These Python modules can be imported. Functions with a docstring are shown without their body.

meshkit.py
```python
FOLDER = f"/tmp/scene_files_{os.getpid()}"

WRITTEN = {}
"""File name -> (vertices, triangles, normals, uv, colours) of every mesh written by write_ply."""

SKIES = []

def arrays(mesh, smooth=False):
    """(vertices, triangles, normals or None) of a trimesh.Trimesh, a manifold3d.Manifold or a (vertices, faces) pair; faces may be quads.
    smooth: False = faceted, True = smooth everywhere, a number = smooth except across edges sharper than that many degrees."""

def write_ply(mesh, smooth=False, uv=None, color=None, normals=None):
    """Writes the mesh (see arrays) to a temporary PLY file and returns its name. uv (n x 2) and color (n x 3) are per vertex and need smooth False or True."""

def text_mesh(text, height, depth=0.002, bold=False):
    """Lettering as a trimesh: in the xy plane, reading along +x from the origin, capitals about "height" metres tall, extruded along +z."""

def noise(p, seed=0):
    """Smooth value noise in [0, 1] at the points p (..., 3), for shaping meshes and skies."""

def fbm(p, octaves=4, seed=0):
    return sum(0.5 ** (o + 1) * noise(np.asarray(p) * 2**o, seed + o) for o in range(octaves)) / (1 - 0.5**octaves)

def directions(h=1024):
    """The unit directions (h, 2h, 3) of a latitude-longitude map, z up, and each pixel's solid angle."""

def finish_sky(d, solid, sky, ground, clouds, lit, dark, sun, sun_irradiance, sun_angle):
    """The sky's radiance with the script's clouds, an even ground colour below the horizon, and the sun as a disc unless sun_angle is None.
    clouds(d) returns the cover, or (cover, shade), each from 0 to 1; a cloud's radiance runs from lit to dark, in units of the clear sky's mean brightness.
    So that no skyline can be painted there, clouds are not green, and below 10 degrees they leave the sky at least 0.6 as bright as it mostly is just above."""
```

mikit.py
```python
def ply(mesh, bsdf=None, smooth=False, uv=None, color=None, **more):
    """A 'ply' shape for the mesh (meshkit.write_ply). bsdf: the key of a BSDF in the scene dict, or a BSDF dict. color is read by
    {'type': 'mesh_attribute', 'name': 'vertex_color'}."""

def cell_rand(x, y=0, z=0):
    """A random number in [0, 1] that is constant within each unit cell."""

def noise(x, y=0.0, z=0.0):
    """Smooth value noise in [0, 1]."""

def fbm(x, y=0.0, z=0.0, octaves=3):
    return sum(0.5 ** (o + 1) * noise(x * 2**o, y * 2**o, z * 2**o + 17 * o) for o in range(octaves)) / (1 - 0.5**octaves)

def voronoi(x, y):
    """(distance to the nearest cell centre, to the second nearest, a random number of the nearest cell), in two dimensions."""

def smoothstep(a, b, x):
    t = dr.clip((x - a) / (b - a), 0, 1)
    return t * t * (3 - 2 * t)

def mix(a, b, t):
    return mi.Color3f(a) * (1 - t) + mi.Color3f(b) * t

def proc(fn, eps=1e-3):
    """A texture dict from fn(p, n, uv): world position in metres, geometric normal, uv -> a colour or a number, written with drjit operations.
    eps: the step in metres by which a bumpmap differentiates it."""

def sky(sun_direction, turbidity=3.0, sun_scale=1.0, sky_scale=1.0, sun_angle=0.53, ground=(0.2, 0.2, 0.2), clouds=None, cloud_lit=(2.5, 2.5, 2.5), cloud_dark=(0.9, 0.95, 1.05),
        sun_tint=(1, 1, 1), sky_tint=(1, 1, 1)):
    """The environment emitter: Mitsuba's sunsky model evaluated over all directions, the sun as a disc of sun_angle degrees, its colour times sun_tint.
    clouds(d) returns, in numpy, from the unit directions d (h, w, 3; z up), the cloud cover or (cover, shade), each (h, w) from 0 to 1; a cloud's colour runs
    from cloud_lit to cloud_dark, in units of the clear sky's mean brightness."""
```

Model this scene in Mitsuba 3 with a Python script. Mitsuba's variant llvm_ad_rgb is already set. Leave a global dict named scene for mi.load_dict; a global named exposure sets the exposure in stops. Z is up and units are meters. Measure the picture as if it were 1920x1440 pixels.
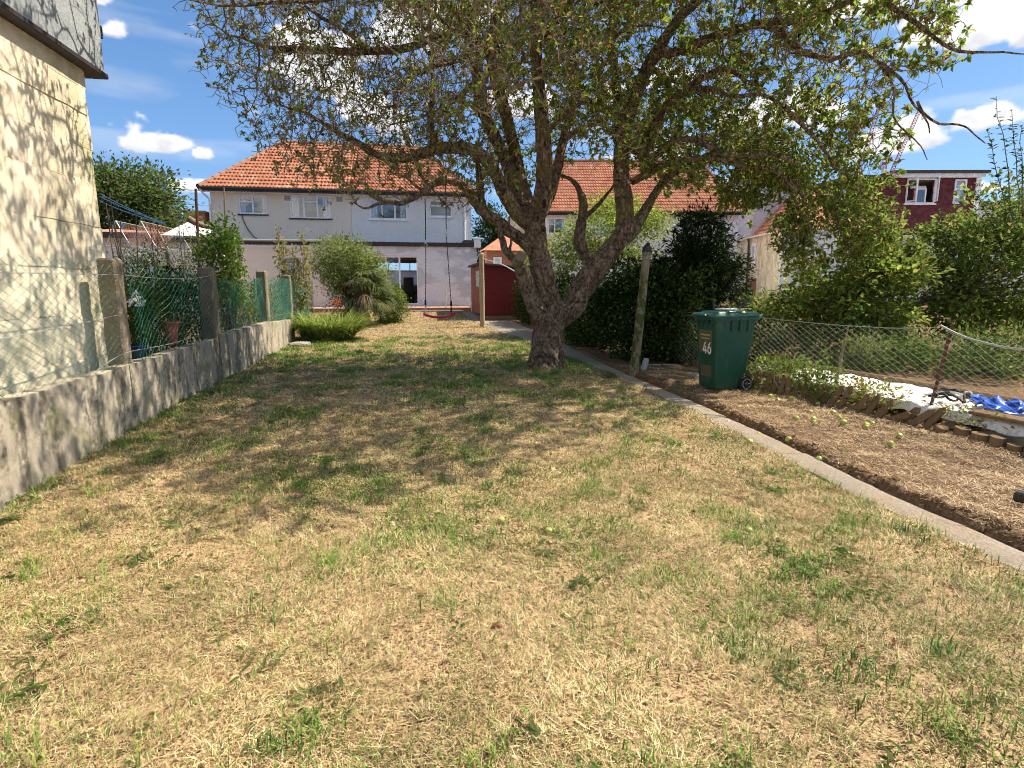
import math, numpy as np, trimesh, mitsuba as mi, mikit, meshkit
import drjit as dr
from mikit import proc, noise, fbm, voronoi, cell_rand, smoothstep, mix
from scipy.spatial import cKDTree
from scipy.interpolate import PchipInterpolator
from shapely.geometry import Polygon, box as sbox

# ------------------------------------------------------------------ camera, sky, exposure
T = mi.ScalarTransform4f
scene, labels = {}, {}
exposure = 2.55
EYE = np.array([0.0, 0.0, 1.5])
YAW, PITCH = math.radians(9.613), math.radians(-9.462)
FWD = np.array([math.sin(YAW) * math.cos(PITCH), math.cos(YAW) * math.cos(PITCH), math.sin(PITCH)])
scene['camera'] = {'type': 'perspective', 'fov': 81.71, 'fov_axis': 'x', 'near_clip': 0.05, 'far_clip': 3000.0,
                   'to_world': T().look_at(origin=EYE.tolist(), target=(EYE + FWD).tolist(), up=[0, 0, 1])}
SUN_EL, SUN_AZ = math.radians(54), math.radians(6)      # azimuth from +x towards +y
SUN = [math.cos(SUN_EL) * math.cos(SUN_AZ), math.cos(SUN_EL) * math.sin(SUN_AZ), math.sin(SUN_EL)]

# cumulus: (azimuth, elevation, half width, half height) in degrees, azimuth from +y towards +x
PUFFS = [(-21.0, 10.8, 1.6, .75), (-18.9, 11.0, 1.6, .95), (-16.9, 10.5, 1.1, .55), (-12.6, 10.6, 1.5, .6), (-17.2, 8.0, 2.6, .6), (-22.0, 18.4, 1.0, .9), (-23.2, 20.2, 1.2, .9),
         (-8.0, 18.5, 4.5, 4.0), (-4.0, 15.0, 4.0, 2.2), (1.0, 21.0, 5.0, 2.4), (10.0, 16.0, 3.5, 1.6), (18.0, 16.2, 2.2, 1.4), (23.4, 17.4, 2.6, 1.5), (22.5, 11.8, 4.0, 1.2), (30.0, 13.5, 3.0, 1.3),
         (36.0, 13.5, 3.4, 1.5), (37.5, 20.5, 4.5, 1.8), (44.5, 17.4, 5.5, 1.9), (41.4, 10.8, 3.6, 1.2), (47.0, 11.9, 3.2, 1.5), (46.5, 7.0, 3.0, .7), (50.0, 17.0, 4.0, 2.0), (29.0, 8.6, 3.0, .8)]


def clouds(d):
    az = np.degrees(np.arctan2(d[..., 0], d[..., 1]))
    el = np.degrees(np.arcsin(np.clip(d[..., 2], -1, 1)))
    q = np.stack([az / 4.2, el / 2.8, az * 0], -1)
    n = meshkit.fbm(q, 6, 3)
    fine = meshkit.fbm(q * 3.7, 5, 8)
    m = np.zeros(az.shape)
    low = np.zeros(az.shape)
    for a, e, w, h in PUFFS:
        de = (el - e) / h
        v = np.exp(-((az - a) / w) ** 2 - np.where(de < 0, (de * 1.5) ** 2, de ** 2))
        low = np.where(v > m, -de, low)
        m = np.maximum(m, v)
    far = meshkit.fbm(np.stack([d[..., 0] / (d[..., 2] + .12) * 1.3, d[..., 1] / (d[..., 2] + .12) * 1.3, az * 0], -1), 5, 21)
    outside = np.clip((np.abs(az - 10) - 55) / 15, 0, 1) + np.clip((el - 36) / 10, 0, 1)
    m = np.maximum(m, np.clip(outside, 0, 1) * np.clip((far - .5) * 4.5, 0, 1))
    c = np.clip((m * 1.2 + (n - .5) * 1.9 + (fine - .5) * .8 - .5) / .26, 0, 1)
    c = c * c * (3 - 2 * c)
    wisp = np.clip((meshkit.fbm(np.stack([az / 14 + el / 25, el / 2.2, az * 0], -1), 5, 40) - .55) * 1.3, 0, .2) * np.clip((el - 4) / 6, 0, 1)
    shade = np.clip(.22 + low * .34 + (fine - .5) * 1.3, 0, .8)
    return np.maximum(c, wisp), shade


scene['sky'] = mikit.sky(SUN, turbidity=3.0, sky_scale=.7, sun_tint=(.95, 1.0, 1.06), clouds=clouds, cloud_lit=(3.0, 3.0, 3.0), cloud_dark=(1.5, 1.6, 1.8), ground=(.2, .18, .14),
                         sky_tint=(.80, .99, 1.15))

# ------------------------------------------------------------------ helpers
rng = np.random.default_rng(7)


def num(key):
    if key not in scene and key not in labels:
        return key
    k = 1
    while f'{key}_{k:03d}' in scene or f'{key}_{k:03d}' in labels:
        k += 1
    return f'{key}_{k:03d}'


def thing(name, label, cat, group=None, kind=None):
    key = num(name)
    labels[key] = {'label': label, 'category': cat}
    if group:
        labels[key]['group'] = group
    if kind:
        labels[key]['kind'] = kind
    return key


def part(parent, name, mesh, bsdf, label=None, kind=None, **kw):
    key = num(parent + '__' + name)
    scene[key] = mikit.ply(mesh, bsdf, **kw)
    if label or kind:
        labels[key] = {a: b for a, b in (('label', label), ('kind', kind)) if b}
    return key


def single(name, mesh, bsdf, label, cat, group=None, kind=None, **kw):
    key = thing(name, label, cat, group, kind)
    scene[key] = mikit.ply(mesh, bsdf, **kw)
    return key


def struct(name, mesh, bsdf, label, **kw):
    key = num(name)
    scene[key] = mikit.ply(mesh, bsdf, **kw)
    labels[key] = {'label': label, 'kind': 'structure'}
    return key


def box(x0, x1, y0, y1, z0, z1):
    m = trimesh.creation.box((x1 - x0, y1 - y0, z1 - z0))
    m.apply_translation(((x0 + x1) / 2, (y0 + y1) / 2, (z0 + z1) / 2))
    return m


def cbox(x0, x1, y0, y1, z0, z1, c=.006):
    """box with chamfered edges"""
    pts = []
    for sx in (0, 1):
        for sy in (0, 1):
            for sz in (0, 1):
                p = np.array([(x0, x1)[sx], (y0, y1)[sy], (z0, z1)[sz]])
                s = np.array([1 - 2 * sx, 1 - 2 * sy, 1 - 2 * sz]) * c
                for a in range(3):
                    o = s.copy()
                    o[a] = 0
                    pts.append(p + o)
    return trimesh.convex.convex_hull(np.array(pts))


def turn(m, deg, about=(0, 0, 0), axis=(0, 0, 1)):
    m = m.copy()
    m.apply_transform(trimesh.transformations.rotation_matrix(math.radians(deg), axis, about))
    return m


def move(m, x, y, z):
    m = m.copy()
    m.apply_translation((x, y, z))
    return m


cat = trimesh.util.concatenate


def tubes(P, R, sides=5):
    """n polylines of k points as tubes in one mesh"""
    P = np.asarray(P, float)
    n, k, _ = P.shape
    R = np.broadcast_to(np.asarray(R, float), (n, k))
    t = np.gradient(P, axis=1)
    t /= np.linalg.norm(t, axis=2, keepdims=True) + 1e-9
    mean = P[:, -1] - P[:, 0]
    mean /= np.linalg.norm(mean, axis=1, keepdims=True) + 1e-9
    ref = np.where(np.abs(mean[:, 2:3]) < .8, [[0, 0, 1.]], [[1., 0, 0]])[:, None]
    a = np.cross(t, ref)
    a /= np.linalg.norm(a, axis=2, keepdims=True) + 1e-9
    b = np.cross(t, a)
    g = np.arange(sides) * 2 * np.pi / sides
    V = P[:, :, None] + R[:, :, None, None] * (np.cos(g)[None, None, :, None] * a[:, :, None] + np.sin(g)[None, None, :, None] * b[:, :, None])
    o, i, j = np.meshgrid(np.arange(n), np.arange(k - 1), np.arange(sides), indexing='ij')
    base = o * k * sides
    q = np.stack([base + i * sides + j, base + i * sides + (j + 1) % sides, base + (i + 1) * sides + (j + 1) % sides, base + (i + 1) * sides + j], -1).reshape(-1, 4)
    return trimesh.Trimesh(V.reshape(-1, 3), np.vstack([q[:, [0, 1, 2]], q[:, [0, 2, 3]]]), process=False)


def tube(pts, r, sides=6, step=None):
    pts = np.asarray(pts, float)
    r = np.broadcast_to(np.asarray(r, float), (len(pts),))
    if step:
        pts, r = spline(pts, r, step)
    return tubes(pts[None], r[None], sides)


def spline(pts, r, step):
    pts = np.asarray(pts, float)
    s = np.concatenate([[0], np.cumsum(np.linalg.norm(np.diff(pts, axis=0), axis=1))])
    n = max(2, int(s[-1] / step) + 1)
    u = np.linspace(0, s[-1], n)
    return PchipInterpolator(s, pts)(u), np.interp(u, s, np.broadcast_to(r, (len(pts),)))


def rod(a, b, r, sides=8):
    a, b = np.asarray(a, float), np.asarray(b, float)
    return trimesh.creation.cylinder(r, segment=[a, b], sections=sides)


def lathe(prof, n=24):
    return trimesh.creation.revolve(np.asarray(prof, float), sections=n)


def wall_xz(poly, y, thick=.22):
    """shapely polygon in (x, z) as a wall whose front face is at y and that reaches back to y + thick"""
    m = trimesh.creation.extrude_polygon(poly, thick, engine='earcut')
    v = m.vertices
    m.vertices = np.stack([v[:, 0], y + thick - v[:, 2], v[:, 1]], 1)
    m.fix_normals()
    return m


def ground_prof(y):
    return PROF(y)


PROF = PchipInterpolator([-400, -5, 0, 3.5, 5, 8, 13, 16, 20, 22.4, 60, 900], [0, 0, 0, .0, .06, .12, .15, .25, .42, .52, .6, .6])


def fb(x, y, s, o=3, seed=0):
    x = np.asarray(x, float)
    return meshkit.fbm(np.stack([x * s, np.asarray(y, float) * s, x * 0], -1), o, seed)


PATH_Y = [-6, 2, 9, 10, 11.6, 14.2, 17.6, 19.5, 22.4]
PATH_L = [3.21, 3.21, 3.12, 3.08, 3.0, 2.75, 2.15, 1.95, 1.85]
PATH_R = [3.48, 3.48, 3.37, 3.38, 3.48, 3.6, 3.3, 3.15, 3.1]


def zg(x, y):
    """height of the ground"""
    x, y = np.asarray(x, float), np.asarray(y, float)
    z = PROF(y) + (fb(x, y, 1.3, 3, 1) - .5) * .05 * np.clip((22 - y) / 2, 0, 1)
    inside = np.clip((x - np.interp(y, PATH_Y, PATH_L) + .06) / .05, 0, 1) * np.clip((np.interp(y, PATH_Y, PATH_R) + .05 - x) / .05, 0, 1) * (y < 22.6) * (y > -6)
    z = z * (1 - inside) + (PROF(y) - .06) * inside
    edge = np.interp(y, PATH_Y, PATH_R) + .03 + (fb(x, y, 4, 4, 5) - .5) * .20
    bed = np.clip((x - edge) / .07, 0, 1) * np.clip((10.5 - y) / 2, 0, 1) * np.clip((y + 4) / 2, 0, 1)
    z = z + bed * (.022 + (fb(x, y, 5, 4, 9) - .4) * .07)
    return z


def facedir(u):
    return u / (np.linalg.norm(u, axis=-1, keepdims=True) + 1e-9)


def vnoise(base, amt, n, r=None):
    """n colours around base, each a leaf's or blade's own"""
    r = r or rng
    base = np.asarray(base, float)
    k = r.normal(0, amt, (n, 1)) + r.normal(0, amt * .45, (n, 3))
    return np.clip(base * (1 + k), .004, .9)


def leaves(pos, dirs, up, L, W, col, fold=.25, curl=.15):
    """folded leaves of four corners and a midrib, one colour each: returns (mesh, colours)"""
    n = len(pos)
    d = facedir(dirs)
    s = facedir(np.cross(d, up))
    u = np.cross(s, d)
    L, W = np.broadcast_to(L, (n,))[:, None], np.broadcast_to(W, (n,))[:, None]
    b, m = pos, pos + d * L * .5
    t = pos + d * L - u * L * curl
    l1 = pos + d * L * .3 + s * W * .45 + u * W * fold
    l2 = pos + d * L * .68 + s * W * .38 + u * W * fold - u * L * curl * .4
    r1 = pos + d * L * .3 - s * W * .45 + u * W * fold
    r2 = pos + d * L * .68 - s * W * .38 + u * W * fold - u * L * curl * .4
    V = np.stack([b, l1, l2, t, r2, r1], 1).reshape(-1, 3)
    f = np.array([[0, 1, 2], [0, 2, 3], [0, 3, 4], [0, 4, 5]])
    F = (f[None] + (np.arange(n) * 6)[:, None, None]).reshape(-1, 3)
    return trimesh.Trimesh(V, F, process=False), np.repeat(col, 6, 0)


def blades(pos, L, W, th, t0, t1, col, fine=True):
    """grass blades; th = heading, t0 and t1 = tilt from the vertical at the base and the tip"""
    n = len(pos)
    h = np.stack([np.cos(th), np.sin(th), th * 0], 1)
    z = np.array([[0, 0, 1.]])
    w = np.stack([-np.sin(th), np.cos(th), th * 0], 1) * W[:, None]
    c = lambda t: np.sin(t)[:, None] * h + np.cos(t)[:, None] * z
    m = pos + c(t0) * L[:, None] * .5
    t = m + c(t1) * L[:, None] * .5
    if fine:
        V = np.stack([pos - w, pos + w, m - w * .8, m + w * .8, t], 1).reshape(-1, 3)
        f, k = np.array([[0, 1, 3], [0, 3, 2], [2, 3, 4]]), 5
    else:
        V = np.stack([pos - w, pos + w, t], 1).reshape(-1, 3)
        f, k = np.array([[0, 1, 2]]), 3
    F = (f[None] + (np.arange(n) * k)[:, None, None]).reshape(-1, 3)
    return trimesh.Trimesh(V, F, process=False), np.repeat(col, k, 0)


def flat_leaves(pos, dirs, up, L, W, col, fold=.2):
    """leaves of two triangles folded along the midrib"""
    n = len(pos)
    d = facedir(dirs)
    s = facedir(np.cross(d, up))
    u = np.cross(s, d)
    L, W = np.broadcast_to(L, (n,))[:, None], np.broadcast_to(W, (n,))[:, None]
    V = np.stack([pos, pos + d * L * .45 + s * W * .5 + u * W * fold, pos + d * L, pos + d * L * .45 - s * W * .5 + u * W * fold], 1).reshape(-1, 3)
    f = np.array([[0, 1, 2], [0, 2, 3]])
    return trimesh.Trimesh(V, (f[None] + (np.arange(n) * 4)[:, None, None]).reshape(-1, 3), process=False), np.repeat(col, 4, 0)


def open_room(x0, x1, y0, y1, z0, z1):
    """the plastered inside of a room that is open towards -y, where its window is"""
    t = .03
    return cat([box(x0, x1, y0, y1, z0, z0 + t), box(x0, x1, y0, y1, z1 - t, z1), box(x0 - t, x0, y0, y1, z0, z1), box(x1, x1 + t, y0, y1, z0, z1), box(x0 - t, x1 + t, y1, y1 + t, z0, z1)])


def join(items):
    return cat([m for m, _ in items]), np.vstack([c for _, c in items])


def inball(n, r=None):
    r = r or rng
    v = facedir(r.normal(size=(n, 3)))
    return v * r.random((n, 1)) ** (1 / 3)


def randdir(n, r=None):
    return facedir((r or rng).normal(size=(n, 3)))

# ------------------------------------------------------------------ materials


def rgb(r, g, b):
    return {'type': 'rgb', 'value': [r, g, b]}


def two(b):
    return {'type': 'twosided', 'bsdf': b}


def mat(name, color, rough=.7, spec=.3, bump=None, bscale=.004, metal=0.0, eps=1e-3):
    b = {'type': 'principled', 'base_color': rgb(*color) if isinstance(color, tuple) else proc(color), 'roughness': rough, 'specular': spec, 'metallic': metal}
    if bump:
        b = {'type': 'bumpmap', 'tex': proc(bump, eps), 'scale': bscale, 'bsdf': b}
    scene[name] = two(b)


VC = {'type': 'mesh_attribute', 'name': 'vertex_color'}
scene['grass_mat'] = two({'type': 'principled', 'base_color': VC, 'roughness': .6, 'specular': .25})
scene['leaf_mat'] = {'type': 'principledthin', 'base_color': VC, 'roughness': .42, 'diff_trans': 1.05, 'eta': 1.4}
scene['needle_mat'] = {'type': 'principledthin', 'base_color': VC, 'roughness': .6, 'diff_trans': .3, 'eta': 1.3}
scene['twig_mat'] = two({'type': 'principled', 'base_color': VC, 'roughness': .8, 'specular': .2})
scene['glass'] = {'type': 'thindielectric', 'int_ior': 1.9}
scene['thin_glass'] = {'type': 'thindielectric', 'int_ior': 1.33}


def soil_color(p, n, uv):
    a = fbm(p.x * .7, p.y * .7, 3.0, 4)
    b = fbm(p.x * 9, p.y * 9, 1.0, 4)
    c = fbm(p.x * 45, p.y * 45, 7.0, 3)
    straw = mix((.25, .165, .09), (.15, .095, .052), b)
    soil = mix((.085, .055, .036), (.19, .13, .085), c)
    g = mix(soil, straw, smoothstep(.35, .62, a * .6 + c * .4))
    # matted thatch under the lawn, of stalks too fine to build
    f = fbm(p.x * 190 + 3 * b, p.y * 75, 2.0, 2)
    h = fbm(p.x * 60 + 5 * b, p.y * 210, 9.0, 2)
    th = mix((.06, .036, .02), (.40, .29, .165), smoothstep(.38, .68, dr.maximum(f, h)))
    lawn = smoothstep(-2.75, -2.6, p.x) * smoothstep(3.22, 3.08, p.x) * smoothstep(22.4, 22.2, p.y)
    return mix(g, th, lawn * smoothstep(.2, .5, .35 + .6 * a))


mat('soil', soil_color, .95, .1, lambda p, n, uv: fbm(p.x * 40, p.y * 40, p.z * 40, 4), .02)


def concrete_color(p, n, uv):
    a = fbm(p.x * 2.2, p.y * 2.2, p.z * 2.2, 4)
    b = fbm(p.x * 60, p.y * 60, p.z * 60, 3)
    sp, _, w = voronoi(p.x * 70, p.y * 70)
    c = mix((.17, .142, .11), (.34, .29, .23), a * .7 + b * .3)
    c = mix(c, (.27, .20, .13), smoothstep(.45, .7, fbm(p.x * 5, p.y * 5, 4.0, 4)) * .6)
    return mix(c, mix((.12, .10, .09), (.48, .44, .38), w), smoothstep(.42, .25, sp) * .5)


mat('path_concrete', concrete_color, .9, .2, lambda p, n, uv: fbm(p.x * 70, p.y * 70, p.z * 70, 3), .008)


def lowwall_color(p, n, uv):
    a = fbm(p.y * 1.1, p.z * 2.0, 4.0, 4)
    st = fbm(p.y * 9, p.z * 1.2, 2.0, 4)          # run-off streaks
    b = fbm(p.y * 30, p.z * 30, 1.0, 4)
    c = mix((.31, .275, .215), (.50, .45, .36), a)
    c = mix(c, (.12, .11, .085), smoothstep(.46, .66, st * .7 + b * .3) * .75)
    c = mix(c, (.20, .21, .10), smoothstep(.58, .75, fbm(p.y * 3, p.z * 5, 9.0, 4)) * .5)
    return mix(c, c * .75, b)


mat('lowwall', lowwall_color, .92, .15, lambda p, n, uv: fbm(p.y * 25, p.z * 25, p.x * 25, 5), .014)


def render_color(p, n, uv):
    a = fbm(p.y * .9, p.z * .9, 2.0, 4)
    b = fbm(p.y * 14, p.z * 14, 5.0, 4)
    c = mix((.72, .63, .47), (.83, .75, .59), a)
    c = mix(c, (.48, .43, .30), smoothstep(.52, .75, fbm(p.y * 2.5, p.z * 1.4, 8.0, 4)) * .6)
    c = mix(c, (.36, .38, .20), smoothstep(.5, .7, fbm(p.y * 5, p.z * 2.2, 18.0, 4)) * smoothstep(5.9, 6.8, p.y) * .55)
    return c * (.86 + .22 * b)


mat('render_wall', render_color, .95, .1, lambda p, n, uv: fbm(p.y * 35, p.z * 35, p.x * 35, 4), .006)
mat('post_concrete', lambda p, n, uv: mix((.16, .125, .085), (.33, .28, .21), fbm(p.x * 14, p.y * 14, p.z * 5, 4)) * (.8 + .35 * fbm(p.x * 80, p.y * 80, p.z * 80, 2)), .95, .1,
    lambda p, n, uv: fbm(p.x * 60, p.y * 60, p.z * 60, 4), .012)
mat('lead_grey', lambda p, n, uv: mix((.23, .26, .28), (.36, .39, .41), fbm(p.y * 3, p.z * 5, 2.0, 4)) * (.9 + .2 * fbm(p.y * 40, p.z * 40, 2.0, 3)), .6, .3, lambda p, n, uv: fbm(p.y * 30, p.z * 30, 3.0, 3), .004)
mat('black_plastic', (.022, .022, .025), .4, .5)
mat('dark_fascia', (.035, .03, .032), .55, .4)
mat('white_plastic', (.80, .81, .82), .35, .5)
mat('white_paint', lambda p, n, uv: mix((.70, .70, .70), (.82, .82, .81), fbm(p.x * 3, p.y * 3, p.z * 3, 3)), .6, .3)
mat('cream_house', lambda p, n, uv: mix((.76, .675, .57), (.84, .755, .65), fbm(p.x * .8, p.z * .8, 1.0, 4)) * (.88 + .22 * fbm(p.x * 40, p.z * 40, 3.0, 3)), .95, .1, lambda p, n, uv: fbm(p.x * 60, p.z * 60, p.y * 60, 3), .012)


def whitehouse_color(p, n, uv):
    a = fbm(p.x * .9, p.z * 1.3, 1.0, 4)
    b = fbm(p.x * 24, p.z * 24, 3.0, 4)
    c = mix((.72, .725, .735), (.82, .82, .82), a)
    patch = smoothstep(.54, .62, fbm(p.x * 3.0, p.z * 3.4, 11.0, 5)) * smoothstep(.8, 2.6, p.x + (3.0 - p.z) * .25) * smoothstep(3.3, 3.1, p.z)
    worn = smoothstep(.48, .6, fbm(p.x * 1.3, p.z * 3.0, 6.0, 4)) * smoothstep(3.3, 3.1, p.z)
    c = mix(c, (.50, .50, .51), worn * .6)
    c = mix(c, (.84, .84, .84), patch)
    return c * (.88 + .2 * b)


mat('white_house', whitehouse_color, .95, .1, lambda p, n, uv: fbm(p.x * 50, p.z * 50, p.y * 50, 3), .014)
mat('block_joint', lambda p, n, uv: mix((.42, .42, .43), (.56, .56, .57), fbm(p.x * 8, p.z * 8, 3.0, 3)), .95, .1)


def tile_color(p, n, uv):
    w = cell_rand(p.x / .235, p.z / .19, 5)
    g = fbm(p.x * .5, p.z * .7, 2.0, 4)
    c = mix((.30, .115, .065), (.43, .185, .11), w)
    c = mix(c, (.28, .12, .075), smoothstep(.45, .7, g * .7 + w * .3) * .6)
    return mix(c, (.36, .30, .22), smoothstep(.62, .75, fbm(p.x * 6, p.z * 6, 7.0, 3)) * .5)


mat('roof_tile', tile_color, .85, .2, lambda p, n, uv: fbm(p.x * 40, p.y * 40, p.z * 40, 3), .006)
mat('ridge_tile', lambda p, n, uv: mix((.24, .135, .10), (.36, .21, .16), fbm(p.x * 4, p.y * 4, p.z * 4, 4)), .9, .1)
mat('brown_tile', lambda p, n, uv: mix((.34, .15, .10), (.48, .23, .15), cell_rand(p.x / .3, p.z / .2, 3)) * (.8 + .4 * fbm(p.x * 3, p.y * 3, p.z * 3, 3)), .85, .2)
mat('maroon_tile', lambda p, n, uv: mix((.10, .025, .03), (.165, .047, .05), cell_rand(p.x / .19, p.z / .13, 2)) * (.8 + .4 * fbm(p.x * 2, p.y * 2, p.z * 2, 3)), .8, .2)
mat('brick_far', lambda p, n, uv: mix((.26, .115, .075), (.38, .18, .11), fbm(p.x * 5, p.z * 9, p.y * 5, 3)), .9, .1)
mat('room_wall', (.48, .43, .36), .9, .1)
mat('loft_black', (.05, .045, .045), .9, .1)
mat('curtain', lambda p, n, uv: mix((.46, .47, .50), (.62, .63, .66), .5 + .5 * dr.sin(p.x * 60)), .9, .1)
mat('blind', lambda p, n, uv: mix((.40, .43, .47), (.50, .53, .57), fbm(p.x * 4, p.z * 4, 1.0, 3)), .6, .3)
scene['net_curtain'] = {'type': 'principledthin', 'base_color': rgb(.72, .72, .76), 'roughness': .8, 'diff_trans': 1.2}
mat('chair_leather', (.018, .015, .015), .45, .4)


def bark_color(p, n, uv):
    a = fbm(p.x * 7, p.y * 7, p.z * 3.0, 4)
    b = fbm(p.x * 42, p.y * 42, p.z * 26, 4)
    c = mix((.085, .056, .04), (.345, .26, .19), smoothstep(.25, .75, a * .35 + b * .65))
    v = fbm(p.x * 24, p.y * 24, p.z * 7, 3)
    c = mix(c * .45, c, smoothstep(.0, .05, dr.abs(v - .5)))      # cracks between the bark plates
    c = mix(c, (.33, .29, .24), smoothstep(.62, .72, fbm(p.x * 15, p.y * 15, p.z * 11, 4)) * .7)      # flaked plates
    c = mix(c, (.055, .042, .034), smoothstep(.62, .80, fbm(p.x * 30, p.y * 30, p.z * 12 + 9, 4)) * .5)
    return mix(c, (.24, .215, .085), smoothstep(.5, .72, fbm(p.x * 4, p.y * 4, p.z * 4 + 5, 4)) * smoothstep(1.2, 2.1, p.z) * .55)   # lichen


mat('bark', bark_color, .95, .1, lambda p, n, uv: fbm(p.x * 34, p.y * 34, p.z * 15, 5) + 1.3 * smoothstep(.0, .07, dr.abs(fbm(p.x * 24, p.y * 24, p.z * 7, 3) - .5)), .04, eps=2e-3)
mat('hollow', (.035, .022, .014), .95, .1)
mat('red_shed', lambda p, n, uv: mix((.12, .012, .014), (.19, .024, .024), fbm(p.x * 3, p.y * 3, p.z * 30, 4)), .7, .25, lambda p, n, uv: fbm(p.x * 6, p.y * 6, p.z * 90, 3), .004)
mat('red_door', lambda p, n, uv: mix((.22, .07, .045), (.32, .11, .07), fbm(p.x * 3, p.y * 3, p.z * 30, 4)), .7, .25)
mat('roof_felt', lambda p, n, uv: mix((.05, .05, .052), (.11, .11, .11), fbm(p.x * 12, p.y * 12, p.z * 12, 4)), .95, .1)
mat('timber_post', lambda p, n, uv: mix((.33, .25, .15), (.48, .385, .25), fbm(p.x * 40, p.y * 40, p.z * 3, 4)) * (.85 + .25 * fbm(p.x * 5, p.y * 5, p.z * 5, 3)), .9, .1, lambda p, n, uv: fbm(p.x * 90, p.y * 90, p.z * 6, 3), .006)


def mossy_color(p, n, uv):
    c = mix((.15, .125, .085), (.34, .29, .21), fbm(p.x * 30, p.y * 30, p.z * 5, 4))
    return mix(c, (.075, .10, .03), smoothstep(.46, .56, fbm(p.x * 16, p.y * 16, p.z * 9, 4)) * smoothstep(1.75, 1.5, p.z))


mat('mossy_post', mossy_color, .95, .1, lambda p, n, uv: fbm(p.x * 50, p.y * 50, p.z * 20, 4), .02)
mat('old_timber', lambda p, n, uv: mix((.13, .085, .05), (.27, .19, .115), fbm(p.x * 50, p.y * 50, p.z * 8, 4)), .9, .1, lambda p, n, uv: fbm(p.x * 80, p.y * 80, p.z * 10, 3), .008)
mat('bin_green', lambda p, n, uv: mix(mix((.006, .056, .036), (.011, .078, .05), fbm(p.x * 5, p.y * 5, p.z * 3, 4)), (.035, .085, .065), smoothstep(.56, .7, fbm(p.x * 30, p.y * 30, p.z * 4, 4)) * .6), .42, .4, lambda p, n, uv: fbm(p.x * 120, p.y * 120, p.z * 120, 2), .0006)
mat('bin_lid', lambda p, n, uv: mix((.02, .10, .075), (.05, .17, .135), fbm(p.x * 7, p.y * 7, p.z * 7, 4)), .33, .5)
mat('bin_label', lambda p, n, uv: mix((.085, .075, .035), (.13, .115, .06), fbm(p.x * 9, p.y * 9, p.z * 9, 4)), .5, .4)
mat('print_white', (.75, .75, .73), .5, .3)
mat('print_gold', (.45, .36, .13), .5, .3)
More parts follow.
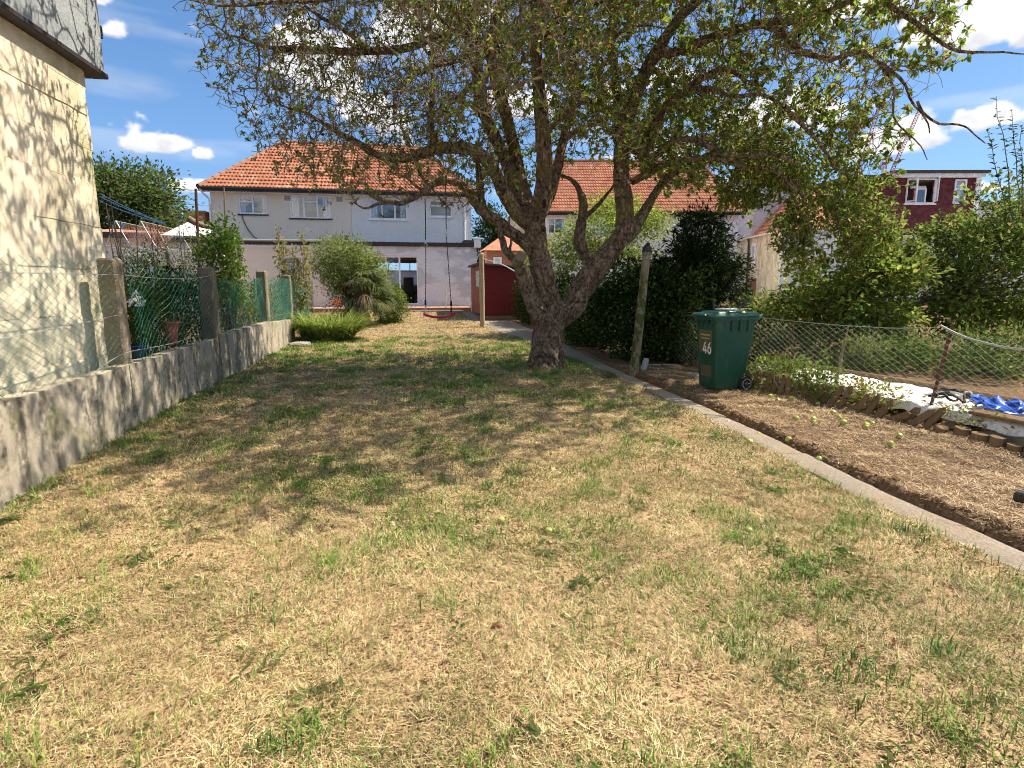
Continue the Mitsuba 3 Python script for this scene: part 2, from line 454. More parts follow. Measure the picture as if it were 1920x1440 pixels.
mat('rubber', (.02, .02, .02), .7, .3)
mat('grey_plastic', (.30, .30, .30), .5, .4)
mat('swing_red', (.50, .012, .028), .35, .5)
mat('rope_dark', (.035, .032, .03), .8, .2)
mat('rope_white', (.62, .60, .56), .8, .2)
mat('steel', (.55, .55, .56), .35, .5, metal=.9)
mat('galv_wire', (.45, .46, .44), .5, .5, metal=.4)
mat('net_green', (.02, .20, .145), .45, .5)
mat('rust', lambda p, n, uv: mix((.065, .032, .022), (.15, .07, .04), fbm(p.x * 30, p.y * 30, p.z * 30, 4)), .9, .2)
mat('terracotta', lambda p, n, uv: mix((.36, .10, .06), (.50, .18, .11), fbm(p.x * 16, p.y * 16, p.z * 16, 4)), .75, .3)
mat('tub_blue', (.006, .022, .045), .5, .4)
mat('cane', lambda p, n, uv: mix((.14, .11, .085), (.30, .23, .15), fbm(p.x * 9, p.y * 9, p.z * 5, 3)), .8, .2)
mat('sheet_white', lambda p, n, uv: mix((.62, .61, .58), (.80, .80, .78), fbm(p.x * 7, p.y * 7, 1.0, 4)) * (.75 + .3 * smoothstep(.3, .5, fbm(p.x * 28, p.y * 28, 5.0, 3))), .8, .2)
mat('white_wall_old', lambda p, n, uv: mix((.34, .33, .29), (.66, .65, .60), fbm(p.x * 6, p.y * 6, p.z * 9, 5)), .9, .1, lambda p, n, uv: fbm(p.x * 30, p.y * 30, p.z * 30, 4), .015)
mat('tarp_blue', lambda p, n, uv: mix((.006, .05, .36), (.02, .12, .58), fbm(p.x * 9, p.y * 9, p.z * 9, 3)), .35, .5)
mat('crane_red', (.50, .12, .15), .5, .4)
mat('line_blue', (.05, .20, .48), .5, .4)
mat('rubble', lambda p, n, uv: mix((.20, .19, .18), (.40, .38, .35), fbm(p.x * 9, p.y * 9, p.z * 9, 4)), .9, .1)
mat('apple_skin', lambda p, n, uv: mix((.24, .30, .06), (.42, .42, .12), fbm(p.x * 25, p.y * 25, p.z * 25, 3)), .35, .5)
mat('apple_rot', lambda p, n, uv: mix((.12, .04, .025), (.22, .10, .05), fbm(p.x * 40, p.y * 40, p.z * 40, 3)), .6, .3)
mat('grey_clad', (.52, .53, .56), .6, .3)

# ------------------------------------------------------------------ ground
gx = np.unique(np.concatenate([[-900, -400, -200, -100, -60, -40, -25, -18, -14, -11, -9, -7.5, -6, -5, -4, -3.4], np.arange(-2.9, 3.1, .1), np.arange(3.1, 3.75, .018), np.arange(3.75, 5.6, .05),
                               [6, 6.5, 7, 8, 9.5, 11, 14, 18, 25, 40, 60, 100, 200, 400, 900]]))
gy = np.unique(np.concatenate([[-300, -100, -40, -20, -10, -5, -3, -1.5], np.arange(-.5, 12, .07), np.arange(12, 25, .16), [26, 28, 31, 35, 40, 50, 70, 100, 150, 250, 450, 900, 1600]]))
GX, GY = np.meshgrid(gx, gy, indexing='ij')
gv = np.stack([GX, GY, zg(GX, GY)], -1).reshape(-1, 3)
i, j = np.meshgrid(np.arange(len(gx) - 1), np.arange(len(gy) - 1), indexing='ij')
a = i * len(gy) + j
gf = np.stack([a, a + len(gy), a + len(gy) + 1, a + 1], -1).reshape(-1, 4)
struct('ground', (gv, gf), 'soil', 'bare dry soil and trodden straw of the gardens', smooth=True)
# ------------------------------------------------------------------ garden path
def slab(y0, y1, seed, jag=.02):
    r = np.random.default_rng(seed)
    n = max(4, int((y1 - y0) / .08))
    ys = np.linspace(y0, y1, n)
    xl = np.interp(ys, PATH_Y, PATH_L) + (fb(ys, ys * 0, 4, 4, seed) - .5) * .15 + r.normal(0, .004, n)
    xr = np.interp(ys, PATH_Y, PATH_R) + (fb(ys, ys * 0 + 9, 3, 4, seed) - .5) * .05
    m = 7
    u = np.linspace(0, 1, m)
    Xs = xl[:, None] * (1 - u) + xr[:, None] * u
    Ys = np.repeat(ys[:, None], m, 1)
    Ys[0] += (fb(Xs[0], Xs[0] * 0, 6, 3, seed) - .5) * .05
    Ys[-1] += (fb(Xs[-1], Xs[-1] * 0 + 4, 6, 3, seed) - .5) * .05
    Zs = PROF(Ys) - .012 + (fb(Xs, Ys, 3, 3, 2) - .5) * .012 + r.normal(0, .004)
    Zs[:, 0] -= .012
    Zs[:, -1] -= .012
    top = np.stack([Xs, Ys, Zs], -1)
    bot = top - [0, 0, .08]
    V = np.vstack([top.reshape(-1, 3), bot.reshape(-1, 3)])
    i, j = np.meshgrid(np.arange(n - 1), np.arange(m - 1), indexing='ij')
    a = i * m + j
    q = [np.stack([a, a + 1, a + m + 1, a + m], -1).reshape(-1, 4)]
    o = n * m
    rim = list(range(m)) + [k * m + m - 1 for k in range(1, n)] + [(n - 1) * m + k for k in range(m - 2, -1, -1)] + [k * m for k in range(n - 2, 0, -1)]
    rim = np.array(rim)
    nx = np.roll(rim, -1)
    q.append(np.stack([rim, rim + o, nx + o, nx], -1))
    return V, np.vstack(q)


labels['garden_path'] = {'label': 'narrow worn concrete path along the right edge of the lawn', 'kind': 'structure'}
for k, (y0, y1) in enumerate([(1.2, 3.05), (3.06, 4.6), (4.61, 5.9), (5.905, 6.7), (6.72, 7.75), (7.76, 9.0), (9.01, 10.6), (10.62, 12.4), (12.42, 14.2), (14.22, 16.2), (16.22, 18.4), (18.42, 20.4), (20.42, 22.3)]):
    part('garden_path', 'slab', slab(y0, y1, 50 + k), 'path_concrete', smooth=25)

# ------------------------------------------------------------------ rendered building on the left
bl = thing('rendered_building', 'cream rendered block building with grey roof edge at the left of the lawn', 'building')


def rough_face(y0, y1, z0, z1, x, depth, seed, amp=.006, ny=None, nz=None, soft=.005, s=3.0):
    """a block whose front (facing +x) is uneven and whose front edges are worn"""
    ny, nz = ny or max(3, int((y1 - y0) / .09)), nz or max(4, int((z1 - z0) / .07))
    ys, zs = np.linspace(y0, y1, ny), np.linspace(z0, z1, nz)
    Yg, Zg = np.meshgrid(ys, zs, indexing='ij')
    e = np.minimum(np.minimum(Yg - y0, y1 - Yg), np.minimum(Zg - z0, z1 - Zg))
    Xg = x + (fb(Yg, Zg, s, 4, seed) - .5) * 2 * amp - soft * np.exp(-(e / .012) ** 2)
    Zg = Zg + np.where((Zg <= z0 + 1e-6) | (Zg >= z1 - 1e-6), (fb(Yg, Zg, 4, 4, seed + 1) - .5) * .024, 0)
    front = np.stack([Xg, Yg, Zg], -1)
    back = front.copy()
    back[..., 0] = x - depth
    V = np.vstack([front.reshape(-1, 3), back.reshape(-1, 3)])
    i, j = np.meshgrid(np.arange(ny - 1), np.arange(nz - 1), indexing='ij')
    a = i * nz + j
    q = [np.stack([a, a + nz, a + nz + 1, a + 1], -1).reshape(-1, 4)]
    o = ny * nz
    rim = np.array(list(range(nz - 1, 0, -1)) + [k * nz for k in range(0, ny)] + [(ny - 1) * nz + k for k in range(1, nz)] + [k * nz + nz - 1 for k in range(ny - 2, 0, -1)])
    nx = np.roll(rim, -1)
    q.append(np.stack([rim, rim + o, nx + o, nx], -1))
    return V, np.vstack(q)


zz = [-.1, .36, .80, 1.23, 1.66, 2.08, 2.50, 2.83, 3.16, 3.40, 3.60]
for k in range(len(zz) - 1):
    part(bl, 'block_course', rough_face(-4.0, 6.85 + .02 * math.sin(k * 2.1), zz[k] + .001, zz[k + 1] - .001, -3.1 + .006 * math.sin(k * 1.7), .1, 100 + k), 'render_wall', smooth=50)
part(bl, 'wall', cat([box(-3.6, -3.19, -4, 6.80, -.1, 3.6), box(-7.5, -3.6, 6.6, 6.80, -.1, 3.6)]), 'render_wall', 'plain end wall behind the block courses')
part(bl, 'drip_edge', cat([cbox(-3.14, -2.985, -4.2, 7.09, 3.575, 3.625), cbox(-7.6, -3.14, 6.86, 7.09, 3.575, 3.625)]), 'dark_fascia')
fv, ff = rough_face(-4.2, 7.06, 3.628, 4.62, -3.0, .06, 77, .012, 60, 12, .004, 1.2)
part(bl, 'fascia', cat([trimesh.Trimesh(fv, np.vstack([ff[:, [0, 1, 2]], ff[:, [0, 2, 3]]]), process=False), box(-7.6, -3.07, 7.0, 7.06, 3.628, 4.62)]), 'lead_grey', smooth=40)
part(bl, 'roof', cat([cbox(-7.7, -2.96, -4.3, 7.11, 4.625, 4.68), cbox(-3.2, -3.02, 7.06, 7.15, 3.98, 4.10)]), 'roof_felt')

# ------------------------------------------------------------------ low boundary wall, concrete posts, green netting
lw = thing('low_boundary_wall', 'low stained concrete wall along the left edge of the lawn', 'wall')
for k, (y0, y1, z0, z1) in enumerate([(-3.0, 6.30, .70, .73), (6.305, 9.08, .73, .755), (9.14, 12.36, .80, .79), (12.38, 14.75, .78, .715)]):
    V, Q = rough_face(y0, y1, -.12, z0, -2.73, .15, 300 + k, .014)
    V = np.array(V)
    f = np.clip(V[:, 2] / z0, 0, 1)
    V[:, 2] += (z1 - z0) * (V[:, 1] - y0) / (y1 - y0) * f
    part(lw, 'wall_panel', (V, Q), 'lowwall', smooth=40)


def post(y, ztop, w, seed, x=-2.86):
    r = np.random.default_rng(seed)
    m = cbox(x - w / 2, x + w / 2, y - w / 2, y + w / 2, -.1, ztop, .02).subdivide_to_size(.06)
    v = m.vertices
    m.vertices = v + (meshkit.fbm(v * 6 + seed, 4, seed)[:, None] - .5) * .03 * np.array([1, 1, .5])
    return turn(m, r.normal(0, .8), (x, y, 0), (0, 1, 0))


for y, ztop, w, lab in ((6.42, 1.76, .17, 'brown stained concrete fence post in front of the cream building corner'), (9.19, 1.75, .20, 'dark rough concrete fence post behind the terracotta urn, second from the left'),
                        (12.45, 1.78, .18, 'dark weathered concrete fence post, third along the netting'), (14.85, 1.74, .15, 'thin concrete fence post at the far end of the low wall')):
    single('fence_post', post(y, ztop, w, int(y * 10)), 'post_concrete', lab, 'fence post', 'concrete posts of the left fence', smooth=50)


def chainlink(line, z0, z1, cell, r, wob, seed, hook=.0):
    """zigzag wires along a ground line (k, 2); z0, z1 functions of the distance along it"""
    line = np.asarray(line, float)
    s = np.concatenate([[0], np.cumsum(np.linalg.norm(np.diff(line, axis=0), axis=1))])
    n = int(s[-1] / cell)
    rows = int((z1 - z0) / (cell * .56))
    k = np.arange(n)[:, None]
    m = np.arange(rows + 1)[None, :]
    u = (k + .5 + np.where(((m + k) % 2) == 0, -.5, .5)) * cell
    # each wire leans over into the next as it climbs, like woven wire
    zc = z0 + (z1 - z0) * m / rows + 0 * k
    un = u + (meshkit.fbm(np.stack([u * 1.1, zc * 1.5, u * 0], -1), 3, seed) - .5) * wob * 2
    zn = zc + (meshkit.fbm(np.stack([u * .8, zc * 1.2, u * 0 + 5], -1), 3, seed + 1) - .5) * wob * 2
    P = np.stack([np.interp(un, s, line[:, 0]), np.interp(un, s, line[:, 1]), zn], -1)
    side = (meshkit.fbm(np.stack([u * 1.5, zc * 1.5, u * 0 + 9], -1), 3, seed + 2) - .5) * wob * 2.2
    d = facedir(np.stack([line[-1, 1] - line[0, 1], line[0, 0] - line[-1, 0]]))
    P[..., 0] += d[0] * side
    P[..., 1] += d[1] * side
    off = np.where(((m + k) % 2) == 0, .0012, -.0012)
    P[..., 0] += d[0] * off
    P[..., 1] += d[1] * off
    return tubes(P, r, 4)


nt = thing('netting_fence', 'slack green plastic coated chain link netting above the low wall', 'fence', kind=None)
for y0, y1, z0, z1, w, c in ((1.0, 6.36, .62, 1.72, .05, .062), (6.5, 9.12, .72, 1.66, .085, .066), (9.28, 12.36, .80, 1.60, .10, .05), (12.54, 14.80, .74, 1.66, .03, .055), (14.9, 18.2, .40, 1.62, .02, .055)):
    part(nt, 'wire_panel', chainlink([(-2.79, y0), (-2.79, y1)], z0, z1, c, .0024, w, int(y0 * 10)), 'net_green', kind='stuff')
for pts in ([(-2.78, 1.0, 1.60), (-2.78, 3.6, 1.585), (-2.77, 6.35, 1.60)], [(-2.78, 6.5, 1.60), (-2.75, 7.8, 1.575), (-2.77, 9.1, 1.64)], [(-2.70, 5.6, .77), (-2.72, 6.3, .86), (-2.73, 7.2, .84), (-2.70, 8.0, .86)],
            [(-2.78, 2.2, 1.08), (-2.78, 3.9, 1.12), (-2.78, 5.2, 1.16), (-2.78, 6.3, 1.22)]):
    part(nt, 'line_wire', tube(pts, .0035, 5, .1), 'galv_wire')

# ------------------------------------------------------------------ roofs, windows, houses


def tile_slope(A, B, C, D, gauge=.34, roll=.15, lift=.045, bump=.028, x_cut=None):
    """rows of interlocking roll tiles: eaves A-B, ridge C-D (left, right), each row over the next"""
    A, B, C, D = (np.asarray(v, float) for v in (A, B, C, D))
    n = facedir(np.cross(B - A, C - A))
    if n[2] < 0:
        n = -n
    rows = max(2, int(np.linalg.norm((C + D - A - B) / 2) / gauge))
    ex = facedir(B - A)
    V, Q, o = [], [], 0
    for k in range(rows):
        t0, t1 = k / rows, (k + 1.12) / rows
        l0, r0 = A + (C - A) * t0, B + (D - B) * t0
        l1, r1 = A + (C - A) * min(t1, 1), B + (D - B) * min(t1, 1)
        w = np.dot(r0 - l0, ex)
        if w < .1:
            continue
        m = max(3, int(w / roll * 6))
        u = np.linspace(0, 1, m)[:, None]
        p0, p1 = l0 + (r0 - l0) * u, l0 + (r0 - l0) * u + (l1 + r1 - l0 - r0) / 2
        s1 = np.clip(np.sum((p1 - l1) * ex, 1), 0, None)
        p1 = l1 + np.clip(np.sum((p1 - l1) * ex, 1), 0, np.dot(r1 - l1, ex))[:, None] * ex
        ph = ((p0 - A) @ ex / roll) % 1
        prof = bump * np.clip(np.sin(ph * 2 * np.pi) * 1.3, 0, 1)[:, None]
        wob = (meshkit.noise(np.stack([np.floor((p0 - A) @ ex / (roll * 2)), np.full(m, k * 1.0), np.zeros(m)], -1), 4)[:, None] - .5) * .016
        a, b, c = p0 + n * (lift + prof + wob), p1 + n * (.006 + prof * .9), p0 - n * .01
        V += [c, a, b]
        i = np.arange(m - 1)
        Q += [np.stack([o + i, o + i + 1, o + m + i + 1, o + m + i], -1), np.stack([o + m + i, o + m + i + 1, o + 2 * m + i + 1, o + 2 * m + i], -1)]
        o += 3 * m
    return np.vstack(V), np.vstack(Q)


def quad(*p):
    return trimesh.Trimesh(np.array(p, float), [[0, 1, 2], [0, 2, 3]], process=False)


def hip_tiles(a, b, r=.11, step=.42):
    a, b = np.asarray(a, float), np.asarray(b, float)
    n = max(1, int(np.linalg.norm(b - a) / step))
    out = []
    for k in range(n):
        p, q = a + (b - a) * k / n, a + (b - a) * (k + 1.08) / n
        out.append(tube([p, q], [r, r * .86], 10))
    return cat(out)


def xf(m, M):
    m = trimesh.Trimesh(*([np.array(m[0]), np.vstack([np.array(m[1])[:, [0, 1, 2]], np.array(m[1])[:, [0, 2, 3]]])] if isinstance(m, tuple) else [m.vertices.copy(), m.faces.copy()]), process=False)
    if M is not None:
        m.apply_transform(M)
    return m


def frame_at(x, y, deg):
    M = trimesh.transformations.rotation_matrix(math.radians(deg), (0, 0, 1))
    M[:3, 3] = (x, y, 0)
    return M


def window(h, x0, x1, z0, z1, y, bars=(), tops=(), M=None, back='blind', sill='dark_fascia', frame='white_plastic', label=None, w=.055):
    """a casement window in a wall whose front is at y (facing -y): frame, bars, pane, sill, blind or curtain behind; bars = x positions 0..1, tops = (x from, x to, z) of transoms"""
    fy0, fy1 = y + .012, y + .085
    f = [cbox(x0, x0 + w, fy0, fy1, z0, z1), cbox(x1 - w, x1, fy0, fy1, z0, z1), cbox(x0 + w, x1 - w, fy0 + .002, fy1 - .002, z0, z0 + w), cbox(x0 + w, x1 - w, fy0 + .002, fy1 - .002, z1 - w, z1)]
    for b in bars:
        xb = x0 + (x1 - x0) * b
        f.append(cbox(xb - w * .6, xb + w * .6, fy0 - .006, fy1 - .006, z0 + w, z1 - w))
    for a, b, t in tops:
        zt = z0 + (z1 - z0) * t
        f.append(cbox(x0 + (x1 - x0) * a + w, x0 + (x1 - x0) * b - w * .4, fy0 - .003, fy1 - .003, zt - w * .5, zt + w * .5))
    wn = num(h + '__window')
    scene[wn] = mikit.ply(xf(cat(f), M), frame)
    if label:
        labels[wn] = {'label': label}
    part(wn, 'pane', xf(quad((x0 + .02, y + .05, z0 + .02), (x1 - .02, y + .05, z0 + .02), (x1 - .02, y + .05, z1 - .02), (x0 + .02, y + .05, z1 - .02)), M), 'glass')
    if sill:
        part(wn, 'sill', xf(cbox(x0 - .06, x1 + .06, y - .06, y + .10, z0 - .055, z0 - .004), M), sill)
    if back == 'curtain':
        for u0, u1 in ((-.02, .2), (.8, 1.02)):
            n = 24
            us = np.linspace(u0, u1, n)
            xs = x0 + (x1 - x0) * us
            yy = y + .20 + .02 * np.sin(us * 130)
            V = np.vstack([np.stack([xs, yy, xs * 0 + z0 - .02], 1), np.stack([xs, yy, xs * 0 + z1 + .02], 1)])
            i = np.arange(n - 1)
            part(wn, 'curtain', xf((V, np.stack([i, i + 1, i + n + 1, i + n], -1)), M), 'curtain')
    elif back:
        part(wn, back, xf(quad((x0, y + .24, z0), (x1, y + .24, z0), (x1, y + .24, z1), (x0, y + .24, z1)), M), back if back in scene else 'blind')
    return wn


def holed(x0, x1, z0, z1, holes):
    p = sbox(x0, z0, x1, z1)
    for h in holes:
        p = p.difference(sbox(*h))
    return p


YU, YE = 26.77, 24.5
w1, w2, w3, w4 = [(a[0], b[2], b[0], a[2]) for a, b in (((-6.875,26.770,5.213), (-5.785,26.770,4.408)), ((-4.870,26.770,5.220), (-3.224,26.770,4.282)), ((-1.627,26.770,5.189), (-0.045,26.770,4.295)), ((0.910,26.770,5.138), (1.887,26.770,4.442)))]
XS, XL, XR = -2.39, -7.95, 2.72

ch = thing('cream_house', 'cream rendered house with orange tiled hip roof, left half of the pair', 'house')
part(ch, 'wall', cat([wall_xz(holed(XL, XS - .005, 3.0, 5.36, [w1, w2]), YU), box(XL, XL + .22, YU + .23, 34.4, .4, 5.36)]), 'cream_house')
part(ch, 'upper_room', open_room(XL + .3, XS - .1, YU + .235, 30.5, 3.1, 5.2), 'room_wall')
window(ch, w1[0], w1[2], w1[1], w1[3], YU, (.5,), ((0, .5, .62),), back='curtain')
window(ch, w2[0], w2[2], w2[1], w2[3], YU, (.34, .67), ((.34, .67, .72),), back='curtain')
rf = num(ch + '__roof')
EL, ER, RL, RR, EM, RM = (-8.25, 26.38, 5.40), (3.02, 26.38, 5.40), (-5.75, 30.8, 8.15), (.55, 30.8, 8.15), (XS, 26.38, 5.40), (XS, 30.8, 8.15)
scene[rf] = mikit.ply(tile_slope(EL, (XS - .01, 26.38, 5.40), RL, (XS - .01, 30.8, 8.15)), 'roof_tile', smooth=30)
labels[rf] = {'kind': 'stuff', 'label': 'orange roll tiles of the cream house roof'}
part(rf, 'hip_ridge', cat([hip_tiles(EL, RL), hip_tiles(RL, RM)]), 'ridge_tile')
part(rf, 'hip_end', cat([quad(EL, RL, (-5.75, 30.8, 8.1), (-8.25, 35.2, 5.40)), quad((-8.25, 35.2, 5.40), (-5.75, 30.8, 8.14), (XS, 30.8, 8.14), (XS, 35.2, 5.40))]), 'brown_tile')
part(ch, 'soffit', box(-8.2, XS - .006, 26.46, YU - .004, 5.24, 5.37), 'white_paint')
part(ch, 'gutter', cat([tube([(-8.28, 26.36, 5.37), (XS - .01, 26.36, 5.37)], .06, 8), box(-8.27, XS - .01, 26.40, 26.455, 5.25, 5.36)]), 'black_plastic')
part(ch, 'downpipe', tube([(-8.2, 26.36, 5.33), (-8.12, 26.5, 5.15), (-7.98, 26.70, 4.95), (-7.98, 26.70, 3.3)], .038, 8, .08), 'white_plastic')
for vx in (-4.95, -2.85):
    part(ch, 'vent', cbox(vx - .12, vx + .12, YU - .012, YU + .01, 4.98, 5.18), 'grey_plastic')
part(ch, 'waste_pipe', tube([(w1[0] + .1, YU - .03, w1[1] - .05), (w1[0] + .35, YU - .03, w1[1] - .7), (w1[0] + .75, YU - .04, 3.3)], .018, 6, .1), 'dark_fascia')
kw = [(a[0], b[2], b[0], a[2]) for a, b in (((-4.975,24.550,2.618), (-4.104,24.550,0.858)),)][0]
part(ch, 'extension_wall', wall_xz(holed(-8.9, -2.32, .3, 3.03, [kw]), YE + .05), 'cream_house', 'single storey cream extension wall')
part(ch, 'extension_roof', cat([box(-8.9, -2.33, YE + .1, YU, 3.05, 3.22), cbox(-9.0, -2.33, YE - .05, YE + .10, 3.04, 3.2)]), 'dark_fascia', 'flat extension roof with dark edge')
part(ch, 'extension_gutter', tube([(-9.0, YE - .09, 3.19), (-2.34, YE - .09, 3.20)], .045, 8), 'grey_plastic')
part(ch, 'eaves_board', box(-8.9, -2.34, YE + .0, YE + .045, 2.93, 3.035), 'white_paint')
window(ch, kw[0], kw[2], kw[1], kw[3], YE + .05, (.08,), (), back='curtain', label='ground floor window of the cream house behind yellow bean plants')
part(ch, 'kitchen', open_room(-6.8, -2.6, YE + .28, 26.7, .7, 3.0), 'room_wall')

wh = thing('white_house', 'white rendered house with orange tiled roof and open patio door, right half of the pair', 'house')
part(wh, 'wall', cat([wall_xz(holed(XS + .005, XR, 3.0, 5.36, [w3, w4]), YU), box(XR - .22, XR, YU + .23, 34.4, .4, 5.36)]), 'white_house')
part(wh, 'upper_room', open_room(XS + .1, XR - .3, YU + .235, 30.5, 3.25, 5.2), 'room_wall')
window(wh, w3[0], w3[2], w3[1], w3[3], YU, (.33, .67), ((.33, .67, .74),), back='curtain', sill='white_plastic')
window(wh, w4[0], w4[2], w4[1], w4[3], YU, (), ((0, 1, .66),), back='blind', sill='white_plastic', label='frosted bathroom window of the white house')
rf = num(wh + '__roof')
scene[rf] = mikit.ply(tile_slope((XS + .01, 26.38, 5.40), ER, (XS + .01, 30.8, 8.15), RR), 'roof_tile', smooth=30)
labels[rf] = {'kind': 'stuff', 'label': 'orange roll tiles of the white house roof'}
part(rf, 'hip_ridge', cat([hip_tiles(ER, RR), hip_tiles(RM, RR)]), 'ridge_tile')
part(rf, 'hip_end', cat([quad(ER, (3.02, 35.2, 5.40), (.55, 30.8, 8.14), RR), quad((3.02, 35.2, 5.40), (.55, 30.8, 8.14), (XS, 30.8, 8.14), (XS, 35.2, 5.40))]), 'brown_tile')
part(wh, 'soffit', box(XS + .006, 2.98, 26.46, YU - .004, 5.24, 5.37), 'white_paint')
part(wh, 'gutter', cat([tube([(XS + .01, 26.36, 5.37), (3.05, 26.36, 5.37)], .06, 8), box(XS + .01, 3.04, 26.40, 26.455, 5.25, 5.36)]), 'black_plastic')
part(wh, 'waste_pipe', tube([(2.42, YU - .05, 5.25), (2.42, YU - .05, 3.3)], .04, 8), 'white_plastic')
D0, D1, DZ0, DZ1 = -2.02, .33, .74, 2.66
part(wh, 'extension_wall', cat([wall_xz(holed(-2.31, XR - .02, .3, 3.03, [(D0, DZ0, D1, DZ1)]), YE), box(XR - .24, XR - .02, YE + .23, YU - .01, .3, 3.03)]), 'white_house', 'flaking white painted extension wall beside the patio door')
# block courses show through the paint
for r_ in range(7):
    z0 = .66 + r_ * .225
    for k in range(6):
        x0 = .44 + k * .45 - (.22 if r_ % 2 else 0)
        if max(x0, .40) < 2.64 and min(x0 + .44, 2.66) - max(x0, .40) > .1:
            part(wh, 'wall_block', cbox(max(x0, .40), min(x0 + .44, 2.66), YE - .007 - .002 * ((k * 7 + r_ * 3) % 3), YE + .05, z0, z0 + .215, .006), 'white_house')
part(wh, 'extension_roof', cat([box(-2.31, XR, YE + .1, YU, 3.05, 3.2), cbox(-2.33, XR + .06, YE - .10, YE + .10, 3.035, 3.19)]), 'dark_fascia', 'flat extension roof with thick dark edge')
part(wh, 'roof_upstand', cat([cbox(-2.5, -2.3, YE - .1, YE + 1.1, 3.195, 3.42), cbox(2.2, XR + .1, YE + .2, YE + 1.5, 3.2, 3.32)]), 'roof_felt')
part(wh, 'rain_hopper', cat([cbox(2.58, 2.84, YE - .16, YE - .005, 3.0, 3.33), cbox(2.54, 2.88, YE - .2, YE - .003, 3.33, 3.38)]), 'white_plastic')
part(wh, 'downpipe', tube([(2.71, YE - .1, 3.0), (2.71, YE - .1, 2.86), (2.90, YE - .1, 2.76), (2.98, YE - .1, 2.6), (2.98, YE - .1, .7)], .04, 8, .06), 'black_plastic')
pd = num(wh + '__patio_door')
fr = [cbox(D0, D0 + .06, YE + .03, YE + .16, DZ0, DZ1), cbox(D1 - .06, D1, YE + .03, YE + .16, DZ0, DZ1), cbox(D0 + .06, D1 - .06, YE + .032, YE + .158, DZ1 - .06, DZ1), cbox(D0 + .06, D1 - .06, YE + .032, YE + .158, DZ0, DZ0 + .05)]
fr += [cbox(-.44, -.37, YE + .05, YE + .10, DZ0 + .05, DZ1 - .06), cbox(-.95, -.91, YE + .052, YE + .098, DZ0 + .05, DZ1 - .06), cbox(-1.60, -1.53, YE + .10, YE + .15, DZ0 + .05, DZ1 - .06)]
scene[pd] = mikit.ply(cat(fr), 'white_plastic')
labels[pd] = {'label': 'white sliding patio door standing open'}
part(pd, 'pane', quad((-1.96, YE + .075, DZ0 + .05), (-.93, YE + .075, DZ0 + .05), (-.93, YE + .075, DZ1 - .06), (-1.96, YE + .075, DZ1 - .06)), 'glass')
part(pd, 'pane', quad((-.93, YE + .12, DZ0 + .05), (-.40, YE + .12, DZ0 + .05), (-.40, YE + .12, DZ1 - .06), (-.93, YE + .12, DZ1 - .06)), 'glass')
part(pd, 'lintel', cbox(D0 - .07, D1 + .07, YE - .02, YE - .002, DZ1 + .005, DZ1 + .08), 'white_paint')
part(wh, 'living_room', cat([box(-2.2, 2.3, YE + .24, 33.4, .66, .73), box(-2.2, 2.3, YE + .24, 33.4, 2.86, 2.92), box(-2.26, -2.2, YE + .24, 33.4, .66, 2.92), box(.9, .96, YE + .24, 33.4, .73, 2.86),
                             wall_xz(holed(-2.2, .9, .73, 2.86, [(-1.7, 1.55, .6, 2.7)]), 33.4, .1)]), 'room_wall')
part(wh, 'net_curtain', quad((-1.7, 33.3, 1.5), (.6, 33.3, 1.5), (.6, 33.3, 2.25), (-1.7, 33.3, 2.25)), 'net_curtain')
part(wh, 'front_window', cat([cbox(-1.75 + k * .575, -1.70 + k * .575, 33.42, 33.48, 1.5, 2.75) for k in range(5)] + [cbox(-1.7, .6, 33.425, 33.475, 2.25, 2.31)]), 'white_plastic', 'far window seen through the open patio door')

scene['patio_base'] = mikit.ply(box(-4.2, 2.25, 22.62, YE + .2, .2, .665), 'ridge_tile')
labels['patio_base'] = {'label': 'low red brown patio in front of the white house', 'kind': 'structure'}
for k in range(4):
    part('patio_base', 'coping', turn(cbox(-1.9 + k * .96, -.95 + k * .96, 22.40, 22.615, .36, .60 - .012 * k, .01), .3 * (k - 1.5), (0, 22.5, 0)), 'path_concrete')

for cx, cy, rz, lab in ((-.16, 25.5, 20, 'dark high backed dining chair just inside the open patio door'), (.26, 26.1, -70, 'dark dining chair turned sideways behind the first one')):
    t = thing('dining_chair', lab, 'chair', 'dining chairs inside the patio door')
    M = frame_at(cx, cy, rz)
    part(t, 'seat', xf(cbox(-.23, .23, -.23, .23, 1.16, 1.23, .02), M), 'chair_leather')
    bk = cbox(-.22, .22, -.25, -.19, 1.23, 1.83, .02)
    part(t, 'backrest', xf(turn(bk, 6, (0, -.22, 1.23), (1, 0, 0)), M), 'chair_leather')
    for sx in (-1, 1):
        for sy in (-1, 1):
            part(t, 'leg', xf(cbox(sx * .2 - .02, sx * .2 + .02, sy * .2 - .02, sy * .2 + .02, .73, 1.16, .004), M), 'chair_leather')

# flat roofed outbuilding, greenhouse and the terrace far left
ob = thing('garage_block', 'low flat roofed cream building with dark roof edge left of the cream house', 'building')
a0, a1 = (-9.273,24.000,3.033), (-7.145,24.000,3.057)
part(ob, 'wall', box(a0[0], a1[0] + .3, 24.0, 27.5, .2, 3.05), 'cream_house')
part(ob, 'roof', cat([cbox(a0[0] - .15, a1[0] + .3, 23.85, 27.6, 3.06, 3.22), cbox(a0[0] + 1.6, a1[0] + .3, 24.6, 27.6, 3.225, 3.32)]), 'dark_fascia')
part(ob, 'downpipe', tube([(a0[0] + .28, 23.9, 3.05), (a0[0] + .36, 23.93, 2.85), (a0[0] + .52, 23.95, 2.6), (a0[0] + .56, 23.95, 1.4)], .055, 8, .06), 'black_plastic')
wb = thing('white_workshop', 'long white building with brown pitched roof beyond the greenhouse', 'building')
b0, b1, b2 = (-11.378,31.000,4.487), (-9.309,31.000,3.709), (-14.907,31.000,4.283)
